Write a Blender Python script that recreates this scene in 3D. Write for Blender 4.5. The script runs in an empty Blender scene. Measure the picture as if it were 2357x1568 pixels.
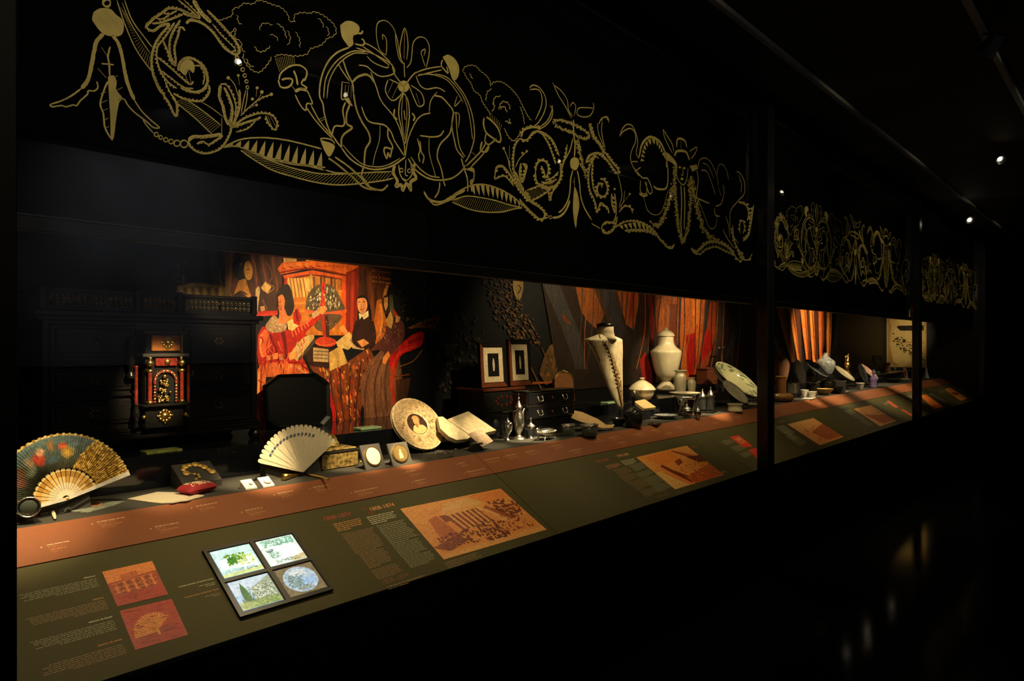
import bpy, bmesh, math, random
from mathutils import Vector, Matrix
random.seed(7)
scene = bpy.context.scene
COL = scene.collection
PI = math.pi
# ------------------------------------------------------------------ camera
CX, HOR, F, VPX = 1178.5, 793.0, 1600.0, 2640.0
YAW = math.atan((VPX - CX) / F)
S_, C_ = math.sin(YAW), math.cos(YAW)
EYE = 1.6
cam_d = bpy.data.cameras.new('camera'); cam = bpy.data.objects.new('camera', cam_d); COL.objects.link(cam)
cam.location = (0, 0, EYE); cam.rotation_euler = (PI/2, 0, -(PI/2 - YAW))
cam_d.sensor_width = 36; cam_d.lens = F/2357*36; cam_d.shift_y = (HOR-784)/2357
cam_d.clip_start = 0.02; cam_d.clip_end = 100
scene.camera = cam
vs = scene.view_settings
vs.view_transform = 'Standard'; vs.look = 'None'; vs.gamma = 1; vs.use_curve_mapping = False
vs.exposure = 0.0
# ------------------------------------------------------------------ world: an unlit museum hall
w = bpy.data.worlds.new('hall_dark'); scene.world = w; w.use_nodes = True
w.node_tree.nodes['Background'].inputs[0].default_value = (0.5, 0.55, 0.6, 1)
w.node_tree.nodes['Background'].inputs[1].default_value = 0.0006
WARM = (1.0, 0.78, 0.45)
def aim(o, target):
    d = Vector(target) - o.location
    o.rotation_euler = d.to_track_quat('-Z', 'Y').to_euler()
def spot(name, loc, target, watts, deg, blend=0.9, col=WARM, r=0.02):
    L = bpy.data.lights.new(name, 'SPOT'); L.energy = watts; L.spot_size = math.radians(deg); L.spot_blend = blend
    L.color = col; L.shadow_soft_size = r
    o = bpy.data.objects.new(name, L); COL.objects.link(o); o.location = loc; aim(o, target); return o
# beams of the spotlights inside the top of the case: (lamp x, y, z), (aim), watts, cone
BEAMS = [
 ((0.48,2.20,2.25),(0.52,2.70,1.03),26,32), ((0.85,2.24,2.25),(0.75,2.30,0.85),6.2,80),
 ((1.22,2.16,2.20),(1.14,3.08,1.40),40,15), ((1.65,2.24,2.25),(1.55,2.40,0.90),5.0,76),
 ((1.45,2.18,2.22),(1.42,2.72,1.03),44,17), ((1.95,2.20,2.34),(2.16,3.45,1.46),29,58),
 ((1.82,2.16,2.22),(1.90,2.70,1.10),36,15), ((2.15,2.16,2.22),(2.12,2.66,1.05),60,11), ((2.62,2.24,2.25),(2.50,2.45,0.95),5.4,76),
 ((2.50,2.16,2.22),(2.48,2.85,1.15),30,17), ((2.90,2.16,2.22),(2.78,2.75,1.08),24,17),
 ((3.75,2.24,2.25),(3.70,2.45,0.95),4.8,80), ((3.32,2.16,2.25),(3.32,3.15,1.42),14,24),
 ((3.25,2.20,2.22),(3.18,2.76,1.08),74,18), ((4.05,2.16,2.30),(4.15,2.75,1.42),17,26), ((4.75,2.18,2.30),(4.70,2.85,1.15),22,22),
 ((5.40,2.16,2.34),(5.60,3.25,1.45),26,26), ((4.25,2.30,2.40),(4.60,3.45,1.50),14,110),
 ((6.10,2.20,2.34),(6.45,3.45,1.60),22,70), ((4.95,2.24,2.25),(5.20,2.45,0.95),5.6,80), ((5.30,2.20,2.25),(5.35,2.72,1.05),50,22),
 ((6.90,2.24,2.25),(7.00,2.50,0.95),6.0,84), ((6.15,2.16,2.30),(6.35,2.85,1.20),24,24),
 ((9.10,2.20,2.34),(9.85,3.45,1.70),60,56), ((7.30,2.18,2.25),(7.45,2.64,1.05),30,22), ((9.90,2.30,2.30),(10.38,3.10,1.32),34,11), ((8.00,2.18,2.25),(8.10,2.75,1.10),40,44),
 ((9.20,2.20,2.25),(9.40,2.62,1.05),26,64), ((10.60,2.20,2.25),(10.90,2.75,1.10),34,60),
 ((12.2,2.30,2.34),(13.6,3.14,1.72),20,34), ((12.2,2.24,2.25),(12.3,2.50,0.95),4,76), ((1.40,2.16,2.15),(1.46,3.10,1.77),9,22),
 ((1.02,2.18,2.22),(1.02,2.70,1.03),13,16), ((9.55,2.62,2.02),(8.6,2.20,0.9),3,50), ((8.75,2.62,2.04),(8.2,2.20,0.9),3,50), ((10.7,2.62,2.04),(9.6,2.20,0.9),3,50),
]
CASE_LIGHT = 5.0
for i, (p, t, wt, dg) in enumerate(BEAMS):
    spot('case_beam', p, t, wt*CASE_LIGHT, dg)
# hall: dim light thrown on the glass from the ceiling track, wash on the wall across the aisle
TRACKS = [(0.55,0.9,60),(2.05,1.9,60),(2.85,3.2,54),(5.27,5.4,66),(7.39,7.8,66),(10.2,10.6,76),(12.6,12.8,76)]
for i, (x, tx, wt) in enumerate(TRACKS):
    spot('track_beam', (x,-0.10,3.36), (tx,2.04,2.40), wt, 62, 1.0, (1.0,0.84,0.52), 0.010)
spot('added_track_fill', (2.4,-0.10,3.30), (4.4,1.70,3.42), 5, 120, 1.0, (1.0,0.9,0.75), 0.05); spot('added_track_fill', (6.0,-0.10,3.30), (9.0,1.70,3.42), 5, 120, 1.0, (1.0,0.9,0.75), 0.05)  # added fill spots with no fixture, there only to brighten the ceiling track
spot('wall_wash', (2.2,-1.6,3.40), (3.0,-3.2,2.5), 60, 120, 1.0, (0.95,0.97,1.0), 0.1)

# ------------------------------------------------------------------ pixel -> place helpers
def ray(u, v):
    a = (u-CX)/F
    return (a*S_ + C_, -a*C_ + S_, (HOR-v)/F)
def on_y(u, v, Y):
    d = ray(u, v); t = Y/d[1]; return Vector((t*d[0], Y, EYE + t*d[2]))
def on_z(u, v, z):
    d = ray(u, v); t = (z-EYE)/d[2]; return Vector((t*d[0], t*d[1], z))
def mpp(p): return (C_*p[0] + S_*p[1])/F
GY = 2.04                                   # front glass
PZ0, PA = 0.709, math.radians(30)           # reading panel: bottom height and slope
PE = Vector((0, math.cos(PA), math.sin(PA))); PN = Vector((0, -math.sin(PA), math.cos(PA)))
T1, T2 = 0.470, 0.638                       # end of olive board / end of orange strip
def on_panel(u, v):                         # -> (x, t) on the sloping board
    d = Vector(ray(u, v)); o = Vector((0, GY, PZ0)); e = Vector((0, 0, EYE))
    k = (o-e).dot(PN)/d.dot(PN); p = e + d*k
    return p.x, (p-o).dot(PE)
def panel_pt(x, t, h=0.0): return Vector((x, GY, PZ0)) + PE*t + PN*h
SZ = PZ0 + T2*math.sin(PA)                  # shelf height 1.028
SY0 = GY + T2*math.cos(PA)                  # shelf front edge
SY1, PLZ, MY = 2.912, 1.16, 3.45            # riser, platform height, mural

# ------------------------------------------------------------------ materials
def lin(c):
    return tuple(((x/255)/12.92 if x/255 <= 0.04045 else ((x/255+0.055)/1.055)**2.4) for x in c)
MATS = {}
def mat(name, col, rough=0.5, metal=0.0, noise=0.0, nscale=40, bump=0.0, spec=0.5, stretch=None, emit=None, es=1.0, trans=0.0, attr=False, coat=0.0, col2=None):
    if name in MATS: return MATS[name]
    m = bpy.data.materials.new(name); m.use_nodes = True; nt = m.node_tree; b = nt.nodes['Principled BSDF']
    c = (*col, 1)
    b.inputs['Base Color'].default_value = c; b.inputs['Roughness'].default_value = rough; b.inputs['Metallic'].default_value = metal
    b.inputs['Specular IOR Level'].default_value = spec; b.inputs['Coat Weight'].default_value = coat
    if trans: b.inputs['Transmission Weight'].default_value = trans
    N = nt.nodes.new; LK = nt.links.new
    src = None
    if attr:
        a = N('ShaderNodeAttribute'); a.attribute_name = 'Col'; src = a.outputs['Color']
    if noise or bump:
        tc = N('ShaderNodeTexCoord'); mp = N('ShaderNodeMapping'); LK(tc.outputs['Object'], mp.inputs[0])
        if stretch: mp.inputs['Scale'].default_value = stretch
        nz = N('ShaderNodeTexNoise'); nz.inputs['Scale'].default_value = nscale; nz.inputs['Detail'].default_value = 5; LK(mp.outputs[0], nz.inputs[0])
        if noise:
            if col2 is not None:
                rp = N('ShaderNodeValToRGB'); rp.color_ramp.elements[0].color = c; rp.color_ramp.elements[1].color = (*col2, 1)
                rp.color_ramp.elements[0].position = 0.5-0.5*(1-noise); rp.color_ramp.elements[1].position = 0.5+0.5*(1-noise)
                LK(nz.outputs[0], rp.inputs[0]); LK(rp.outputs[0], b.inputs['Base Color'])
            else:
                mr = N('ShaderNodeMapRange'); mr.inputs[1].default_value = 0.3; mr.inputs[2].default_value = 0.7
                mr.inputs[3].default_value = 1-noise; mr.inputs[4].default_value = 1+noise; LK(nz.outputs[0], mr.inputs[0])
                mx = N('ShaderNodeMix'); mx.data_type = 'RGBA'; mx.blend_type = 'MULTIPLY'; mx.inputs[0].default_value = 1
                if src: LK(src, mx.inputs[6])
                else: mx.inputs[6].default_value = c
                LK(mr.outputs[0], mx.inputs[7]); src = mx.outputs[2]
        if bump:
            bp = N('ShaderNodeBump'); bp.inputs['Strength'].default_value = bump; bp.inputs['Distance'].default_value = 0.004
            LK(nz.outputs[0], bp.inputs['Height']); LK(bp.outputs[0], b.inputs['Normal'])
    if src: LK(src, b.inputs['Base Color'])
    if emit is not None:
        b.inputs['Emission Strength'].default_value = es
        if emit == 'col': LK(src, b.inputs['Emission Color'])
        else: b.inputs['Emission Color'].default_value = (*emit, 1)
    MATS[name] = m; return m
def glass_mat(name, tint=(1,1,1), ior=1.5):
    if name in MATS: return MATS[name]
    m = bpy.data.materials.new(name); m.use_nodes = True; nt = m.node_tree; nt.nodes.clear()
    out = nt.nodes.new('ShaderNodeOutputMaterial'); mx = nt.nodes.new('ShaderNodeMixShader'); fr = nt.nodes.new('ShaderNodeFresnel')
    tr = nt.nodes.new('ShaderNodeBsdfTransparent'); gl = nt.nodes.new('ShaderNodeBsdfGlossy')
    ge = nt.nodes.new('ShaderNodeNewGeometry'); mr = nt.nodes.new('ShaderNodeMapRange')      # same reflectance on both faces of the sheet
    mr.inputs[3].default_value = ior; mr.inputs[4].default_value = 1/ior; nt.links.new(ge.outputs['Backfacing'], mr.inputs[0]); nt.links.new(mr.outputs[0], fr.inputs[0])
    tr.inputs[0].default_value = (*tint, 1); gl.inputs['Roughness'].default_value = 0.0
    nt.links.new(fr.outputs[0], mx.inputs[0]); nt.links.new(tr.outputs[0], mx.inputs[1]); nt.links.new(gl.outputs[0], mx.inputs[2]); nt.links.new(mx.outputs[0], out.inputs[0])
    MATS[name] = m; return m

# ------------------------------------------------------------------ mesh builder
class MB:
    def __init__(s): s.v = []; s.f = []; s.c = []; s.col = (1,1,1)
    def add(s, vs_, fs_):
        o = len(s.v); s.v += [tuple(p) for p in vs_]
        for f in fs_: s.f.append([i+o for i in f]); s.c.append(s.col)
        return s
    def box(s, x0, x1, y0, y1, z0, z1, M=None):
        p = [Vector(q) for q in ((x0,y0,z0),(x1,y0,z0),(x1,y1,z0),(x0,y1,z0),(x0,y0,z1),(x1,y0,z1),(x1,y1,z1),(x0,y1,z1))]
        if M: p = [M@q for q in p]
        return s.add(p, [(0,3,2,1),(4,5,6,7),(0,1,5,4),(1,2,6,5),(2,3,7,6),(3,0,4,7)])
    def bbox(s, x0, x1, y0, y1, z0, z1, b=0.004, M=None):       # box with chamfered edges
        bm = bmesh.new(); bmesh.ops.create_cube(bm, size=1)
        for q in bm.verts: q.co = Vector((x0+(q.co.x+.5)*(x1-x0), y0+(q.co.y+.5)*(y1-y0), z0+(q.co.z+.5)*(z1-z0)))
        bmesh.ops.bevel(bm, geom=bm.edges[:], offset=b, segments=1, affect='EDGES')
        bm.verts.index_update()
        vs_ = [(M@q.co if M else q.co.copy()) for q in bm.verts]; fs_ = [[q.index for q in f.verts] for f in bm.faces]; bm.free()
        return s.add(vs_, fs_)
    def lathe(s, prof, n=24, M=None, sy=1.0, close=True):
        vs_ = []; fs_ = []
        for r, z in prof:
            for i in range(n):
                a = 2*PI*i/n; p = Vector((r*math.cos(a), sy*r*math.sin(a), z)); vs_.append(M@p if M else p)
        for j in range(len(prof)-1):
            for i in range(n):
                k = (i+1) % n; fs_.append((j*n+i, j*n+k, (j+1)*n+k, (j+1)*n+i))
        if close: fs_.append(tuple(range(n-1,-1,-1))); fs_.append(tuple((len(prof)-1)*n+i for i in range(n)))
        return s.add(vs_, fs_)
    def tube(s, path, r, n=8, closed=False):
        pts = [Vector(p) for p in path]; rs = r if isinstance(r, (list, tuple)) else [r]*len(pts); vs_ = []; fs_ = []
        m = len(pts)
        for j, p in enumerate(pts):
            if closed: t = pts[(j+1) % m]-pts[j-1]
            else: t = pts[min(j+1, m-1)]-pts[max(j-1, 0)]
            t.normalize(); up = Vector((0,0,1)) if abs(t.z) < .9 else Vector((0,1,0))
            a = t.cross(up).normalized(); b = t.cross(a)
            for i in range(n):
                q = 2*PI*i/n; vs_.append(p+(a*math.cos(q)+b*math.sin(q))*rs[j])
        for j in range(m if closed else m-1):
            for i in range(n):
                k = (i+1) % n; j2 = (j+1) % m; fs_.append((j*n+i, j*n+k, j2*n+k, j2*n+i))
        if not closed: fs_.append(tuple(range(n-1,-1,-1))); fs_.append(tuple((m-1)*n+i for i in range(n)))
        return s.add(vs_, fs_)
    def ball(s, c, r, n=10, sx=1, sy=1, sz=1):
        m = max(5, n//2+1)
        prof = [(max(1e-4, r*math.sin(PI*j/m)), -r*math.cos(PI*j/m)) for j in range(m+1)]
        M = Matrix.Translation(c) @ Matrix.Diagonal((sx, sy, sz, 1)); return s.lathe(prof, n, M)
    def prism(s, pts, fr, h0, h1):                                # outline (a,b) on frame (origin,e1,e2,n), extruded h0..h1
        o, e1, e2, nn = fr; k = len(pts)
        vs_ = [o+e1*a+e2*b+nn*h0 for a, b in pts]+[o+e1*a+e2*b+nn*h1 for a, b in pts]
        fs_ = [tuple(range(k-1,-1,-1)), tuple(range(k, 2*k))]+[(i, (i+1) % k, k+(i+1) % k, k+i) for i in range(k)]
        return s.add(vs_, fs_)
    def flat(s, pts): return s.add(pts, [tuple(range(len(pts)))])
    def build(s, name, m, parent=None, smooth=False, recalc=True):
        me = bpy.data.meshes.new(name); me.from_pydata(s.v, [], s.f); me.update()
        if recalc:
            bm = bmesh.new(); bm.from_mesh(me); bmesh.ops.recalc_face_normals(bm, faces=bm.faces[:]); bm.to_mesh(me); bm.free()
        at = me.color_attributes.new('Col', 'FLOAT_COLOR', 'CORNER')
        k = 0
        buf = []
        for p in me.polygons:
            cc = s.c[p.index]
            for _ in range(p.loop_total): buf += [cc[0], cc[1], cc[2], 1.0]
        at.data.foreach_set('color', buf)
        if smooth: me.polygons.foreach_set('use_smooth', [True]*len(me.polygons))
        me.materials.append(m)
        o = bpy.data.objects.new(name, me); COL.objects.link(o)
        if parent: o.parent = parent
        return o
def thing(name, label, cat, loc=(0,0,0), rz=0, group=None):
    o = bpy.data.objects.new(name, None); COL.objects.link(o); o.location = loc; o.rotation_euler = (0,0,rz); o.empty_display_size = 0.05
    return tag(o, label, cat, group)
def tag(o, label, cat, group=None):
    o['label'] = label; o['category'] = cat
    if group: o['group'] = group
    return o
def struct(o, label=None):
    o['kind'] = 'structure'
    if label: o['label'] = label
    return o
def sm(pts, n=5):                       # Catmull-Rom
    if len(pts) < 3: return pts
    out = []
    for i in range(len(pts)-1):
        p0 = pts[max(i-1,0)]; p1 = pts[i]; p2 = pts[i+1]; p3 = pts[min(i+2, len(pts)-1)]
        for k in range(n):
            t = k/n
            out.append(tuple(0.5*((2*b)+(-a+c)*t+(2*a-5*b+4*c-d)*t*t+(-a+3*b-3*c+d)*t**3) for a, b, c, d in zip(p0, p1, p2, p3)))
    out.append(tuple(pts[-1])); return out

M_black = mat('black_lacquer', (0.006,0.006,0.007), 0.28)
M_matte = mat('black_matte', (0.004,0.004,0.004), 0.8, spec=0.2)
M_post = mat('post_black', (0.010,0.010,0.012), 0.22, spec=0.6)
M_case = mat('case_felt', (0.060,0.057,0.044), 0.75, noise=0.2, nscale=300, spec=0.2)
M_plat = mat('platform_gloss', (0.008,0.009,0.011), 0.10, spec=0.7)
M_glass = glass_mat('clear_glass')

# ------------------------------------------------------------------ the hall
X0, X1 = 0.422, 13.605
def wall(name, x0, x1, y0, y1, z0, z1, m, label): return struct(MB().box(x0,x1,y0,y1,z0,z1).build(name, m), label)
M_floor = mat('floor_gloss', (0.006,0.006,0.007), 0.10, bump=0.10, nscale=2.2, spec=0.5)
wall('floor', -4, 26, -3.2, 3.6, -0.1, 0.0, M_floor, 'dark polished floor of the hall')
wall('ceiling', -4, 26, -3.2, 3.6, 3.45, 3.55, mat('ceiling_dark', (0.012,0.012,0.013), 0.7), 'dark ceiling')
wall('wall_back', -4, 26, 3.50, 3.60, 0.0, 3.45, M_matte, 'black wall behind the case')
wall('wall_front', -4, 26, -3.3, -3.2, 0.0, 3.45, mat('aisle_wall', (0.02,0.02,0.022), 0.8), 'dark wall across the aisle')
wall('wall_left', -4.1, -4.0, -3.2, 3.6, 0.0, 3.45, M_matte, 'black wall behind the viewer')
wall('wall_right', 26, 26.1, -3.2, 3.6, 0.0, 3.45, M_matte, 'black wall at the far end')
tag(MB().bbox(0.6,6.2,-3.2,-3.17,1.40,3.40).build('wall_panel', mat('aisle_panel', (0.33,0.34,0.36), 0.8, noise=0.4, nscale=1.5)), 'grey panel on the wall across the aisle, seen mirrored in the glass', 'panel')
# ------------------------------------------------------------------ the long case
tag(MB().box(X0,X1+0.1,GY+0.032,3.46,0.06,PZ0-0.012).build('case_plinth', M_matte), 'black plinth under the long display case', 'plinth')
tag(MB().box(X0,X1+0.08,GY+0.06,3.45,0.0,0.06).build('toe_kick', M_matte), 'recessed black base strip below the case plinth', 'base')
tag(MB().bbox(X0,X1+0.04,SY0+0.004,SY1,SZ-0.02,SZ,0.003).build('display_shelf', M_case), 'dark felt shelf along the front of the case', 'shelf')
tag(MB().bbox(X0,X1+0.04,SY1,MY-0.006,SZ-0.02,PLZ,0.003).build('display_platform', M_plat), 'glossy black raised platform along the back of the case', 'platform')
tag(MB().box(X0,X1+0.1,GY+0.05,3.46,3.29,3.31).build('case_canopy', M_matte), 'black canopy over the display case', 'canopy')
tag(MB().bbox(0.13,X0,GY-0.08,3.46,0.0,3.3,0.003).build('end_pier', mat('pier_black', (0.0015,0.0015,0.0015), 0.6, spec=0.12)), 'black end pier closing the near end of the case', 'pier')
posts = ['between the nearest bay and the middle bay', 'between the middle bay and the far bay', 'at the far end of the case']
for i in range(3):
    x = 4.805 + 4.4*i
    tag(MB().bbox(x, x+0.115, GY-0.08, GY, 0.0, 3.3, 0.003).build('case_post', M_post), 'glossy black upright post '+posts[i], 'post', 'posts of the case')
tag(MB().box(X1+0.04, X1+0.1, GY+0.03, 3.46, PZ0, 3.28).build('case_end_wall', mat('end_wall', (0.03,0.03,0.034), 0.5)), 'dark end wall of the case beyond the last post', 'wall')
bays = [(X0, 4.805, 'nearest'), (4.92, 9.205, 'middle'), (9.32, X1, 'far')]
for i, (a, b, nm) in enumerate(bays):
    struct(MB().box(a, b, GY-0.006, GY, PZ0-0.012, 3.30).build('window_%d' % (i+1), M_glass), 'clear glass front of the %s bay' % nm)
    t = thing('fascia', 'black fascia above the opening of the %s bay' % nm, 'fascia', group='fascias')
    MB().box(a, b, GY+0.03, GY+0.045, 1.92, 3.28).build('board', mat('fascia_black', (0.0012,0.0012,0.0013), 0.9, spec=0.03), t)
    MB().bbox(a, b, GY+0.012, GY+0.055, 1.885, 1.921, 0.003).build('edge_rail', mat('rail_black', (0.0015,0.0015,0.0016), 0.5, spec=0.12), t); MB().bbox(a, b, GY+0.010, GY+0.016, 1.9215, 1.9245, 0.0008).build('edge_bead', mat('bead_grey', (0.03,0.03,0.032), 0.4), t)
# ------------------------------------------------------------------ gilded line frieze printed on the back of the glass
CROP = {'A': (0,0,3.683), 'B': (480,0,3.267), 'C': (1040,120,3.015)}
FY = GY + 0.012
def fz(crop, x, y):
    ox, oy, k = CROP[crop]; p = on_y(ox+x/k, oy+y/k, FY); return (p.x, p.z), mpp(p)/k
def P_(s): return [tuple(float(q) for q in t.split(',')) for t in s.split()]
def ribbon(mb, crop, w, pts, closed=False, smooth=True, rough=0.30):
    if smooth: pts = sm(pts + ([pts[0]] if closed else []), 8 if w >= 9 else 4)
    q = [fz(crop, *p) for p in pts]; L = []; R = []
    for i, ((x, z), k) in enumerate(q):
        a = q[max(i-1,0)][0]; b = q[min(i+1,len(q)-1)][0]
        dx, dz = b[0]-a[0], b[1]-a[1]; l = math.hypot(dx, dz) or 1; h = w*k*0.5; e = min(1, (min(i, len(q)-1-i)+1.2)/3)
        h1, h2 = [h*e*(1-rough*.5+rough*random.random()) for _ in (0,1)]
        L.append((x-dz/l*h1, FY, z+dx/l*h1)); R.append((x+dz/l*h2, FY, z-dx/l*h2))
    n = len(q); mb.add(L+R, [(i, i+1, n+i+1, n+i) for i in range(n-1)])
def teeth(mb, crop, w, pts, side, step=26, ln=1.5):
    n = max(3, int(sum(math.hypot(b[0]-a[0], b[1]-a[1]) for a, b in zip(pts, pts[1:]))/step)); q = resample(pts, n)
    for i in range(1, n-1):
        dx, dy = q[i+1][0]-q[i-1][0], q[i+1][1]-q[i-1][1]; l = math.hypot(dx, dy) or 1; dx /= l; dy /= l; nx, ny = -dy*side, dx*side; L = w*ln*random.uniform(.7,1.2)+5
        p = q[i]; L *= .62
        mb.flat([(fz(crop,*c)[0][0], FY, fz(crop,*c)[0][1]) for c in ((p[0]-dx*11, p[1]-dy*11), (p[0]-dx*4+nx*L*.75, p[1]-dy*4+ny*L*.75), (p[0]+dx*5+nx*L*1.05, p[1]+dy*5+ny*L*1.05), (p[0]+dx*13+nx*L*.85, p[1]+dy*13+ny*L*.85), (p[0]+dx*11, p[1]+dy*11))])
def garland(mb, crop, w, pts):
    n = max(4, int(sum(math.hypot(b[0]-a[0], b[1]-a[1]) for a, b in zip(pts, pts[1:]))/(w*.42))); q = resample(pts, n)
    for i, p in enumerate(q):
        for _ in range(3): dot(mb, crop, p[0]+random.uniform(-.5,.5)*w, p[1]+random.uniform(-.45,.45)*w, w*random.uniform(.10,.22))
        ring(mb, crop, p[0]+random.uniform(-.3,.3)*w, p[1]+random.uniform(-.3,.3)*w, w*random.uniform(.18,.28), w*.12)
def scallop(pts, amp, per):
    L = sum(math.hypot(b[0]-a[0], b[1]-a[1]) for a, b in zip(pts, pts[1:])); n = max(8, int(L/(per/6))); q = resample(pts, n); out = []
    for i, p in enumerate(q):
        a, b = q[max(0,i-1)], q[min(n-1,i+1)]; dx, dy = b[0]-a[0], b[1]-a[1]; l = math.hypot(dx, dy) or 1; k = amp*abs(math.sin(PI*i/6)); out.append((p[0]+dy/l*k, p[1]-dx/l*k))
    return out
def fill(mb, crop, pts):
    if len(pts) > 5: pts = sm(pts+[pts[0]], 3)[:-1]
    mb.flat([(fz(crop,*p)[0][0], FY, fz(crop,*p)[0][1]) for p in pts])
def ring(mb, crop, cx, cy, r, w): ribbon(mb, crop, w, [(cx+r*math.cos(a*PI/5), cy+r*math.sin(a*PI/5)) for a in range(11)], smooth=False)
def dot(mb, crop, cx, cy, r): fill(mb, crop, [(cx+r*math.cos(a*PI/4), cy+r*math.sin(a*PI/4)) for a in range(8)])
def resample(pts, n):
    pts = sm(pts, 6); d = [0]
    for a, b in zip(pts, pts[1:]): d.append(d[-1]+math.hypot(b[0]-a[0], b[1]-a[1]))
    out = []
    for i in range(n):
        t = d[-1]*i/(n-1); j = 0
        while j < len(d)-2 and d[j+1] < t: j += 1
        k = (t-d[j])/((d[j+1]-d[j]) or 1); out.append((pts[j][0]+(pts[j+1][0]-pts[j][0])*k, pts[j][1]+(pts[j+1][1]-pts[j][1])*k))
    return out
def hatch(mb, crop, w, a, b, n, slant=0, cut=1.0):
    A = resample(a, n); B = resample(b, n)
    if w >= 12:                                              # leaf lobes
        for i in range(n-1):
            p, p2, q = A[i], A[i+1], B[min(n-1, i+1)]; m = (p[0]+(p2[0]-p[0])*.75, p[1]+(p2[1]-p[1])*.75)
            tip = (m[0]+(q[0]-m[0])*.85, m[1]+(q[1]-m[1])*.85); mid = ((p[0]+tip[0])/2, (p[1]+tip[1])/2)
            fill(mb, crop, [p, (mid[0]-3, mid[1]), tip, ((m[0]+tip[0])/2+2, (m[1]+tip[1])/2), m])
        return
    for i in range(n-slant):
        p, q = A[i], B[i+slant]; q = (p[0]+(q[0]-p[0])*cut, p[1]+(q[1]-p[1])*cut); ribbon(mb, crop, w, [p, q], smooth=False)
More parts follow.
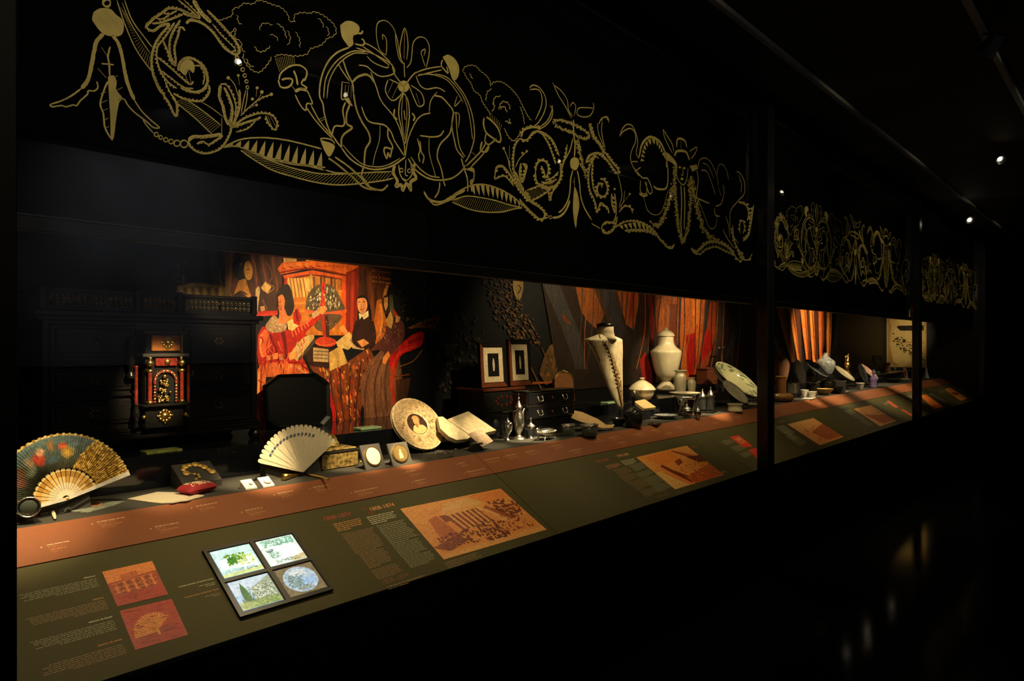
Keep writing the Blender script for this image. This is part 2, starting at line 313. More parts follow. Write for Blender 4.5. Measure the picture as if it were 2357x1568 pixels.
# each motif: list of commands  "s crop width pts" / "f crop pts" / "o crop cx,cy,r w" / "d crop cx,cy,r" / "h crop w n slant cut | a | b"
FRIEZE = {
'leaf_pendant': """f A 795,100 850,70 935,75 985,125 1035,165 1050,230 1035,290 985,310 905,300 850,265 800,200 780,160
o A 905,25,32 20
s A 30 880,285 820,350 795,450 775,560 745,680 690,750
s A 13 690,750 600,815 520,855 425,885
s A 12 425,885 440,905 520,895 560,905 620,890 650,895 680,855 740,800 750,770 800,770 830,740 820,690
s A 30 950,295 1005,370 1035,480 1060,620 1090,730 1140,850
s A 12 1140,850 1200,940 1280,1020 1350,1080 1300,1080 1230,1020 1150,960 1090,900 1050,840 1000,850
s A 14 935,395 915,480 925,540 930,650
s A 10 860,400 905,470
s A 12 860,540 925,545 965,550
s A 10 830,580 900,660
f A 915,650 965,640 990,700 985,760 1040,835 1010,870 985,1010 965,1165 940,1178 935,1000 925,850
s A 14 915,690 880,770 850,880 875,960 890,1080 940,1175
s A 9 1000,640 960,660
s A 9 995,690 960,690
s A 9 1040,740 980,770
s A 10 900,780 850,795
s A 10 910,850 860,870
s A 10 915,920 870,940
s A 10 920,1000 880,1020
s A 10 925,1070 890,1090
s A 10 1210,1010 1240,1060 1300,1130
o A 1325,1140,18 10
o A 1362,1165,16 10
o A 1405,1185,18 10
o A 1450,1200,20 10
o A 1500,1215,26 11
o A 1560,1220,32 12""",
'striped_ribbon': """s A 10 990,0 1060,210 1160,430 1290,610
s A 10 1055,0 1120,170 1220,310 1290,400
s A 8 1035,20 1100,180 1190,330 1280,460
h A 6 22 1 1.0 | 1020,60 1100,260 1200,480 1290,610 | 1060,110 1130,260 1220,400 1285,490
s A 10 1480,860 1640,990 1800,1140
s A 10 1560,830 1720,940 1870,1060
s A 8 1700,860 1800,920 1890,990
h A 6 22 1 1.0 | 1480,860 1640,990 1800,1140 | 1560,830 1720,940 1870,1060""",
'acanthus_scroll': """s A 40 1640,0 1700,100 1790,190
s A 12 1510,0 1600,70 1690,150
s A 10 1560,0 1640,80 1700,140
s A 22 1755,85 1850,180 1990,340 2030,430 1990,460 1900,400 1810,280 1720,200 1620,170 1580,200
s A 10 1800,200 1870,290 1950,370 1995,420 1960,440
s A 20 1680,150 1590,110 1520,80 1430,70 1380,105 1310,150 1275,185 1240,230 1300,260 1370,215 1440,200
s A 16 1290,200 1370,190 1480,150 1550,120
s A 12 1310,150 1380,160 1450,110
s A 12 1380,110 1440,120 1500,90
s A 30 1550,110 1620,130 1700,150
s A 18 1440,210 1360,300 1305,400 1285,520 1300,640 1340,730 1400,820
s A 14 1480,190 1430,270 1380,340 1335,400 1330,500 1360,600 1420,690 1500,750
s A 16 1530,170 1470,260 1440,340 1440,450 1480,555 1490,500 1480,400 1510,300 1530,230 1570,260
s A 16 1380,340 1420,430 1450,520 1485,555
s A 14 1330,480 1440,570 1540,660 1610,715 1640,690
s A 12 1370,600 1460,670 1560,740 1640,750
s A 22 1510,600 1530,530 1590,490 1660,510 1730,570 1760,670 1740,740 1680,780 1600,770 1530,740
s A 10 1640,560 1700,560 1735,640 1720,720
f A 1515,590 1545,510 1620,510 1650,560 1640,620 1600,590 1570,640
s A 9 1560,600 1590,690
s A 9 1600,600 1620,700
s A 16 1470,790 1540,830 1640,855 1720,850 1775,780 1770,720
s A 18 1380,800 1430,870 1490,985 1500,890 1460,820
s A 20 1310,640 1330,720 1380,800
s A 12 1400,690 1440,780 1480,830
o A 2010,490,16 9
o A 2035,540,16 9
o A 2058,590,16 9
o A 2075,640,15 9
o A 2090,690,14 9
o A 2098,740,13 9
s A 8 2098,760 2090,860 2065,960
s A 8 2085,760 2060,870 2045,960""",
'flower_spray': """s A 26 1870,720 1860,820 1890,900 1910,1000 1940,1060
s A 22 1900,740 1940,820 1970,930 1950,1060
s A 12 1870,715 1920,720 1970,800 2000,900 1990,980
s A 8 1940,660 1990,720 2020,820
s A 8 2020,640 2030,720
s A 8 2180,740 2170,820
s A 9 2300,800 2200,840 2100,920 2040,980
s A 8 2220,790 2180,850
s A 8 2170,890 2110,920
d A 1935,660,15
d A 2020,640,12
d A 2180,745,13
d A 2220,780,15
d A 2300,800,15
d A 2230,825,12
d A 2140,840,13
d A 2175,890,12
s A 22 2030,760 2030,900 2000,1000 1960,1090
s A 14 1960,1090 2060,1010 2160,970 2230,960 2310,980 2350,1050 2330,1100 2280,1050 2250,980
s A 18 1970,1080 2080,1040 2180,1010 2210,990
s A 10 2000,1120 2100,1090 2180,1010
s A 8 2270,980 2310,1090
s A 8 2290,980 2340,1080
s A 28 1600,1190 1640,1160 1720,1160 1800,1150 1880,1140
s A 16 1600,1190 1610,1240 1680,1290 1760,1300 1850,1270 1910,1210 1960,1100 1940,1010
s A 16 1670,1220 1720,1200 1770,1225 1830,1190 1890,1150
s A 12 1880,1000 1880,1150""",
'long_leaf': """s B 11 110,1110 240,1050 400,1035 560,1050 700,1080 850,1120
s B 10 110,1110 200,1100 300,1130 450,1190 600,1230 750,1250 870,1280
h B 22 13 0 0.62 | 130,1108 200,1100 300,1130 450,1190 600,1230 750,1250 870,1280 | 130,1090 240,1050 400,1035 560,1050 700,1080 850,1120
s B 10 240,1130 340,1200 480,1280 640,1330 800,1370 950,1390 1100,1385 1300,1360 1390,1340
s B 9 300,1130 450,1200 620,1260 800,1300 950,1310 1150,1300 1390,1290
h B 7 46 2 1.0 | 240,1130 340,1200 480,1280 640,1330 800,1370 950,1390 1100,1385 1390,1340 | 300,1130 450,1200 620,1260 800,1300 950,1310 1150,1300 1390,1290
s B 12 480,1190 640,1230 800,1250 880,1260""",
'smoke_cloud': """s B 5 70,160 110,150 180,120 190,70 230,60 270,30 330,35 380,8 430,20 480,40 540,60 590,110 605,160 650,165 650,120 700,100 760,105 800,95 860,120 900,150 940,190 955,240 930,270 890,285 850,330 800,350 760,365 740,400 680,415 640,415 600,410 540,405 490,420
s B 6 260,400 255,440 290,500 330,535 380,550 420,520 460,470 480,430
s B 6 70,160 100,200 160,260 200,220 190,280 240,320 240,360 270,400
s B 5 390,230 400,190 440,180 480,195
s B 5 460,265 500,275 520,310
s B 5 590,230 610,290 590,340
s B 5 650,240 680,300 680,360
s B 5 820,140 850,170 860,210
s B 5 880,200 900,240 890,270
s B 5 210,110 220,170 250,190
s B 6 340,350 370,390 420,390 470,350
s B 6 510,180 560,220 580,290
s B 7 280,440 300,490 340,510""",
'torch': """h B 7 11 0 1.0 | 500,435 560,425 640,420 | 535,540 580,505 650,490
s B 12 530,600 545,550 610,500 680,490 730,520 740,560 720,610
s B 14 525,600 540,650 580,660 620,640 630,600 590,590 550,600
s B 12 630,650 660,690
s B 12 720,590 700,630 740,660 690,670
s B 22 650,690 690,670 740,680
s B 11 650,710 690,790 730,830 740,780 780,780 760,720 740,680
s B 10 730,800 800,900 870,980 930,1040
s B 10 770,790 830,900 900,990 950,1040
s B 8 820,905 880,875
s B 8 830,918 885,890
s B 16 640,530 660,580 670,640""",
'piping_figure': """f B 990,190 1030,160 1070,158 1110,175 1135,205 1130,240 1100,250 1085,290 1090,330 1060,355 1030,320 1000,270
s B 14 1090,260 1120,250 1150,250 1160,230
s B 12 1100,330 1160,340 1170,310 1150,290
s B 12 1060,355 960,400 890,480 845,600 835,720 860,780 870,850 900,960 960,1060 1000,1110
s B 9 1180,390 1090,385 1000,430 930,500 880,600 865,740
s B 8 1200,405 1100,400 1010,450 950,520 905,620 890,740
s B 9 1170,320 1260,370 1370,470
s B 9 1160,350 1250,410 1360,490
s B 9 1110,360 1200,390 1290,430 1370,480 1400,530 1380,560 1300,575 1240,545 1190,500 1130,490
s B 8 1190,420 1240,470 1340,510 1350,490
s B 13 1010,445 1040,540 1070,600 1085,640 1090,700
s B 16 1080,620 1120,580 1180,560 1220,580 1245,620
s B 10 975,480 1010,540 1060,610
s B 9 1005,615 1000,740 1030,740
s B 9 1000,615 1060,625
s B 7 1030,640 1022,735
s B 7 1055,640 1045,735
s B 7 1075,640 1070,740
f B 1015,740 1055,735 1085,800 1060,790
s B 10 1220,540 1260,650 1300,760 1380,860 1430,950 1470,1080 1475,1170
s B 15 1090,700 1110,810 1150,910 1200,990 1215,1060 1180,1130 1170,1250
s B 11 1150,800 1180,880 1220,920 1320,940 1370,990 1400,1060 1470,1170
s B 6 1290,940 1285,1050 1250,1170 1235,1250
s B 12 1030,770 1010,830 1020,940 950,950 930,1010
s B 15 1070,770 1040,850 1040,930 1080,960 1020,1010 1000,1050 1000,1110
f B 840,1050 870,1060 930,1080 950,1110 910,1180 870,1130
s B 10 840,1050 860,1040 920,1050 950,1080
s B 14 950,1180 1050,1250 1150,1340 1200,1400 1300,1430 1350,1390
s B 14 900,1190 960,1230 1080,1330 1170,1410 1280,1430
s B 10 880,1280 960,1300 1050,1310 1120,1370
s B 14 1170,1250 1150,1320 1170,1350 1210,1400
s B 13 1350,960 1350,1030 1380,1090 1380,1120 1330,1110 1320,1140 1340,1190 1350,1150 1365,1180 1380,1120
s B 12 1000,1110 1060,1190 1150,1250 1250,1275 1350,1260 1420,1225 1480,1180
s B 8 1010,1090 1080,1170 1160,1235 1260,1255 1350,1240 1440,1190""",
'crowning_bouquet': """s B 7 1335,415 1290,380 1265,290 1265,190 1300,155 1350,165 1400,230 1410,320 1430,430 1460,480
s B 7 1335,415 1340,350 1335,290 1310,260 1310,300
s B 7 1350,165 1390,210 1420,300 1440,420 1465,480
s B 7 1630,500 1610,440 1600,390 1630,370 1620,420
s B 8 1635,510 1655,430 1660,350 1630,290 1580,280 1540,320 1530,400 1520,470 1490,510
s B 8 1450,450 1440,350 1475,210 1500,330 1490,450
s B 7 1475,230 1470,440
s B 20 1470,470 1475,580
d B 1468,650,44
s B 10 1470,650 1400,560 1380,480
s B 10 1470,650 1540,560 1580,540
s B 10 1470,700 1440,760 1430,860 1450,960 1475,1080 1500,960 1510,860 1500,760 1470,700
s B 6 1462,720 1452,860 1474,1050
s B 6 1484,720 1492,860 1476,1050
s B 9 1350,600 1330,680 1370,750 1420,740 1470,660 1360,595
s B 7 1390,610 1350,700
s B 7 1430,630 1380,740
s B 9 1510,650 1550,750 1580,800 1620,780 1600,700 1520,640
s B 7 1560,700 1590,790
s B 14 1400,820 1395,870 1420,900
s B 22 1470,830 1478,900
s B 14 1530,850 1550,880 1540,910""",
'lion_mask': """s B 26 1400,1240 1390,1300 1420,1360 1410,1400 1450,1390 1460,1430 1490,1380 1520,1430 1520,1370 1560,1340 1540,1290 1550,1230
s B 10 1430,1240 1440,1310 1480,1360 1530,1310 1520,1230
o B 1450,1280,14 8
o B 1510,1285,14 8
s B 9 1485,1200 1480,1310 1500,1320
s B 8 1460,1340 1490,1355 1515,1335""",
'second_figure': """f B 1760,430 1800,410 1850,440 1880,490 1885,540 1870,590 1840,605 1820,560 1800,500
s B 12 1760,450 1750,490 1770,520 1800,550 1790,500
s B 9 1750,500 1650,515 1560,545
s B 9 1755,525 1650,550 1570,570
s B 10 1840,600 1910,690 1960,790 1990,900 2000,1010 1990,1080 1960,1170 1930,1220
s B 8 1700,555 1790,580 1870,660 1930,760 1960,860 1980,1000 1985,1050
s B 8 1580,560 1680,560 1790,600 1860,680 1915,770
s B 9 1560,570 1590,640 1640,670 1720,660 1780,690
s B 8 1720,690 1670,760 1660,850
s B 9 1670,850 1600,870 1550,930 1500,1050 1480,1180
s B 12 1700,720 1750,730 1800,780 1840,840 1830,930 1810,1010 1740,1090 1720,1180 1750,1270 1770,1370 1780,1400
s B 11 1590,1020 1680,1030 1740,1020 1770,980
s B 7 1660,1030 1660,1150 1700,1300 1710,1340
s B 12 1840,850 1830,950 1850,1060 1870,1130 1920,1190
s B 10 1860,840 1870,1000 1890,1110 1930,1180
s B 8 1840,850 1885,860 1880,960
s B 8 1870,720 1850,800 1900,750
s B 11 1570,1040 1590,1120 1580,1170 1590,1220
s B 11 1590,1060 1600,1140 1620,1180 1610,1230
s B 12 1500,1190 1560,1280 1650,1340 1740,1355 1830,1340 1900,1290 1930,1240
s B 10 1520,1180 1580,1260 1660,1320 1740,1335
s B 18 1620,1440 1660,1500 1750,1520 1830,1480 1930,1430
s B 11 1640,1480 1700,1540 1780,1520 1860,1480
s B 14 1900,1190 1930,1270 1990,1270 1995,1340 1970,1400
s B 12 1740,1370 1730,1440 1700,1490""",
'second_torch': """s C 10 100,790 200,690 240,620
s C 10 130,800 215,710 260,640
s C 14 225,455 220,500 240,560 290,600 330,625 340,590 320,530 280,480 240,450
s C 10 240,560 230,620 260,640 310,600
s C 14 210,620 200,680 240,690 260,650
h C 7 7 0 1.0 | 262,430 300,450 345,500 | 275,485 305,510 335,545
s C 7 130,690 170,720""",
'second_cloud': """s C 5 80,140 90,110 130,95 170,105 190,130 230,160 260,200 265,240 290,215 340,210 390,240 430,280 460,320 490,380 520,440 550,480
s C 5 80,140 100,180 130,220 150,270 190,300 210,350 250,410 270,440
s C 6 290,370 300,320 340,310
s C 7 330,400 350,350 390,360 400,400
s C 6 360,530 390,590 430,620 470,580 480,540
s C 6 240,340 250,280 280,260
s C 8 340,400 360,380 380,420
s C 8 370,480 410,500 400,460
s C 6 120,150 140,190
s C 5 470,380 490,440 500,500
s C 6 280,420 300,380 290,340""",
'plumed_scroll': """s C 8 540,250 560,230 600,240 640,290 655,350 640,420 600,490 560,520
s C 8 540,260 600,260 625,310 620,380 580,470
s C 8 700,370 690,420 660,480 610,520
s C 8 680,370 700,400 690,460 650,510 600,540
s C 17 480,590 500,540 560,520 620,530
s C 12 470,600 520,610 560,560 610,550 680,590 720,650 745,720
s C 9 620,560 660,620 690,690 720,780
s C 8 650,560 700,620 740,700
s C 14 580,830 590,780 620,750 660,770 670,830 650,870 640,830 620,790
s C 14 580,830 590,900 640,940 710,930 750,880 755,800 740,740
s C 10 600,910 660,950 680,1030 700,970 740,920
s C 9 650,890 700,870 740,830
s C 9 620,900 680,910 730,880
s C 11 470,600 440,650 430,720 430,800 450,890 490,960 540,1010
s C 8 360,670 390,740 400,800 430,870
s C 8 400,650 400,740
s C 7 520,690 470,740 440,800
d C 520,688,9
d C 490,700,8
d C 360,668,9
s C 18 400,750 405,790
s C 16 480,770 470,850 490,900 510,840 520,790 490,775
s C 13 300,850 310,800 350,790 390,830 430,890 480,960 540,1040
s C 10 300,850 300,880 350,860 380,870 430,930
s C 18 440,830 470,900 500,960
s C 16 510,960 540,1030 600,1070 640,1110 640,1150 610,1160 560,1120 500,1060 470,1020
s C 9 520,960 620,920 700,890
s C 9 540,1040 620,1000 690,950
h C 5 18 0 1.0 | 525,965 620,925 700,893 | 545,1038 620,998 690,950
s C 10 800,640 790,720 750,830""",
'right_long_leaf': """s C 10 0,1000 60,960 140,925 230,920 330,950 420,1000 490,1060
s C 9 0,1030 100,1000 200,1010 300,1030 400,1060 490,1080
h C 20 12 0 0.6 | 130,928 230,920 330,950 420,1000 480,1050 | 130,1000 200,1010 300,1030 400,1060 470,1078
s C 9 0,1040 120,1090 230,1110 340,1110 430,1090 490,1080
h C 6 34 2 1.0 | 10,1045 120,1090 230,1110 340,1110 480,1082 | 10,1030 100,1012 200,1020 300,1040 480,1078
s C 12 80,800 100,850 110,900 110,970
s C 12 90,810 150,830 150,880 130,900 140,970""",
'small_pendant': """o C 660,1140,10 7
o C 685,1146,10 7
s C 16 700,1150 750,1140 790,1100 820,1030
f C 820,760 835,735 870,735 885,770 870,810 850,820 825,800
s C 12 840,820 825,880 820,960 805,1030 770,1090 740,1115
s C 12 870,820 885,900 895,1000 920,1080 970,1165
f C 850,930 870,970 885,1060 870,1150 862,1220 850,1180 840,1080
s C 9 850,870 852,930
s C 7 840,890 850,910
s C 20 710,490 720,470 790,480 840,500 900,530 950,570 940,600 890,590 840,560 780,540 720,510
s C 7 700,210 740,300 790,380 830,460
s C 7 710,230 760,270 800,330 810,400 840,450
s C 7 980,350 985,390 960,440 910,450 870,430 880,390 930,385 980,390
s C 7 820,380 840,350 860,380 850,440
s C 14 845,470 845,560 855,640 850,730
s C 10 840,600 820,680 780,760 760,830
s C 24 870,610 885,690 905,770 935,860""",
'inner_scroll': """s C 20 960,500 980,580 1030,650 1060,700
s C 9 1020,500 1040,460 1080,450 1090,490
s C 8 1010,490 1020,570 1060,660
s C 8 1045,480 1040,560 1065,670
s C 13 1060,690 1100,750 1150,810 1150,840 1130,820 1080,750 1040,710 1000,700 950,720 930,770
s C 11 1000,720 960,790 950,880 960,960 990,1020
s C 9 980,760 970,840 980,940 1010,1010
s C 9 940,770 990,720 1020,740
s C 14 1030,880 1060,890 1080,950 1060,1000 1020,990 1010,940 1030,910 1045,940
s C 12 980,1000 1000,1060 1010,1110 1030,1050 1060,1060
s C 8 1150,840 1170,920 1180,1000 1160,1070
s C 16 1040,1060 1080,1080 1090,1120
s C 14 1110,980 1110,1050 1130,1120
s C 14 1130,980 1140,1060 1140,1130
s C 7 1200,960 1190,1040 1160,1080
s C 7 1230,990 1180,1060
d C 1130,950,8
d C 1235,985,8
s C 10 1160,1110 1200,1070 1240,1080 1255,1120
s C 13 1040,1210 1070,1180 1120,1180 1140,1130
s C 13 1040,1210 1050,1250 1090,1255 1130,1220 1150,1140
s C 16 970,1190 1030,1225
s C 9 1130,1220 1200,1180 1280,1175 1350,1200 1410,1250 1440,1300 1490,1350
h C 14 10 0 0.8 | 1160,1205 1280,1180 1350,1205 1420,1260 | 1160,1235 1280,1240 1350,1255 1420,1290
s C 16 1200,1240 1280,1235 1360,1240 1420,1265
s C 13 1440,1290 1490,1350 1530,1360 1545,1330""",
'swan': """s C 9 1165,585 1190,550 1240,530 1270,560 1275,620 1250,680 1240,740 1260,800 1300,860
s C 9 1165,585 1180,540 1210,505 1250,510 1280,570 1290,630 1280,700 1300,740
s C 18 1300,730 1320,640 1370,590 1430,610 1470,670 1490,740 1490,800
h C 12 12 0 0.55 | 1310,760 1330,660 1370,600 1430,620 1480,720 | 1340,780 1350,690 1380,655 1420,655 1460,720
s C 20 1250,760 1290,760
s C 20 1270,830 1310,800
s C 10 1260,800 1320,870 1360,880 1390,960 1370,980 1340,900
s C 14 1490,740 1500,840 1490,940 1430,950 1400,930
s C 6 1340,1040 1360,1100 1410,1130 1460,1100 1500,960
s C 9 1310,890 1310,970 1350,980 1350,900
s C 14 1300,980 1330,1000 1360,990
s C 12 1330,1000 1340,1040""",
'bearded_mask': """s C 15 1560,660 1565,610 1590,600 1620,620 1630,660
s C 9 1590,610 1592,670
s C 18 1545,720 1560,690 1600,685 1630,700 1650,750
s C 8 1565,790 1560,850 1580,900 1610,920 1630,880 1640,800
s C 8 1600,790 1605,850 1590,850
d C 1597,880,10
d C 1582,800,8
d C 1615,805,8
f C 1470,700 1500,700 1555,760 1560,800 1530,770 1480,740
f C 1650,790 1700,780 1710,810 1670,830
s C 9 1465,535 1480,600 1530,700
s C 9 1465,535 1500,590 1530,640 1540,690
s C 9 1650,690 1700,660 1690,700 1660,740
s C 22 1550,800 1545,900 1550,1010 1560,1120 1580,1250 1600,1320
s C 22 1645,900 1655,1000 1650,1120 1640,1230 1605,1320
s C 14 1590,920 1595,1050 1590,1200 1598,1290
s C 14 1612,930 1617,1050 1612,1230
s C 30 1540,930 1510,1030 1480,1120 1440,1200 1390,1190
s C 30 1665,880 1690,1020 1720,1150 1770,1260 1850,1310
s C 6 1700,1000 1740,1100 1790,1220 1830,1210 1840,1150""",
'far_swan': """s C 8 1710,800 1720,750 1760,735 1800,770 1840,860 1850,930
s C 9 1730,820 1770,830 1800,900 1830,990
s C 6 1740,770 1780,790 1820,880
s C 8 1840,860 1850,790 1880,780 1910,830 1920,890
s C 9 1880,920 1890,970 1870,1050 1830,1070
s C 12 1850,940 1870,1000
s C 10 1700,820 1710,890 1700,1000 1740,1030 1790,1050
s C 11 1820,1080 1830,1130 1860,1140
s C 9 1840,1140 1840,1170""",
'end_scroll': """s C 8 1975,830 2000,840 2030,900 2030,980 1990,1030 1940,1090 1930,1160 1940,1250 1990,1330
s C 7 1990,850 2010,920 2005,980
s C 15 1990,1040 2040,1060 2060,1120 2050,1170
s C 14 2095,1060 2080,1170 2060,1270 2020,1310
s C 10 2000,1260 2000,1190 2020,1170 2030,1220 2020,1260
s C 8 1900,1140 1920,1200 1930,1290
s C 8 1880,1230 1910,1290 1960,1360
s C 12 1950,1200 1960,1300 2000,1400 2020,1440
s C 11 1990,1370 2020,1420 2000,1450 1960,1410
s C 9 2020,1440 2060,1440 2085,1400
s C 18 1660,1360 1690,1390 1730,1360 1780,1320 1850,1320 1910,1350 1960,1400
h C 10 12 0 1.0 | 1730,1362 1780,1322 1850,1322 1950,1392 | 1740,1390 1790,1362 1850,1358 1940,1410
s C 9 1670,1390 1720,1400 1760,1370 1830,1350 1900,1380 1970,1410""",
}
M_gold = mat('gilt_print', (0.56,0.44,0.12), 0.55, noise=0.15, nscale=30)
LEAFY = {'acanthus_scroll':1,'flower_spray':1,'plumed_scroll':1,'inner_scroll':1,'end_scroll':1,'leaf_pendant':0,'small_pendant':0,'swan':0}
def motif(cmds, name=''):
    mb = MB(); sd = 1
    for ln in cmds.strip().split('\n'):
        k = ln.split(' ', 2)
        if k[0] == 's':
            wd, rest = k[2].split(' ', 1); wd = float(wd); pts = P_(rest); sd = -sd
            if 'cloud' in name: ribbon(mb, k[1], wd, scallop(pts, 9 if k[1] == 'B' else 7, 34 if k[1] == 'B' else 24), smooth=False); continue
            if wd >= 20 and k[1] == 'C' and name in ('bearded_mask','small_pendant','inner_scroll'): garland(mb, k[1], wd*1.15, pts)
            ribbon(mb, k[1], wd*(.35 if wd >= 20 and k[1] == 'C' and name in ('bearded_mask','small_pendant') else 1), pts)
            if LEAFY.get(name) and wd >= 9 and len(pts) >= 3: teeth(mb, k[1], min(wd, 14), pts, sd, 30 if k[1] == 'A' else 22)
            if name == 'piping_figure' and wd >= 14 and len(pts) > 4: teeth(mb, k[1], 7, pts, sd, 20, .8)
        elif k[0] == 'f': fill(mb, k[1], P_(k[2]))
        elif k[0] == 'o':
            c, wd = k[2].split(' '); cx, cy, r = map(float, c.split(',')); ring(mb, k[1], cx, cy, r, float(wd))
        elif k[0] == 'd':
            cx, cy, r = map(float, k[2].split(',')); dot(mb, k[1], cx, cy, r)
        elif k[0] == 'h':
            hd, a, b = ln[4:].split('|'); wd, n, sl, cut = hd.split(); hatch(mb, k[1], float(wd), P_(a), P_(b), int(n), int(sl), float(cut))
    return mb
fr0 = thing('ornament_frieze', 'gilt scrollwork frieze printed on the glass of the nearest bay', 'frieze', group='friezes on the glass')
fparts = [motif(c, n).build(n, M_gold, fr0, recalc=False) for n, c in FRIEZE.items()]
for i, nm in ((1, 'middle'), (2, 'far')):
    r = fr0.copy(); COL.objects.link(r); r.location = (4.4*i, 0, 0); r['label'] = 'gilt scrollwork frieze printed on the glass of the %s bay' % nm
    for p in fparts:
        q = p.copy(); COL.objects.link(q); q.parent = r
# ------------------------------------------------------------------ sloping reading boards: olive board + orange caption strip
M_olive = mat('olive_board', lin((86,81,48)), 0.6, noise=0.06, nscale=200, spec=0.15)
M_orange = mat('orange_strip', lin((144,86,52)), 0.5, noise=0.05, nscale=120, spec=0.22)
M_print = mat('board_print', (1,1,1), 0.5, noise=0.22, nscale=160, attr=True)
M_text = mat('board_text', (1,1,1), 0.6, attr=True)
PFR = (Vector((0, GY, PZ0)), Vector((1,0,0)), PE, PN)
CREAM, ORN, RED, PALE, TAN = lin((215,208,165)), lin((215,146,74)), lin((170,72,44)), lin((154,150,112)), lin((152,118,72))
edges = [X0+0.002, 2.55, 4.75, 6.95, 9.15, 11.35, X1+0.03]
wh = ['nearest the viewer', 'second from the near end', 'under the first post', 'in the middle bay', 'at the second post', 'farthest away']
boards = []; strips = []
for i in range(6):
    a, b = edges[i]+0.0015, edges[i+1]-0.0015
    t = thing('text_board', 'olive sloping text board, %s' % wh[i], 'board', group='sloping text boards')
    MB().prism([(a,0.002),(b,0.002),(b,T1-0.003),(a,T1-0.003)], PFR, -0.012, 0).build('board', M_olive, t); boards.append(t)
    t = thing('caption_strip', 'orange caption strip above the olive board, %s' % wh[i], 'strip', group='orange caption strips')
    MB().prism([(a,T1+0.002),(b,T1+0.002),(b,T2-0.001),(a,T2-0.001)], PFR, -0.012, 0).build('strip', M_orange, t); strips.append(t)
def which(x):
    for i in range(6):
        if x < edges[i+1]: return i
    return 5
def pp(u, v, h): x, t = on_panel(u, v); return panel_pt(x, t, h)
def line_words(mb, x0, x1, t, ht, col, h=0.0003, right=False, frac=1.0, rng=random):
    L = (x1-x0)*frac
    if right: x = x1-L; e = x1
    else: x = x0; e = x0+L
    mb.col = col
    while x < e:
        w = min(rng.uniform(0.005, 0.022), e-x); mb.flat([panel_pt(x,t,h), panel_pt(x+w,t,h), panel_pt(x+w,t+ht,h), panel_pt(x,t+ht,h)]); x += w+0.0028
def para(mb, x0, x1, ttop, n, pitch, ht, col, right=False):
    for k in range(n):
        fr = random.uniform(0.86, 1.0) if k < n-1 else random.uniform(0.4, 0.7)
        line_words(mb, x0, x1, ttop-k*pitch-ht, ht, col, right=right, frac=fr)
def px_para(mb, ul, ur, n, col, vtop_l, vbot_l, ht=0.55, right=False):
    """paragraph whose first line starts at (ul,vtop_l) and last line at vbot_l (left end), as wide as ur at the top line"""
    x0, t0 = on_panel(*ul); x1, _ = on_panel(*ur); _, t1 = on_panel(*vbot_l)
    pitch = (t0-t1)/max(1, n-1) if n > 1 else 0.01; para(mb, x0, x1, t0, n, pitch, pitch*ht*.72 if n > 1 else 0.004, col, right)
FONT_CACHE = {}
def lettering(s, size, col_mat, parent, name, x, t, shear=0.0, h=0.0004, align='LEFT'):
    cu = bpy.data.curves.new(name, 'FONT'); cu.body = s; cu.size = size; cu.shear = shear; cu.align_x = align; cu.resolution_u = 3; cu.offset = size*.018
    o = bpy.data.objects.new('tmp', cu); COL.objects.link(o)
    bpy.context.view_layer.update()
    me = bpy.data.meshes.new_from_object(o.evaluated_get(bpy.context.evaluated_depsgraph_get()))
    bpy.data.objects.remove(o); bpy.data.curves.remove(cu)
    for v in me.vertices: v.co = panel_pt(x+v.co.x, t+v.co.y, h)
    me.materials.clear(); me.materials.append(col_mat); me.name = name
    q = bpy.data.objects.new(name, me); COL.objects.link(q); q.parent = parent; return q
M_lr = mat('red_lettering', RED, 0.6); M_lo = mat('orange_lettering', ORN, 0.6); M_lc = mat('cream_lettering', CREAM, 0.6)
M_ld = mat('dull_lettering', lin((120,80,50)), 0.6)
# --- captions on the orange strip: star + two short texts
caps = [(95,1261,55),(212,1207,78),(347,1218,62),(441,1170,62),(556,1180,58),(631,1140,48),(714,1126,42),(809,1136,58),(929,1090,36),(948,1111,36),(1050,1070,24),(1069,1090,46),(1111,1062,38),(1160,1052,36),(1207,1043,34),(1265,1030,30),(1310,1040,32),(1360,1015,28),(1400,1010,26),(1420,1022,26),(1460,1002,24),(1500,992,20),(1530,1000,20),(1555,985,18),(1640,975,18),(1690,962,16),(1800,948,14),(1880,930,12),(1960,915,11)]
cm = {}
for (u, v, w) in caps:
    x, t = on_panel(u, v); i = which(x); mb = MB()
    x2, _ = on_panel(u+w, v-w*0.17); W = x2-x
    mb.col = lin((255,225,190)); s = 0.003
    mb.flat([panel_pt(x+s*k*math.cos(a*PI/5), t+s*k*math.sin(a*PI/5), 0.0012) for a, k in zip(range(10), [1,.5]*5)])
    xx = x+0.016
    line_words(mb, xx, xx+W, t+0.005, 0.0026, lin((240,200,150)), frac=random.uniform(.6,1))
    for k in range(2): line_words(mb, xx, xx+W, t-0.001-k*0.006, 0.0013, lin((205,140,88)), frac=random.uniform(.3,.7))
    line_words(mb, xx+0.006, xx+W, t-0.017, 0.0020, lin((222,152,84)), frac=random.uniform(.6,1))
    for k in range(2): line_words(mb, xx+0.006, xx+W, t-0.023-k*0.006, 0.0012, lin((196,122,66)), frac=random.uniform(.3,.6))
    mb.build('caption_text', M_text, strips[i], recalc=False)
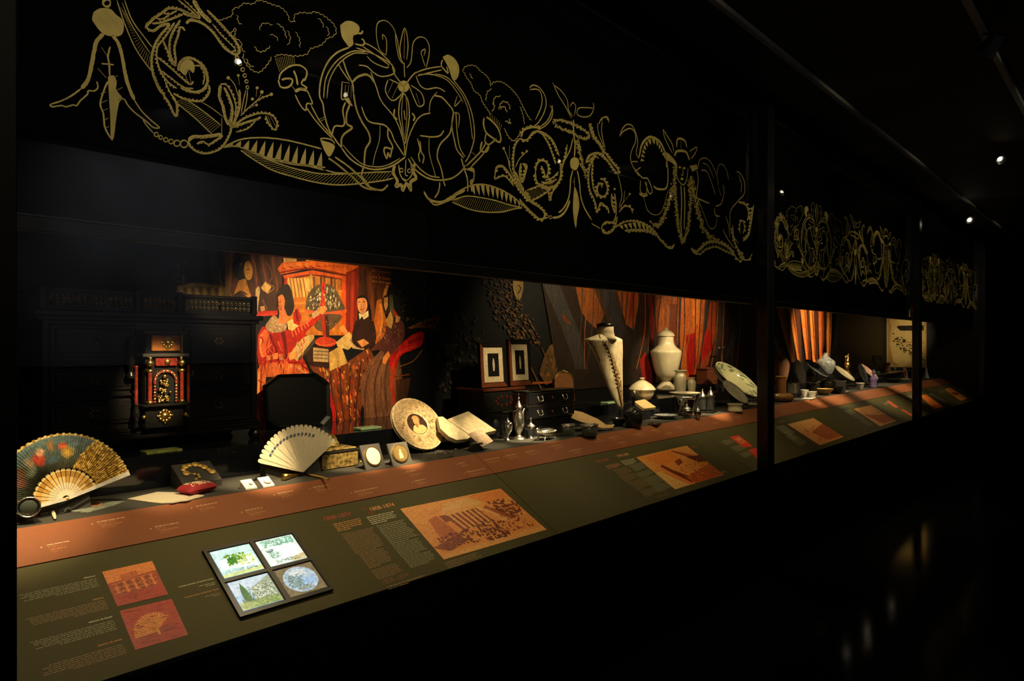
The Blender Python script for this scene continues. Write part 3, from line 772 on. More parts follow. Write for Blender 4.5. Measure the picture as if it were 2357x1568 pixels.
# --- first board
b0 = boards[0]
def block(name, b, *paras):
    for p in paras:
        mb = MB(); px_para(mb, *p[:6], **(p[6] if len(p) > 6 else {})); mb.build(name, M_text, b, recalc=False)
def rblock(name, b, xr_px, vr_px, n, vlast_px, xl_px, col, head, headw, hcol):
    """right-aligned paragraph with an italic heading"""
    mb = MB(); x1, t1 = on_panel(xr_px, vr_px); x0, _ = on_panel(xl_px[0], xl_px[1]); _, tl = on_panel(*vlast_px)
    pitch = (t1-tl)/(n-1); para(mb, x0, x1, t1, n, pitch, pitch*.36, col, True); mb.build(name, M_text, b, recalc=False)
    hx, ht = on_panel(*head); lettering(headw, 0.0084, hcol, b, 'heading', hx, ht, 0.3, align='RIGHT')
rblock('text_block', b0, 221, 1331, 6, (228,1348), (42,1366), PALE, (219,1327), 'Abanicos', M_lc)
rblock('text_block', b0, 241, 1381, 6, (249,1399), (56,1424), TAN, (239,1377), 'Palmitos', M_lo)
rblock('text_block', b0, 261, 1428, 6, (269,1447), (66,1474), PALE, (258,1421), 'Abanico de baraja', M_lc)
rblock('text_block', b0, 283, 1482, 6, (292,1502), (88,1530), TAN, (281,1473), 'Abanico de vareta', M_lo)
x, t = on_panel(491, 1333); lettering('Cristales pintados de linterna magica', 0.0074, M_lc, b0, 'heading', x, t, 0.3, align='RIGHT')
x, t = on_panel(503, 1357); lettering('Cristales pintats de llanterna magica', 0.0074, M_lo, b0, 'heading', x, t, 0.3, align='RIGHT')
mb = MB(); x, t = on_panel(494, 1340); para(mb, x-0.055, x, t, 2, 0.007, 0.003, PALE, True); mb.build('text_block', M_text, b0, recalc=False); mb = MB(); x, t = on_panel(506, 1364); para(mb, x-0.055, x, t, 2, 0.007, 0.003, TAN, True); mb.build('text_block', M_text, b0, recalc=False)
# period headings
def period(b, pts, s1, s2, s3, size, big):
    (u1,v1),(u2,v2),(u3,v3) = pts
    x, t = on_panel(u1, v1); lettering(s1, size, M_lr, b, 'period_heading', x, t, 0.12)
    x, t = on_panel(u2, v2); lettering(s2, size, M_lo, b, 'period_heading', x, t, 0.12)
    if s3: x, t = on_panel(u3, v3); lettering(s3, size, M_ld, b, 'period_heading', x, t, 0.12)
period(b0, ((745,1200),(852,1177),(880,1347)), '1808-1874', '1808-1874', '1808-1874', 0.030, 1)
# swash around the first numeral
def swash(b, u, v, k, m):
    mb = MB(); x, t = on_panel(u, v)
    pts = sm([(0.000,0.024),(-0.012,0.030),(-0.022,0.022),(-0.016,0.010),(-0.002,0.012),(0.010,0.004),(0.008,-0.014),(-0.006,-0.018),(-0.008,-0.006),(0.004,-0.004)], 5)
    pts = [(a*k, c*k) for a, c in pts]; w = 0.0011*k
    for p, q in zip(pts, pts[1:]):
        dx, dy = q[0]-p[0], q[1]-p[1]; l = math.hypot(dx, dy) or 1; nx, ny = -dy/l*w, dx/l*w
        mb.flat([panel_pt(x+p[0]+nx, t+p[1]+ny, .0016), panel_pt(x+q[0]+nx, t+q[1]+ny, .0016), panel_pt(x+q[0]-nx, t+q[1]-ny, .0016), panel_pt(x+p[0]-nx, t+p[1]-ny, .0016)])
    mb.build('swash', m, b, recalc=False)
swash(b0, 850, 1178, 1.0, M_lr)
block('text_block', b0, ((766,1207),(832,1194),5,ORN,None,(778,1222)), ((843,1191),(908,1176),5,CREAM,None,(856,1206)))
block('text_block', b0, ((786,1231),(860,1214),14,TAN,None,(826,1273)), ((866,1211),(934,1196),12,PALE,None,(900,1251)))
block('text_block', b0, ((826,1277),(888,1263),9,TAN,None,(850,1307)), ((902,1255),(966,1240),9,PALE,None,(930,1281)))
block('text_block', b0, ((854,1314),(918,1298),8,TAN,None,(868,1334)), ((928,1286),(994,1271),7,PALE,None,(944,1306)))
block('text_block', b0, ((1022,1296),(1104,1272),4,TAN,None,(1036,1306)), ((890,1351),(990,1322),2,TAN,None,(893,1356)))
# --- printed pictures on the boards: polygons in print, outline given by its corners
def quad_uv(c, a, b):                        # bilinear over corners TL,TR,BR,BL
    tl, tr, br, bl = c
    return tuple((tl[i]*(1-a)+tr[i]*a)*(1-b)+(bl[i]*(1-a)+br[i]*a)*b for i in range(2))
def scatter(rng, poly, area_k):
    xs = [p[0] for p in poly]; ys = [p[1] for p in poly]; A = (max(xs)-min(xs))*(max(ys)-min(ys)); out = []
    for _ in range(int(A*area_k)):
        c = (rng.uniform(min(xs),max(xs)), rng.uniform(min(ys),max(ys))); k = False; j = len(poly)-1
        for i in range(len(poly)):
            xi, yi = poly[i]; xj, yj = poly[j]
            if (yi > c[1]) != (yj > c[1]) and c[0] < (xj-xi)*(c[1]-yi)/(yj-yi)+xi: k = not k
            j = i
        if k: out.append(c)
    return out
PGAIN = 1.5
def pl(c):
    q = [v*PGAIN for v in lin(c)]; m = max(1, max(q)/.90); return tuple(v/m for v in q)
def picture(b, name, corners, base, shapes, h=0.0005, seed=1, mottles=(), dens=900):
    cs = [on_panel(*c) for c in corners]; mb = MB(); k = 0
    def pt(a, q): x, t = quad_uv(cs, min(1,max(0,a)), min(1,max(0,q))); return panel_pt(x, t, h+0.00003*k)
    rng = random.Random(seed)
    for col, pts in [(base, [(0,1),(1,1),(1,0),(0,0)])]+list(shapes):
        k += 1; mb.col = pl(col); mb.flat([pt(*p) for p in pts])
        for cx, cy in scatter(rng, pts, dens):
            k += 0.01; g = rng.uniform(.72,1.32); mb.col = tuple(min(.92,q*g) for q in pl(col)); a = rng.uniform(-.5,.5); L = rng.uniform(.012,.035); wd = rng.uniform(.003,.008)
            mb.flat([pt(cx+L*math.cos(a), cy+L*math.sin(a)), pt(cx-wd*math.sin(a), cy+wd), pt(cx-L*math.cos(a), cy-L*math.sin(a)), pt(cx+wd*math.sin(a), cy-wd)])
    for (col, n, x0, x1, y0, y1, sx, sy) in mottles:
        for _ in range(n*2):
            k += 0.06; cx, cy = rng.uniform(x0,x1), rng.uniform(y0,y1); f = rng.uniform(.3,.9); g = rng.uniform(.7,1.25)
            mb.col = tuple(min(.92,q*g) for q in pl(col)); a0 = rng.uniform(0, 6)
            mb.flat([pt(cx+sx*f*math.cos(a0+a*PI/3)*rng.uniform(.6,1), cy+sy*f*math.sin(a0+a*PI/3)*rng.uniform(.6,1)) for a in range(6)])
    return mb.build(name, M_print, b, recalc=False)
DK, MD, LT, SK = (120,45,12), (185,95,35), (225,150,75), (238,168,90)
# crowded square in front of a columned temple
sh = [((228,150,70), [(0,0),(1,0),(1,.35),(0,.35)]), ((205,120,50), [(.62,.02),(1,.0),(1,.2),(.75,.25)]), ((240,180,105), [(.35,.08),(.6,.04),(.7,.2),(.5,.3)]),
 ((200,125,60), [(.16,.16),(.30,.12),(.33,.5),(.20,.62)]), ((165,85,35), [(.14,.30),(.22,.26),(.27,.66),(.10,.7)]),
 ((235,175,105), [(.27,.22),(.42,.05),(.60,.20)]), ((215,150,80), [(.26,.22),(.61,.20),(.62,.28),(.27,.30)]), ((130,60,22), [(.28,.30),(.60,.28),(.64,.60),(.33,.62)]),
 ((120,55,20), [(.24,.28),(.30,.28),(.31,.40),(.25,.42)])]
for q in range(6): sh.append(((225,160,90), [(.315+.05*q,.29),(.335+.05*q,.29),(.375+.048*q,.62),(.355+.048*q,.63)]))
sh += [((232,165,90), [(.60,.24),(.64,.22),(.80,.62),(.73,.66)]), ((150,75,28), [(.66,.30),(.70,.28),(.86,.60),(.80,.64)]), ((205,135,70), [(.84,.44),(.90,.42),(.98,.66),(.92,.70)]),
 ((130,60,22), [(.0,.78),(.25,.66),(.3,.8),(.1,.9)]), ((235,165,85), [(0,.93),(1,.90),(1,1),(0,1)])]
picture(b0, 'temple_photograph', [(921,1172),(1152,1125),(1258,1220),(1022,1289)], (222,140,62), sh, seed=3, mottles=[((105,40,10),60,.08,.42,.62,.88,.018,.035),((95,35,10),70,.44,.66,.55,.92,.016,.04),((110,45,14),45,.74,.99,.22,.55,.025,.04),((120,50,16),40,.6,.95,.55,.85,.014,.03),((235,175,110),40,.1,.9,.6,.9,.008,.014)])
# photographs of a palace facade and of an open fan
sh = [((215,122,46), [(0,0),(1,0),(1,.26),(0,.36)]), ((150,60,22), [(0,.36),(1,.28),(1,.70),(0,.76)]), ((176,84,34), [(.28,.20),(.62,.16),(.62,.32),(.28,.36)]), ((160,50,20), [(0,.76),(1,.70),(1,1),(0,1)])]
for q in range(9): sh.append((((206,112,48),(120,46,18))[q % 2], [(.10+.09*q,.42-.007*q),(.15+.09*q,.415-.007*q),(.16+.09*q,.70-.006*q),(.11+.09*q,.705-.006*q)]))
for q in range(3): sh.append(((205,115,52), [(.06,.40+.13*q),(.94,.33+.13*q),(.94,.345+.13*q),(.06,.415+.13*q)]))
picture(b0, 'palace_photograph', [(235,1317),(350,1292),(387,1369),(270,1397)], (190,85,32), sh, seed=5, mottles=[((120,45,16),30,.1,.9,.4,.7,.03,.02),((215,125,58),24,.15,.85,.38,.68,.03,.02),((140,42,20),14,.05,.95,.75,.95,.12,.02)])
sh = [((150,45,20), [(0,.75),(1,.68),(1,1),(0,1)]), ((140,50,20), [(.12,.78),(.75,.62),(.85,.7),(.2,.9)])]
for q in range(19):
    a0 = PI*(1.02-0.80*q/19); a1 = PI*(1.02-0.80*(q+0.8)/19); r = .42
    sh.append(((222,140,62) if q % 2 else (205,118,48), [(.50,.72),(.50+r*math.cos(a0),.72-1.15*r*math.sin(a0)),(.50+r*math.cos(a1),.72-1.15*r*math.sin(a1))]))
sh.append(((225,150,70), [(.48,.70),(.53,.68),(.54,.80),(.50,.82)]))
picture(b0, 'fan_photograph', [(275,1407),(395,1379),(433,1462),(311,1497)], (160,48,18), sh, seed=6, mottles=[((140,38,14),20,.05,.95,.05,.95,.12,.03)])
# --- second board
b1 = boards[1]
period(b1, ((1372,1066),(1422,1053),(1514,1148)), '1598-1808', '1598-1808', '1598-1808', 0.030, 1)
swash(b1, 1421, 1053, 1.0, M_ld)
block('text_block', b1, ((1393,1073),(1424,1065),4,ORN,None,(1400,1079)), ((1428,1062),(1460,1055),5,CREAM,None,(1436,1071)))
block('text_block', b1, ((1410,1082),(1444,1074),7,TAN,None,(1424,1095)), ((1446,1072),(1478,1065),7,PALE,None,(1458,1085)))
block('text_block', b1, ((1426,1098),(1460,1090),6,TAN,None,(1440,1109)), ((1462,1090),(1496,1080),6,PALE,None,(1472,1100)))
block('text_block', b1, ((1444,1111),(1482,1101),8,TAN,None,(1464,1128)), ((1480,1102),(1520,1093),8,PALE,None,(1496,1117)))
block('text_block', b1, ((1470,1131),(1506,1121),6,TAN,None,(1484,1143)), ((1500,1119),(1540,1110),6,PALE,None,(1514,1132)))
sh = [((228,150,70), [(0,0),(1,0),(1,.3),(0,.4)]), ((215,120,45), [(.1,.05),(.6,.02),(.6,.3),(.2,.4)]), ((150,70,28), [(.62,.05),(.66,.03),(1,.42),(.98,.55),(.80,.36)]), ((85,35,14), [(.75,.30),(1,.34),(1,.55),(.85,.52)]),
 ((110,45,18), [(.18,.38),(.24,.34),(.30,.55),(.42,.78),(.36,.98),(.3,.8),(.22,.55)]), ((240,180,100), [(0,.5),(.14,.5),(.30,1),(0,1)]), ((225,130,55), [(.1,.52),(.22,.6),(.36,.98),(.28,1)]), ((165,75,28), [(.36,.8),(1,.62),(1,.98),(.4,1)]), ((130,55,22), [(.48,.34),(.62,.30),(.6,.42),(.46,.48)])]
picture(b1, 'harbour_photograph', [(1464,1053),(1580,1026),(1666,1093),(1554,1127)], (222,138,58), sh, seed=8, mottles=[((140,60,22),60,.38,.98,.5,.92,.02,.03),((232,165,90),50,.38,.95,.42,.9,.014,.02)])
sh = [((205,110,60), [(.2,.2),(.8,.15),(.85,.6),(.25,.7)]), ((240,170,110), [(.35,.2),(.75,.2),(.6,.45)]), ((110,40,20), [(.35,.5),(.7,.4),(.6,.55)])]
picture(b1, 'small_red_photograph', [(1679,1006),(1700,1002),(1734,1028),(1712,1031)], (190,60,35), sh, seed=9)
picture(b1, 'small_red_photograph', [(1722,1036),(1738,1031),(1766,1054),(1748,1060)], (185,55,32), [], seed=10)
block('text_block', b1, ((1659,1016),(1684,1011),8,PALE,None,(1672,1024)), ((1680,1030),(1706,1024),9,PALE,None,(1694,1040)), ((1700,1045),(1726,1040),8,PALE,None,(1714,1053)))
x, t = on_panel(1658, 1091); lettering('Cultura', 0.030, M_lo, b1, 'period_heading', x, t, 0.12); swash(b1, 1660, 1090, 1.0, M_lo)
x, t = on_panel(1593, 1032); lettering('Cultura', 0.030, M_lr, b1, 'period_heading', x, t, 0.12)
mb = MB(); mb.col = lin((40,36,22)); mb.flat([pp(1668,1042,.0012), pp(1670,1042,.0012), pp(1728,1084,.0012), pp(1725,1084,.0012)]); mb.build('ruled_line', M_text, b1, recalc=False)
# --- boards of the middle and far bay
b2, b3, b4, b5 = boards[2], boards[3], boards[4], boards[5]
def z4(x, y): return (1760+x/4.533, 860+y/4.533)
sh = [((228,160,85), [(0,0),(1,0),(1,.3),(0,.4)]), ((150,75,32), [(.3,.5),(1,.3),(1,.95),(.45,.95)]), ((200,125,58), [(0,.9),(1,.95),(1,1),(0,1)])]
picture(b3, 'street_photograph', [z4(240,530),z4(510,465),z4(825,662),z4(575,750)], (215,140,65), sh, seed=11, mottles=[((120,55,22),50,.15,.95,.3,.9,.03,.04)])
picture(b4, 'market_photograph', [z4(930,370),z4(1110,330),z4(1370,492),z4(1205,552)], (220,150,72), [((150,70,26), [(.05,.35),(.5,.5),(1,.6),(1,.95),(.3,.95)])], seed=12, mottles=[((120,45,15),40,.1,.95,.35,.9,.03,.05)])
picture(b4, 'long_red_photograph', [z4(1265,288),z4(1305,285),z4(1400,352),z4(1365,360)], (180,85,50), [], seed=13)
picture(b4, 'long_red_photograph', [z4(1420,378),z4(1450,374),z4(1555,436),z4(1525,444)], (185,75,45), [], seed=14)
picture(b5, 'garden_photograph', [z4(1620,225),z4(1690,220),z4(1862,345),z4(1770,376)], (205,110,40), [], seed=15, mottles=[((120,45,15),26,.1,.9,.2,.9,.04,.06)])
picture(b5, 'group_photograph', [z4(1875,165),z4(1930,145),z4(2115,258),z4(2050,288)], (215,130,60), [((130,60,25), [(.1,.3),(.9,.4),(.9,.6),(.2,.6)])], seed=16)
for (b, rows) in ((b3, [((110,560),(205,540),(240,640),4,CREAM),((160,600),(235,590),(300,690),6,PALE),((220,660),(330,640),(370,745),6,PALE),((130,500),(210,480),(150,515),2,TAN)]), (b4, [((830,390),(910,375),(900,430),4,CREAM),((900,430),(980,420),(1000,490),6,PALE),((1000,500),(1060,480),(1090,545),5,PALE),((1470,240),(1530,230),(1500,275),4,CREAM),((1230,310),(1280,300),(1260,330),3,PALE)]), (b5, [((1700,215),(1760,210),(1880,300),12,CREAM),((1800,180),(1860,165),(1850,200),3,PALE)])):
    for (l, r, bt, n, c) in rows: mb = MB(); px_para(mb, z4(*l), z4(*r), 2*n, c, None, z4(*bt)); mb.build('text_block', M_text, b, recalc=False)
# --- light box with four glass slides set on the first board
lb = thing('slide_light_box', 'dark framed light box with four glowing painted glass slides', 'light box', (0,0,0))
M_lbf = mat('box_frame', lin((60,56,40)), 0.35)
cs = [on_panel(*c) for c in ((463,1268),(680,1229),(762,1364),(549,1426))]
x0 = sum(c[0] for c in (cs[0],cs[3]))/2; x1 = sum(c[0] for c in (cs[1],cs[2]))/2; t1 = (cs[0][1]+cs[1][1])/2; t0 = (cs[2][1]+cs[3][1])/2
W, H = x1-x0, t1-t0
H0, H1 = 0.0005, 0.0125
def fbar(a0, a1, b0_, b1_, hh=H1): return MB().prism([(x0+W*a0,t0+H*b0_),(x0+W*a1,t0+H*b0_),(x0+W*a1,t0+H*b1_),(x0+W*a0,t0+H*b1_)], PFR, H0, hh)
fbar(0,1,0,1,0.008).build('back_plate', M_lbf, lb)
for nm, a in (('side_bar',(0,.03,0,1)),('side_bar',(.97,1,0,1)),('rail',(.03,.97,0,.04)),('rail',(.03,.97,.96,1)),('mullion',(.482,.522,.04,.96)),('crossbar',(.03,.482,.482,.52)),('crossbar',(.522,.97,.482,.52))):
    fbar(*a).build(nm, M_lbf, lb)
M_slide = mat('backlit_slide', (1,1,1), 0.15, noise=0.30, nscale=90, attr=True, emit='col', es=0.9)
def slide(a0, a1, b0_, b1_, base, shapes, mott, seed, rnd=False):
    mb = MB(); k = 0; rng = random.Random(seed)
    def pt(p, q): return panel_pt(x0+W*(a0+(a1-a0)*p), t0+H*(b1_-(b1_-b0_)*q), 0.0105+0.00005*k)
    mb.col = lin(base); mb.prism([(x0+W*a0,t0+H*b0_),(x0+W*a1,t0+H*b0_),(x0+W*a1,t0+H*b1_),(x0+W*a0,t0+H*b1_)], PFR, 0.0082, 0.0105)
    for col, pts in shapes: k += 1; mb.col = lin(col); mb.flat([pt(*p) for p in pts])
    for (col, n, px0, px1, py0, py1, sx, sy) in mott:
        for _ in range(n*4):
            k += 0.03; cx, cy = rng.uniform(px0,px1), rng.uniform(py0,py1); g = rng.uniform(.75,1.2); f = rng.uniform(.2,.7); mb.col = tuple(q*g for q in lin(col)); a_ = rng.uniform(0,6)
            mb.flat([pt(min(.98,max(.02,cx+sx*f*math.cos(a_+i*PI/3)*rng.uniform(.5,1))), min(.98,max(.02,cy+sy*f*math.sin(a_+i*PI/3)*rng.uniform(.5,1)))) for i in range(6)])
    return mb.build('glass_slide', M_slide, lb, recalc=False)
slide(.055,.465,.540,.945,(190,225,230), [((235,250,250), [(.05,.4),(.5,.3),(.95,.5),(.95,.8),(.05,.7)]), ((200,215,150), [(0,.9),(1,.85),(1,1),(0,1)])], [((110,150,60),40,.25,.75,.25,.6,.06,.10),((70,125,45),26,.3,.6,.35,.62,.05,.08),((240,250,250),16,.5,.8,.5,.8,.05,.07),((120,130,120),20,.1,.9,.78,.9,.04,.03),((190,205,110),20,.5,.9,.3,.7,.05,.06)], 21)
slide(.540,.955,.540,.945,(225,240,240), [((250,255,255), [(.3,.3),(.8,.3),(.85,.8),(.3,.8)]), ((200,190,150), [(.6,.85),(1,.75),(1,1),(.6,1)])], [((130,180,160),50,.1,.95,.03,.3,.07,.08),((150,185,170),20,.15,.4,.5,.75,.06,.07),((90,120,110),10,.1,.3,.4,.5,.06,.03),((110,125,110),30,.2,.8,.82,.95,.03,.03),((250,255,255),16,.35,.75,.35,.75,.08,.1)], 22)
slide(.055,.465,.06,.465,(150,185,215), [((185,205,225), [(0,0),(1,0),(.6,.35),(0,.5)]), ((150,160,140), [(.45,.35),(1,.05),(1,.8),(.4,.75)]), ((150,165,110), [(0,.75),(1,.75),(1,1),(0,1)]), ((60,100,50), [(.25,.10),(.31,.32),(.35,.58),(.32,.76),(.19,.76),(.16,.56),(.19,.30)])], [((200,210,200),60,.4,1,.3,.75,.05,.05),((110,130,100),50,.3,1,.3,.8,.04,.04),((120,140,80),40,.05,.95,.78,.98,.06,.03),((70,95,60),16,.1,.4,.6,.8,.03,.04)], 23)
o = slide(.540,.955,.06,.465,(120,108,80), [((165,185,205), [(.5+.44*math.cos(a*PI/14),.5+.46*math.sin(a*PI/14)) for a in range(28)])], [((200,210,215),24,.3,.7,.15,.35,.08,.06),((120,145,140),50,.15,.55,.3,.75,.06,.05),((150,180,215),30,.5,.85,.5,.75,.08,.06),((130,140,120),30,.3,.7,.75,.88,.05,.03)], 24)
# ------------------------------------------------------------------ printed mural along the back of the case
M_mur = mat('mural_print', (1,1,1), 0.55, noise=0.30, nscale=34, attr=True, stretch=(1.0,1.0,0.35), spec=0.25)
mural = thing('mural', 'printed mural of seated ladies, drapery and curtains behind the exhibits', 'mural', (0,0,0))
MK = [0]
def mpt(u, v):
    p = on_y(u, v, MY-0.012); return Vector((p.x, MY-0.0045-0.000018*MK[0], max(PLZ+.0005, p.z)))
mb = MB(); mb.col = lin((17,17,16)); mb.box(X0, X1+0.03, MY-0.004, MY, PLZ-0.02, 2.30); mb.build('backing', M_mur, mural)
GAIN = 1.0
SRNG = random.Random(99)
def shape(mb, col, s, raw=False):
    MK[0] += 1; mb.col = tuple(min(0.9, GAIN*q) for q in lin(col)); pts = P_(s) if isinstance(s, str) else s
    if not raw and len(pts) > 5: pts = sm(pts+[pts[0]], 3)[:-1]
    mb.flat([mpt(*p) for p in pts]); base = mb.col; cy0 = sum(p[1] for p in pts)/len(pts)
    for c in scatter(SRNG, pts, 1/9.0):                       # brush work
        MK[0] += 0.008; g = SRNG.uniform(.62,1.36); mb.col = tuple(min(.9, q*g) for q in base); a = PI/2+SRNG.gauss(0,.25); L = SRNG.uniform(1.5,4.5); wd = SRNG.uniform(.5,1.3)
        if not (inside((c[0]+L*math.cos(a), c[1]+L*math.sin(a)), pts) and inside((c[0]-L*math.cos(a), c[1]-L*math.sin(a)), pts)): continue
        mb.flat([mpt(c[0]+L*math.cos(a), c[1]+L*math.sin(a)), mpt(c[0]-wd, c[1]), mpt(c[0]-L*math.cos(a), c[1]-L*math.sin(a)), mpt(c[0]+wd, c[1])])
def strip(mb, col, s, w0, w1=None):
    MK[0] += 1; mb.col = tuple(min(0.9, GAIN*q) for q in lin(col)); pts = sm(P_(s) if isinstance(s, str) else s, 5); n = len(pts); L = []; R = []
    w1 = w0 if w1 is None else w1
    for i, p in enumerate(pts):
        a, b = pts[max(0,i-1)], pts[min(n-1,i+1)]; dx, dy = b[0]-a[0], b[1]-a[1]; l = math.hypot(dx,dy) or 1; h = (w0+(w1-w0)*i/(n-1))/2
        L.append(mpt(p[0]-dy/l*h, p[1]+dx/l*h)); R.append(mpt(p[0]+dy/l*h, p[1]-dx/l*h))
    mb.add(L+R, [(i,i+1,n+i+1,n+i) for i in range(n-1)])
def inside(p, poly):
    x, y = p; c = False; j = len(poly)-1
    for i in range(len(poly)):
        xi, yi = poly[i]; xj, yj = poly[j]
        if (yi > y) != (yj > y) and x < (xj-xi)*(y-yi)/(yj-yi)+xi: c = not c
        j = i
    return c
def mottle(mb, cols, poly, n, sx, sy, seed=1, tilt=0.0):
    rng = random.Random(seed); poly = P_(poly) if isinstance(poly, str) else poly
    xs = [p[0] for p in poly]; ys = [p[1] for p in poly]; k = 0
    while k < n:
        c = (rng.uniform(min(xs),max(xs)), rng.uniform(min(ys),max(ys))); k += 1
        if not inside(c, poly): continue
        MK[0] += 0.03; f = rng.uniform(.5,1.3); mb.col = tuple(min(.9, GAIN*q*rng.uniform(.8,1.2)) for q in lin(rng.choice(cols))); a0 = rng.uniform(0,6)
        mb.flat([mpt(c[0]+sx*f*math.cos(a0+a*PI/3)*rng.uniform(.6,1)+tilt*sy*f*math.sin(a0+a*PI/3), c[1]+sy*f*math.sin(a0+a*PI/3)*rng.uniform(.6,1)) for a in range(6)])
def mp(name, fn):
    mb = MB(); fn(mb); o = mb.build(name, M_mur, mural, recalc=False); return o
def f(m):
    shape(m, (84,54,34), '528,575 602,580 602,708 528,708', True); shape(m, (74,40,22), '818,606 856,610 856,700 818,700', True); shape(m, (40,36,28), '896,620 930,626 930,760 900,760', True)
mp('background_tones', f)
# -- garden end: stone, foliage
def f(m):
    shape(m, (70,66,48), '478,560 500,560 508,660 492,668', True); shape(m, (150,95,48), '516,560 540,560 536,640 530,700 522,700', True); strip(m, (190,130,70), '534,575 532,620 530,660', 4, 2)
    strip(m, (120,90,50), '505,620 510,650 515,665', 6, 3)
    shape(m, (140,105,52), '408,668 412,656 446,650 490,654 530,668 532,702 420,702 409,690'); shape(m, (190,150,80), '412,660 446,652 486,656 486,661 446,658 414,666')
    for i in range(11): strip(m, ((185,150,80),(85,62,30))[i % 2], [(418+i*9,662),(421+i*9,700)], 5, 3)
    shape(m, (150,100,45), '415,650 424,628 428,650', True); mottle(m, [(60,62,40),(85,80,45),(40,44,32)], '405,600 430,600 430,650 405,650', 30, 4, 5, 3)
mp('garden_stonework', f)
def f(m):
    shape(m, (84,46,26), '574,570 650,575 650,700 600,735 576,700', True)
    for i, x in enumerate((586,598,610,622,634)): strip(m, ((120,66,40),(60,34,20))[i % 2], [(x-6,580),(x-2,620),(x+6,660),(x+2,720)], 6, 4)
    strip(m, (160,85,45), '578,580 588,610 592,650', 4, 3); strip(m, (110,60,40), '612,600 628,630 622,650', 4)
    shape(m, (205,165,105), '590,666 598,660 601,690 598,722 591,728 589,700'); shape(m, (70,40,24), '600,668 618,676 634,666 642,700 640,724 598,724 597,696')
    shape(m, (222,165,92), '602,662 612,648 626,660 618,676 606,668', True); strip(m, (130,95,55), '614,650 632,662 620,674', 3); strip(m, (120,80,50), '606,690 616,712', 4, 2); shape(m, (200,140,80), '600,706 610,704 612,714 602,718')
    shape(m, (185,40,18), '591,717 640,715 640,726 592,729', True); strip(m, (215,75,35), '592,726 638,722', 2)
mp('draped_marble_bust', f)
def f(m):
    shape(m, (110,62,40), '538,640 552,646 545,680 536,702 534,660', True); shape(m, (36,28,22), '536,616 541,602 556,595 572,597 582,612 578,640 568,646 566,640 556,646 541,634')
    shape(m, (232,158,66), '565,606 573,600 580,610 583,626 580,640 573,645 567,640 563,624'); strip(m, (90,45,20), '569,621 575,620', 2); strip(m, (190,85,40), '575,637 580,636', 2); shape(m, (150,80,35), '552,606 558,604 558,612 553,613', True)
    shape(m, (218,140,55), '551,646 566,642 571,656 578,678 583,690 566,690 541,682 545,662'); shape(m, (72,48,34), '538,686 546,674 560,674 570,684 584,692 584,706 538,706'); strip(m, (45,30,22), '540,680 556,671 570,678', 3)
mp('lady_at_the_balustrade', f)
# -- library
def f(m):
    shape(m, (205,150,85), '652,585 684,588 684,604 655,606', True); shape(m, (210,140,75), '705,590 725,592 720,604 706,604', True)
    shape(m, (228,98,22), '640,618 652,604 720,600 796,608 828,612 828,626 800,634 720,616 648,632', True); shape(m, (240,120,35), '655,607 718,603 718,612 655,618', True); strip(m, (130,38,12), '644,628 718,618 800,634', 4)
    shape(m, (210,85,22), '652,634 720,622 798,636 798,644 720,632 656,642', True); strip(m, (120,36,12), '654,644 720,633 798,645', 3)
    shape(m, (200,112,32), '660,644 720,634 794,646 794,772 664,772', True)
    for i in range(8):
        x = 664+i*7.6; strip(m, ((232,172,88),(214,150,70))[i % 2], [(x,640),(x+4,662),(x+7,684)], 5.4); strip(m, (120,66,24), [(x+3.6,640),(x+7.6,662),(x+10.6,684)], 1.6)
    strip(m, (228,170,90), '703,640 712,670', 5); strip(m, (190,150,70), '717,632 713,668', 5)
    for i in range(9): strip(m, ((120,74,34),(165,110,55),(95,55,25))[i % 3], [(724+i*8,636+i*.9),(724+i*8,668)], 5)
    for i in range(5): strip(m, ((190,105,35),(225,135,45))[i % 2], [(668,690+i*9),(716,688+i*9)], 4)
    mottle(m, [(205,130,45),(170,85,25),(225,140,50)], '780,650 794,650 794,770 780,770', 20, 4, 2, 4)
    shape(m, (222,80,18), '788,640 798,640 797,772 786,772', True); shape(m, (135,36,12), '797,628 828,614 822,772 797,772', True); strip(m, (175,50,20), '814,626 812,700 810,770', 7); strip(m, (170,45,18), '660,640 656,668', 7)
mp('bookcase', f)
def f(m):
    shape(m, (92,74,50), '704,717 706,692 716,668 735,655 756,654 775,668 787,692 790,717'); mottle(m, [(200,172,120),(150,120,80),(60,46,32),(225,200,150)], '708,712 712,676 740,660 770,668 786,710', 90, 2.2, 5, 5)
    shape(m, (205,48,20), '742,652 751,654 749,690 752,718 736,718 740,690'); shape(m, (212,88,40), '700,711 745,720 800,712 798,720 770,727 740,726 704,718', True)
    shape(m, (98,70,44), '712,724 786,724 776,746 757,762 736,762 722,748'); strip(m, (170,44,22), '742,724 746,750 750,778', 9); strip(m, (70,34,20), '752,726 756,776', 8)
    shape(m, (190,56,24), '722,786 740,776 764,778 776,788 764,798 738,798'); strip(m, (225,95,45), '726,788 746,796 772,790', 3)
mp('globe', f)
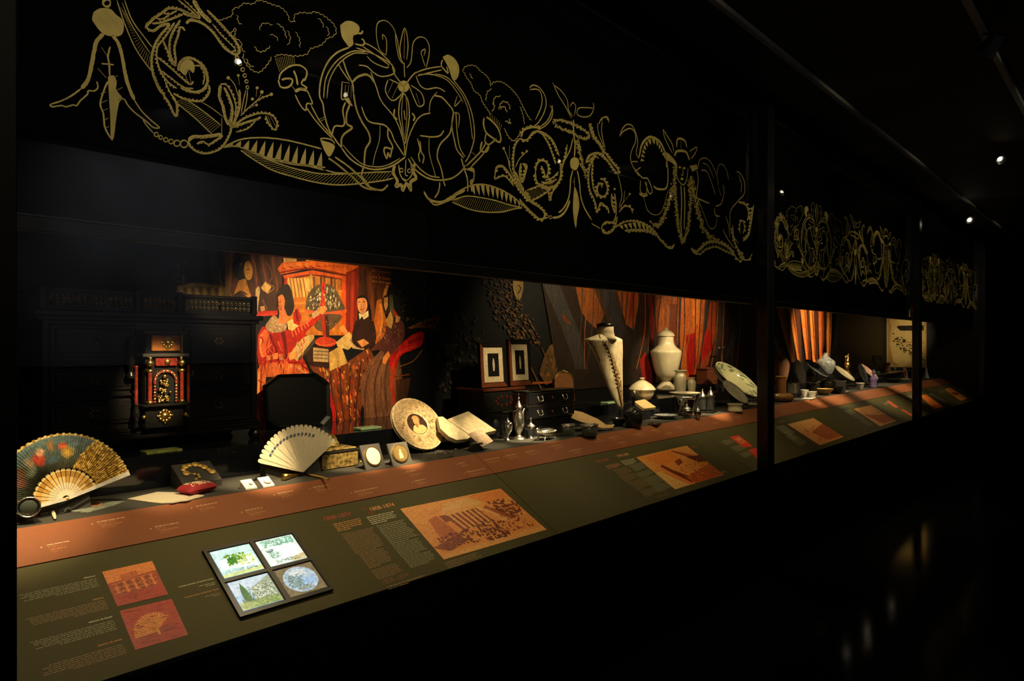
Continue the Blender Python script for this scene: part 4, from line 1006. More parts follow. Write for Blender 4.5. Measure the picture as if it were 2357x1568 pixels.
def f(m):
    shape(m, (52,26,14), '700,800 760,800 775,850 760,900 740,860 715,850'); shape(m, (190,150,92), '722,800 757,804 757,834 722,832', True)
    for y in (808,816,824): strip(m, (110,90,60), [(723,y),(756,y+2)], 2.5)
    shape(m, (118,56,24), '714,842 760,850 800,834 850,800 862,820 846,870 836,930 824,992 780,994 766,920 752,874 722,856', True)
    mottle(m, [(205,85,25),(225,130,50),(165,35,15),(70,32,16),(230,170,90),(60,26,14),(150,60,20)], '716,846 760,852 800,836 850,804 858,822 844,870 836,930 822,990 782,992 768,920 754,874', 420, 2.4, 7, 6, 0.2)
    for i in range(7): strip(m, ((70,32,16),(150,62,24))[i % 2], [(760+i*12,856-i*4),(768+i*9,920),(784+i*6,985)], 4, 3)
    shape(m, (206,156,78), '758,812 786,795 801,836 760,854', True); shape(m, (214,168,92), '774,788 804,764 826,784 802,806 778,798', True); shape(m, (200,160,100), '806,782 832,772 852,786 838,806 812,802', True); strip(m, (120,85,45), '806,782 824,800', 2)
    strip(m, (225,140,65), '786,752 798,768', 14, 10)
mp('table_with_papers', f)
def f(m):
    shape(m, (178,34,16), '594,772 604,752 632,752 660,760 690,750 712,734 733,714 744,722 730,742 704,766 702,790 690,812 704,836 716,868 610,868 598,852 592,815', True)
    shape(m, (222,92,40), '598,772 612,758 622,780 618,812 604,824 597,806'); strip(m, (236,140,70), '603,770 600,800 606,822', 4, 3); strip(m, (120,18,10), '622,770 634,800 640,830', 6, 4); strip(m, (110,18,10), '652,762 658,800 660,826', 9, 6)
    for i in range(6): strip(m, (228,110,60), [(672+i*7,762-i*4),(676+i*7,776-i*5)], 2.6)
    strip(m, (215,90,45), '668,752 700,746 728,722', 6, 5); shape(m, (230,125,60), '610,820 640,812 640,826 614,830')
    shape(m, (212,100,44), '612,836 660,832 706,840 716,868 612,868', True); strip(m, (236,150,78), '668,842 690,848 706,862', 7, 5); strip(m, (170,30,16), '640,834 650,850 652,868', 6); strip(m, (160,24,14), '664,834 690,838 710,852', 5)
    shape(m, (216,104,44), '593,852 606,832 613,868 607,930 613,988 591,988', True); strip(m, (178,44,18), '606,836 600,870 604,930 612,985', 5, 4); strip(m, (238,150,72), '598,856 596,900 600,950', 5, 4); strip(m, (165,36,16), '596,930 604,960 606,986', 4)
    shape(m, (172,130,88), '612,748 630,726 644,736 660,746 656,762 628,766 614,758'); mottle(m, [(215,175,125),(120,84,56),(190,145,98)], '612,748 630,726 660,746 656,762 628,766', 60, 2, 2, 7)
    shape(m, (232,178,100), '661,742 672,734 690,748 674,762 664,758'); shape(m, (205,110,55), '644,712 660,708 663,744 641,746'); shape(m, (180,30,15), '676,720 686,708 694,730 690,750 676,744'); strip(m, (110,24,12), '682,712 686,740', 5)
    shape(m, (44,30,20), '638,676 645,662 660,654 669,662 676,690 678,706 672,724 662,726 655,708 648,702 640,692'); shape(m, (214,118,52), '640,684 650,678 656,690 655,706 650,720 643,716 640,700'); strip(m, (150,60,30), '641,696 648,695', 2); strip(m, (190,40,30), '643,712 649,712', 2.4)
    shape(m, (226,138,64), '731,708 745,704 754,712 742,724 731,720'); shape(m, (190,150,100), '718,722 732,712 736,724 722,734')
    shape(m, (212,166,92), '695,780 712,771 724,778 690,826 681,829 671,812'); shape(m, (76,58,38), '724,778 727,788 690,830 686,827', True); shape(m, (226,144,68), '662,815 680,806 686,822 668,830'); shape(m, (180,120,70), '642,816 654,814 656,828 644,830')
def f2(m):
    rg = random.Random(3)
    for i in range(34):                      # folds of the dress
        x = rg.uniform(598,700); y = rg.uniform(770,850); strip(m, rg.choice([(140,22,11),(196,58,28),(156,26,13),(214,88,44)]), [(x,y),(x+rg.uniform(-6,6),y+rg.uniform(8,16)),(x+rg.uniform(-9,9),y+rg.uniform(18,28))], rg.uniform(1.5,3.5), .8)
    for i in range(16):
        x = rg.uniform(612,706); strip(m, rg.choice([(228,126,62),(188,66,30),(216,104,48)]), [(x,838),(x+rg.uniform(-4,4),852),(x+rg.uniform(-8,8),866)], rg.uniform(1.5,3), 1)
    for i in range(12): strip(m, rg.choice([(150,36,16),(238,150,74),(190,64,28)]), [(594+rg.uniform(0,14),856+i*9),(598+rg.uniform(0,12),872+i*9),(596+rg.uniform(2,14),890+i*8)], rg.uniform(1.2,3), .8)
    mottle(m, [(30,20,14),(64,42,28)], '658,690 674,690 676,712 668,722 660,720', 20, 1.8, 2.2, 31)
    for i in range(10): strip(m, rg.choice([(110,84,52),(236,196,120),(170,126,70)]), [(688+rg.uniform(-8,20),786+rg.uniform(0,20)),(684+rg.uniform(-8,14),806+rg.uniform(0,14))], 1.4, .8)
    strip(m, (120,56,28), '641,688 640,700 643,708', 1.6); strip(m, (236,150,80), '646,684 650,692 649,702', 2.2, 1.2)
    for i in range(9): strip(m, rg.choice([(236,120,40),(150,44,14),(200,80,24)]), [(650+i*16,610+rg.uniform(0,6)),(662+i*16,612+rg.uniform(0,8))], 1.6)
    for i in range(26): x = rg.uniform(800,856); y = rg.uniform(826,866); strip(m, rg.choice([(140,86,42),(104,54,24)]), [(x,y),(x+rg.uniform(-8,8),y+rg.uniform(3,12))], rg.uniform(1,2.6))
    mottle(m, [(215,190,140),(120,98,66),(56,44,32),(170,140,96)], '708,712 712,676 740,660 770,668 786,710', 150, 1.3, 2.6, 33); mottle(m, [(130,98,62),(70,50,32)], '714,726 784,726 770,750 730,752', 40, 1.6, 2.4, 34)
    for i in range(30): x = rg.uniform(866,932); y = rg.uniform(746,806); strip(m, rg.choice([(120,72,54),(72,36,30),(104,58,44)]), [(x,y),(x+rg.uniform(-10,4),y+rg.uniform(5,14))], rg.uniform(.8,2))
    for i in range(26): x = rg.uniform(846,930); y = rg.uniform(840,960); strip(m, rg.choice([(146,96,62),(88,54,38),(112,70,46)]), [(x,y),(x+rg.uniform(-6,2),y+rg.uniform(14,22)),(x+rg.uniform(-8,6),y+rg.uniform(30,46))], rg.uniform(1,3), .8)
    for i in range(14): x = rg.uniform(826,858); strip(m, rg.choice([(124,64,28),(84,42,19)]), [(x+26,622),(x+26+rg.uniform(-2,3),640),(x+24+rg.uniform(0,6),664)], rg.uniform(1,2.5), 1)
LATE = f2
mp('lady_in_red', f)
def f(m):
    shape(m, (104,52,22), '826,612 902,620 904,634 894,660 888,690 882,740 866,792 862,740 848,690 836,640', True)
    for i, x in enumerate((840,852,862)): strip(m, ((70,34,16),(130,66,28))[i % 2], [(x,622),(x+4,680),(x+8,740)], 7)
    for y in (626,640,650): strip(m, (205,125,52), [(858,y-3),(880,y),(900,y+3)], 4)
    strip(m, (222,140,55), '892,656 886,680 882,720', 8, 6); shape(m, (205,104,34), '868,692 880,690 885,720 892,756 866,794 861,750'); strip(m, (235,140,55), '876,700 880,740 870,780', 5)
mp('fluted_column', f)
def f(m):
    shape(m, (36,20,12), '820,690 828,680 842,682 849,696 848,716 842,700 828,692'); shape(m, (230,145,82), '823,688 840,686 846,700 843,716 835,723 826,716 823,702'); strip(m, (95,45,22), '825,696 830,695', 2); strip(m, (95,45,22), '835,695 841,695', 2); strip(m, (200,80,45), '829,713 838,712', 2.4)
    shape(m, (52,27,17), '818,740 828,734 842,734 862,746 864,792 830,802 810,782'); shape(m, (236,200,140), '826,721 835,724 848,715 849,728 838,736 834,728 828,736', True); shape(m, (222,138,70), '822,786 838,780 850,790 834,800')
mp('man_in_black', f)
def f(m):
    shape(m, (128,80,50), '884,800 908,806 926,862 938,990 880,994 846,990 834,930 830,880 852,832', True)
    for i in range(9): strip(m, ((96,58,38),(146,94,60),(84,48,34),(120,74,46))[(i*7) % 4], [(882+i*4+SRNG.uniform(-2,2),806),(842+i*10+SRNG.uniform(-5,5),880),(846+i*11+SRNG.uniform(-6,6),985)], 3+SRNG.uniform(0,3), 2+SRNG.uniform(0,4))
    shape(m, (92,46,36), '888,752 922,736 932,760 926,790 902,816 872,806 852,808 866,792 886,772'); mottle(m, [(150,96,66),(70,34,28),(120,66,48)], '888,752 922,736 930,762 924,790 900,812 874,800', 50, 1.6, 5, 9, .5)
    shape(m, (62,36,20), '879,692 886,680 897,684 898,720 888,724 882,712'); shape(m, (232,158,76), '884,686 893,684 893,704 888,716 884,702'); shape(m, (96,98,66), '896,680 904,678 906,700 907,736 899,738'); shape(m, (216,158,78), '889,736 899,716 906,736 901,757 893,752'); shape(m, (200,58,28), '905,708 922,734 914,742 905,722'); shape(m, (222,150,88), '912,726 922,730 918,742 910,742')
    shape(m, (238,138,58), '882,822 894,808 898,818 888,838 880,836'); shape(m, (160,100,42), '938,756 974,736 1013,727 1001,758 968,754', True); strip(m, (110,64,28), '944,758 1000,738', 3)
mp('lady_with_a_fan', f)
def f(m):
    shape(m, (192,24,16), '924,792 948,772 974,764 972,792 950,806 926,816 914,838 910,862 898,846 898,822'); strip(m, (220,50,32), '905,850 910,826 930,806 960,796', 5, 3); strip(m, (140,14,10), '940,790 968,778', 6)
    shape(m, (192,62,30), '898,842 912,850 908,880 911,926 905,932 898,890'); strip(m, (110,74,40), '914,846 950,832 972,806', 3); strip(m, (120,52,26), '908,868 942,862', 3); shape(m, (70,40,22), '912,874 946,870 934,930 914,944', True)
    strip(m, (176,28,16), '757,905 768,945 768,975 752,992', 11, 6)
mp('red_armchair', f)
mp('brush_accents', LATE)
# -- dark garden and tree
def f(m):
    mottle(m, [(60,60,44),(44,46,38),(80,74,50),(36,38,34)], '902,622 1040,640 1010,760 930,740', 300, 4, 4, 11); mottle(m, [(52,52,42),(70,64,46)], '1000,700 1120,740 1110,900 1010,900', 130, 4, 5, 12)
    shape(m, (56,56,46), '1018,792 1052,792 1048,802 1046,822 1024,822 1022,802', True); strip(m, (90,84,60), '1016,795 1054,795', 4)
mp('dark_shrubbery', f)
def f(m):
    mottle(m, [(92,70,36),(70,56,32),(112,80,38),(50,44,30),(84,50,26)], '1108,640 1170,640 1190,680 1230,740 1246,790 1222,800 1180,780 1140,740 1126,690', 700, 3, 4, 13, .4)
    shape(m, (150,124,68), '1180,640 1201,641 1203,668 1196,690 1186,682 1180,664'); strip(m, (60,48,28), '1192,656 1198,664 1192,676', 3)
    shape(m, (92,66,34), '1240,860 1252,820 1270,792 1286,822 1300,860 1270,900'); mottle(m, [(130,90,44),(70,54,32),(110,76,40)], '1242,858 1270,796 1296,850 1270,890', 80, 3, 5, 14)
    strip(m, (120,80,42), '1200,800 1250,905', 3); strip(m, (90,60,34), '1246,800 1290,900', 3); strip(m, (160,80,34), '1190,884 1270,880', 8, 4)
mp('golden_tree', f)
# -- curtains
def f(m):
    shape(m, (44,33,26), '1246,645 1745,690 1745,860 1290,900', True)
    for col, s in (((66,62,54),'1246,648 1284,652 1330,760 1352,850 1326,850 1290,750'), ((120,66,30),'1290,722 1302,728 1316,750 1300,742'), ((150,84,34),'1322,655 1370,660 1392,716 1376,760 1352,740 1336,716'), ((78,52,32),'1366,664 1420,668 1432,720 1400,745 1386,716'),
                   ((60,60,58),'1380,664 1412,668 1440,760 1420,800'), ((168,86,34),'1416,660 1474,668 1458,760 1440,748'), ((150,46,22),'1452,672 1462,672 1450,742 1446,730'), ((70,40,26),'1470,672 1500,676 1500,790 1470,800'), ((150,34,18),'1490,676 1500,678 1506,760 1500,800'),
                   ((160,86,38),'1504,670 1564,678 1564,760 1546,870 1516,860 1510,760'), ((190,104,40),'1512,690 1530,684 1526,760 1516,780'), ((120,58,26),'1540,700 1560,700 1556,780 1544,840'), ((56,50,46),'1562,684 1572,686 1566,840 1558,860'),
                   ((200,100,34),'1568,678 1624,684 1618,770 1606,840 1590,890 1566,850 1564,770'), ((225,130,48),'1592,690 1612,690 1606,740 1596,760'), ((176,26,14),'1578,772 1598,766 1602,830 1592,884 1580,850'), ((56,52,48),'1622,690 1634,692 1622,790 1612,830'), ((170,72,30),'1634,694 1648,696 1646,770 1628,842 1610,848 1620,790'),
                   ((186,32,18),'1622,764 1632,756 1640,800 1614,834 1612,820'), ((80,60,44),'1652,694 1672,696 1660,790 1640,840'), ((62,62,62),'1700,698 1724,700 1690,790 1668,830'), ((86,84,76),'1724,700 1736,700 1722,750 1730,730'), ((150,30,16),'1470,830 1484,810 1500,850 1500,890 1480,880')):
        shape(m, (int(col[0]*.86), int(col[1]*.84), int(col[2]*.9)), s, True)
    for u in range(1340, 1740, 13): strip(m, random.choice([(60,36,22),(150,84,40),(80,60,46),(44,40,38)]), [(u,664),(u-4+random.uniform(-6,6),760),(u-10+random.uniform(-12,12),850)], 2.5, 1.5)
mp('curtain_folds', f)
def f(m):
    def q(x, y): return (1740+x/5.057, 650+y/5.057)
    for i, (a, b, c, d) in enumerate(((230,300,400,440),(375,430,480,510),(505,575,585,612),(615,662,655,690),(722,775,735,775),(825,878,815,850))):
        shape(m, ((170,110,60),(214,128,56),(210,112,46),(232,134,56),(214,108,48),(236,140,58))[i], [q(a,280),q(b,280),q((b+d)/2+6,620),q(d,930),q(c,930),q((a+c)/2-4,600)], True)
        strip(m, (130,40,18), [q(b-14,300),q((b+d)/2-8,620),q(d-6,900)], 2.4)
    for a, b, c, d in ((300,375,445,480),(430,505,512,580),(575,615,615,650),(662,722,695,732),(775,825,778,812)): shape(m, (74,40,26), [q(a,280),q(b,280),q(c+20,930),q(c,930)], True)
    shape(m, (52,50,54), [q(930,320),q(980,330),q(930,760),q(900,760)], True); strip(m, (150,90,40), [q(210,640),q(240,760),q(250,860)], 5)
mp('striped_hanging', f)
# ------------------------------------------------------------------ exhibits
def on_plane(u, v, p0, n):
    d = Vector(ray(u, v)); e = Vector((0,0,EYE)); return e + d*((Vector(p0)-e).dot(n)/d.dot(n))
M_silver = mat('silver', (0.86,0.82,0.72), 0.26, 1.0, bump=0.5, nscale=90); M_dsilver = mat('dark_silver', (0.34,0.30,0.26), 0.2, 1.0)
M_ivory = mat('ivory', (0.72,0.62,0.42), 0.45, noise=0.12, nscale=120); M_cer = mat('cream_glaze', (0.62,0.54,0.34), 0.14, noise=0.10, nscale=14, coat=0.5)
M_gilt = mat('gilt', (0.78,0.52,0.16), 0.28, 1.0, bump=0.4, nscale=150); M_ebony = mat('ebony', (0.010,0.009,0.008), 0.22, noise=0.2, nscale=60, spec=0.6)
M_redl = mat('tortoiseshell_red', (0.17,0.020,0.012), 0.18, noise=0.45, nscale=70); M_amber = mat('amber_veneer', (0.42,0.15,0.03), 0.22, noise=0.35, nscale=50)
M_white = mat('white_enamel', (0.82,0.78,0.66), 0.35); M_block = mat('display_block_grey', (0.050,0.046,0.036), 0.7, spec=0.25); M_bblock = mat('display_block_black', (0.008,0.008,0.009), 0.5)
M_paper = mat('old_paper', (0.60,0.49,0.28), 0.7, noise=0.18, nscale=45); M_tan = mat('tan_parchment', (0.55,0.36,0.14), 0.7, noise=0.2, nscale=50)
M_lacq = mat('gold_lacquer', (0.02,0.014,0.008), 0.2, noise=0.62, nscale=55, col2=(0.50,0.34,0.10)); M_wood = mat('red_wood', (0.16,0.045,0.018), 0.3, noise=0.4, nscale=30, stretch=(1,1,6))
M_terra = mat('terracotta', (0.36,0.16,0.08), 0.6, noise=0.15, nscale=30); M_bw = mat('blue_white_glaze', (0.45,0.46,0.40), 0.15, noise=0.6, nscale=40, col2=(0.10,0.13,0.16), coat=0.4)
M_dkgl = mat('dark_glaze', (0.016,0.014,0.012), 0.12); M_vc = mat('painted_surface', (1,1,1), 0.4, noise=0.12, nscale=150, attr=True); M_vcs = mat('painted_glaze', (1,1,1), 0.18, noise=0.1, nscale=60, attr=True, coat=0.3)
M_pglass = glass_mat('thin_vessel_glass', (0.92,0.95,0.92), 1.45); M_green = mat('green_glass_slab', (0.28,0.42,0.22), 0.1, spec=0.6); M_purple = mat('violet_glass', (0.50,0.36,0.85), 0.1)
M_gold = mat('soft_gold', (0.80,0.50,0.12), 0.32, 0.45)
def spotp(u, v, lv):
    if lv == 'S': return on_z(u, v, SZ)
    if lv == 'P': return on_z(u, v, PLZ)
    return on_y(u, v, lv)
def block(label, p, w, d, under, m=None):           # black block from the shelf up to height p.z
    base = SZ if p.y < SY1-0.001 else PLZ
    if p.z-base < 0.004: return None
    y0, y1 = p.y-d/2, p.y+d/2
    if base == SZ: y1 = min(y1, SY1-0.003); y0 = max(y0, SY0+0.01)
    else: y0 = max(y0, SY1+0.003); y1 = min(y1, MY-0.012)
    return tag(MB().bbox(p.x-w/2, p.x+w/2, y0, y1, base, p.z-0.0005, 0.002).build('display_block', m or M_bblock), label, 'block', 'display blocks')
def vessel(name, label, cat, u, vb, w, h, parts, lv, sy=1.0, rz=0, n=24, stand=None, group=None):
    p = spotp(u, vb, lv); k = mpp(p); W, H = w*k/2, h*k; ry = W*sy
    if p.y < SY1 and p.z < PLZ-.002: p = on_y(u, vb, max(SY0+ry*.6, min(p.y, SY1-ry-.004))) if lv != 'S' else Vector((p.x, min(p.y, SY1-ry-.004), p.z))
    base = SZ if p.y < SY1 else PLZ
    if p.y >= SY1 and p.y+ry > MY-.03: p = on_y(u, vb, MY-.03-ry)
    p.z = max(p.z, base); t = thing(name, label, cat, p, rz, group)
    for nm, m, prof in parts:
        MB().lathe([(max(1e-4, r*W), z*H) for r, z in prof], n, sy=sy).build(nm, m, t, True)
    if stand: block(stand, p, W*1.5, W*1.3*min(1, sy*1.2), None)
    return t, p, W, H
def rounded(prof, n=3): return sm(prof, n)
X_, Y_, Z_ = Vector((1,0,0)), Vector((0,1,0)), Vector((0,0,1))
def frame(p, q=0, lean=0):
    e1 = Vector((math.cos(q), math.sin(q), 0)); bk = Vector((-math.sin(q), math.cos(q), 0)); e2 = Z_*math.cos(lean)+bk*math.sin(lean)
    return (Vector(p), e1, e2, e1.cross(e2))
def fpt(fr, a, b, h=0): return fr[0]+fr[1]*a+fr[2]*b+fr[3]*h
def wedge(name, label, cat, TL, TR, BR, BL, front_px, m, depth, group=None):
    """sloping block: pixel corners of the top; front edge stands front_px above the shelf"""
    f0 = on_z(BL[0], BL[1]+front_px, SZ); f1 = on_z(BR[0], BR[1]+front_px, SZ); yf = (f0.y+f1.y)/2; xl, xr = on_y(*BL, yf).x, on_y(*BR, yf).x
    zf = (on_y(*BL, yf).z+on_y(*BR, yf).z)/2; yb = min(yf+depth, SY1-0.004); zb = (on_y(*TL, yb).z+on_y(*TR, yb).z)/2
    t = thing(name, label, cat, ((xl+xr)/2, yf, SZ), 0, group); L = (xr-xl)/2; d = yb-yf
    prof = [(0,0),(0,zf-SZ),(d,zb-SZ),(d,0)]
    MB().prism(prof, (Vector((-L,0,0)), Y_, Z_, X_), 0, 2*L).build('block', m, t)
    n = Vector((0, -(zb-zf), d)).normalized(); return t, Vector(((xl+xr)/2, yf, zf)), n
# 1 painted fan on its wedge ---------------------------------------------------------------
FIGS = [(.60,.45,.045,.22,(196,84,58)),(.57,.62,.03,.12,(214,170,130)),(.66,.50,.03,.2,(170,150,120)),(.43,.62,.03,.14,(214,96,54)),(.40,.45,.05,.18,(196,160,74)),(.50,.70,.02,.2,(150,110,66)),(.74,.55,.03,.25,(120,90,60)),(.80,.40,.05,.2,(150,110,90)),(.70,.30,.05,.12,(140,150,130)),(.52,.30,.06,.1,(90,110,120)),(.36,.74,.03,.1,(120,134,140))]
def leafcol(q, fr_):
    if fr_ > .95: return random.choice([(214,184,104),(170,134,60),(236,214,140)])
    g = .30-.10*(fr_-.5)
    if q < g: return random.choice([(214,176,80),(160,120,44),(238,206,116),(126,94,36),(196,156,66)])
    if q > .93 and fr_ < .35: return random.choice([(190,154,70),(120,92,40)])
    c = [(66,64,44),(92,104,92),(112,132,128)]; t = min(1.99, fr_*2); i = int(t); t -= i; col = [c[i][k]*(1-t)+c[i+1][k]*t for k in range(3)]
    for (fq, ff, sq, sf, fc) in FIGS:
        w = math.exp(-((q-fq)/sq)**2-((fr_-ff)/sf)**2)
        if w > .35: w = min(1, w*1.15); col = [col[k]*(1-w)+fc[k]*w for k in range(3)]
    n = random.uniform(.86,1.14); return tuple(min(255, v*n) for v in col)
def fan_parts(t, fr, a0, a1, R, rin, n):
    da = (a1-a0)/n
    for i in range(n):
        a = a0+da*(i+.5); mb = MB(); segs = [(.012,.30,.95),(.30,.52,.9),(.52,.72,.9),(.72,.90,.9),(.90,1.0,1.0)]; h = .0010+.0002*(i % 2)
        for j, (f0, f1, ww) in enumerate(segs):
            r0, r1 = max(.012, f0*rin), f1*rin; w0, w1 = .47*da*ww, .47*da*ww*(1 if j < 4 else .5)
            w0 = max(w0, 0.0016/r0) if r0 < .03 else w0
            mb.col = lin([(236,222,190),(232,212,170),random.choice([(196,150,70),(220,186,120)]),random.choice([(170,124,50),(206,160,80)]),(224,196,130)][j])
            mb.prism([(r0*math.cos(a-w0), r0*math.sin(a-w0)), (r1*math.cos(a-w1), r1*math.sin(a-w1)), (r1*math.cos(a+w1), r1*math.sin(a+w1)), (r0*math.cos(a+w0), r0*math.sin(a+w0))], fr, h, h+.0012)
        mb.build('stick', M_vc, t)
    mb = MB(); m = 136; rad = [.99*rin+(R-.99*rin)*k/20 for k in range(21)]
    for j in range(m):
        a = a0+(a1-a0)*j/m; b = a0+(a1-a0)*(j+1)/m; zz = [0.003+0.006*((j+k) % 2) for k in (0,1)]
        for r0, r1 in zip(rad, rad[1:]):
            mb.col = lin(leafcol((j+.5)/m, ((r0+r1)/2-rin)/(R-rin))); sc = 1+.014*(j % 4 < 2) if r1 == rad[-1] else 1
            mb.flat([fpt(fr, r0*math.cos(a), r0*math.sin(a), zz[0]), fpt(fr, r1*sc*math.cos(a), r1*sc*math.sin(a), zz[0]), fpt(fr, r1*sc*math.cos(b), r1*sc*math.sin(b), zz[1]), fpt(fr, r0*math.cos(b), r0*math.sin(b), zz[1])])
    mb.build('leaf', M_vc, t, recalc=False)
    for a in (a0-0.02, a1+0.02):
        w = 0.010; L = R*1.0; c, s = math.cos(a), math.sin(a)
        pts = [(-.005*-s, -.005*c), (L*c+w*.8*s, L*s-w*.8*c), (L*c-w*.8*s, L*s+w*.8*c), (.005*-s, .005*c)]
        MB().prism(pts, fr, 0.009, 0.0115).build('guard', M_pearl, t)
    MB().ball(fpt(fr, 0, 0, .008), .007, 10).build('rivet', M_gold, t, True)
M_fstick = mat('pearl_stick', (0.74,0.62,0.42), 0.3, noise=0.45, nscale=70, col2=(0.50,0.30,0.08)); M_pearl = mat('pearl_guard', (0.74,0.68,0.54), 0.22, noise=0.2, nscale=60)
pv = on_y(152, 1149, 2.70); t = thing('painted_fan', 'open painted folding fan with gold leaf edge and pearl sticks, at the near end', 'fan', pv)
fan_parts(t, frame((0,0,0), math.radians(10), math.radians(14)), math.radians(15), math.radians(184), .222, .106, 17)
bp = on_z(150, 1165, SZ)
tag(MB().prism([(0,0),(0.045,0.10),(0.05,0.10),(0.05,0)], (Vector((pv.x-.07, pv.y+.012, SZ)), Y_, Z_, X_), 0, 0.15).build('fan_stand', M_block), 'dark wedge stand behind the painted fan', 'stand', 'wedge stands')
# 2 spyglass ------------------------------------------------------------------------------
p = on_y(66, 1168, 2.615); d = Vector((-0.25,-0.93,0.10)).normalized(); q = d.to_track_quat('Z','Y').to_matrix().to_4x4(); r = 0.030
t = thing('spyglass', 'short ivory spyglass lying on its side with a large round lens', 'spyglass', p)
MB().lathe([(r*.8,-.045),(r*.8,-.032),(r*.9,-.030),(r*.9,-.012)], 24, q).build('barrel', M_ivory, t, True)
MB().lathe([(r*.9,-.012),(r*1.08,-.010),(r*1.1,.0),(r*.98,.002),(r*.92,-.004)], 28, q, close=False).build('rim', M_silver, t, True)
MB().lathe([(r*.93,-.006),(r*.6,.001),(r*.01,.003)], 24, q).build('lens', mat('lens_glass', (0.06,0.07,0.05), 0.03, spec=0.8), t, True)
# 3 needle case
a, b = on_z(118, 1172, SZ)+Z_*.009, on_z(127, 1199, SZ)+Z_*.006
t = thing('needle_case', 'small pointed ivory needle case beside the spyglass', 'case', (0,0,0)); MB().tube([a+(b-a)*f for f in (0,.12,.15,.7,.95,1)], [.007,.0075,.0055,.006,.004,.0012], 10).build('body', M_ivory, t, True); MB().ball(a, .0078, 10).build('knob', M_ivory, t, True)
# 4 paper fan, 5 ivory fan lying flat
def flat_piece(pts, z0, z1, m, name, parent):
    W = [on_z(u, v, SZ) for u, v in pts]; fr = (Vector((0,0,0)), X_, Y_, Z_); return MB().prism([(w_.x, w_.y) for w_ in W], fr, SZ+z0, SZ+z1).build(name, m, parent)
t = thing('folded_paper_fan', 'folded grey-green paper fan with an oval painted medallion lying flat', 'fan', (0,0,0))
flat_piece([(138,1175),(176,1164),(222,1157),(286,1157),(262,1166),(202,1183),(170,1180)], .001, .005, mat('grey_green_paper', (0.26,0.28,0.20), 0.6, noise=0.5, nscale=60), 'leaf', t)
flat_piece([(218+19*math.cos(i*PI/8), 1164+6.5*math.sin(i*PI/8)) for i in range(16)], .005, .007, mat('medallion_rim', (0.45,0.26,0.10), 0.4), 'medallion_rim', t); flat_piece([(217+13*math.cos(i*PI/8), 1164+4*math.sin(i*PI/8)) for i in range(16)], .007, .008, mat('medallion_dark', (0.10,0.03,0.015), 0.4), 'medallion', t)
t = thing('folded_ivory_fan', 'plain ivory stick fan lying half folded on the shelf', 'fan', (0,0,0))
ends = [(345,1158),(372,1161),(396,1160),(412,1157),(430,1155),(444,1151),(456,1148),(470,1143),(440,1139),(400,1136),(362,1135)]
for i in range(len(ends)-1): flat_piece([(293,1151),ends[i],ends[i+1]], .001+.0005*(i % 2), .004+.0005*(i % 2), M_ivory, 'blade', t)
# 6 bracelet on wedge
t, p0, n0 = wedge('bracelet_stand', 'grey sloping block carrying the gold bracelet', 'stand', (393,1071),(487,1060),(511,1104),(421,1115), 15, M_block, 0.115, 'wedge stands')
t = thing('gold_bracelet', 'gold bracelet of oval medallions curled on a sloping block', 'bracelet', (0,0,0)); R_ = n0.to_track_quat('Z','Y').to_matrix().to_4x4()
for i, (u, v) in enumerate([(429,1090),(422,1082),(426,1075),(436,1071.5),(449,1069.5),(460,1072),(470,1075.5),(480,1081),(488,1086)]):
    c = on_plane(u, v, p0+n0*.003, n0); M_ = Matrix.Translation(c)@R_; k = .0145 if i % 2 == 0 else .0105
    MB().lathe([(k*.95,-.002),(k,.0),(k*.9,.003),(k*.4,.0045),(.0001,.005)], 12, M_).build('medallion', M_gold, t, True)
for u, v in ((448,1092),(456,1094),(459,1099),(451,1104)): MB().ball(on_plane(u, v, p0+n0*.004, n0), .006, 8).build('clasp_link', M_gold, t, True)
MB().tube([on_plane(u, v, p0+n0*.003, n0) for u, v in ((431,1091),(440,1090),(448,1092),(456,1094),(459,1099),(451,1104))], .0015, 6).build('chain', M_gold, t, True)
# 7 pin cushion
c = on_z(454, 1136, SZ); hw = .060; hd = .040; t = thing('pin_cushion', 'red velvet pin cushion with beaded gold top', 'cushion', (c.x, min(c.y, 2.78), SZ), 0.25); mb = MB(); N = 12; vs_ = []; fs_ = []
for sgn in (1,-1):
    o = len(vs_)
    for i in range(N+1):
        for j in range(N+1):
            x, y = -1+2*i/N, -1+2*j/N; h = ((1-x**4)*(1-y**4))**.5; e = 1+.10*(abs(x)*abs(y))**2; vs_.append((x*hw*e, y*hd*e, .022+sgn*.020*h))
    for i in range(N):
        for j in range(N): q = o+i*(N+1)+j; fs_.append((q, q+N+1, q+N+2, q+1))
mb.add(vs_, fs_).build('cushion', mat('red_velvet', (0.30,0.012,0.014), 0.8, noise=0.3, nscale=200), t, True)
mb = MB()
for i in range(150):
    x, y = random.uniform(-.72,.72), random.uniform(-.72,.72)
    if abs(abs(x)-.42) < .1 and abs(y) < .5: continue
    mb.ball((x*hw, y*hd, .022+.020*((1-x**4)*(1-y**4))**.5-.001), .0026, 6)
ob = mb.build('beading', mat('bead_gold', (0.75,0.60,0.34), 0.35), t, True); ob['kind'] = 'stuff'
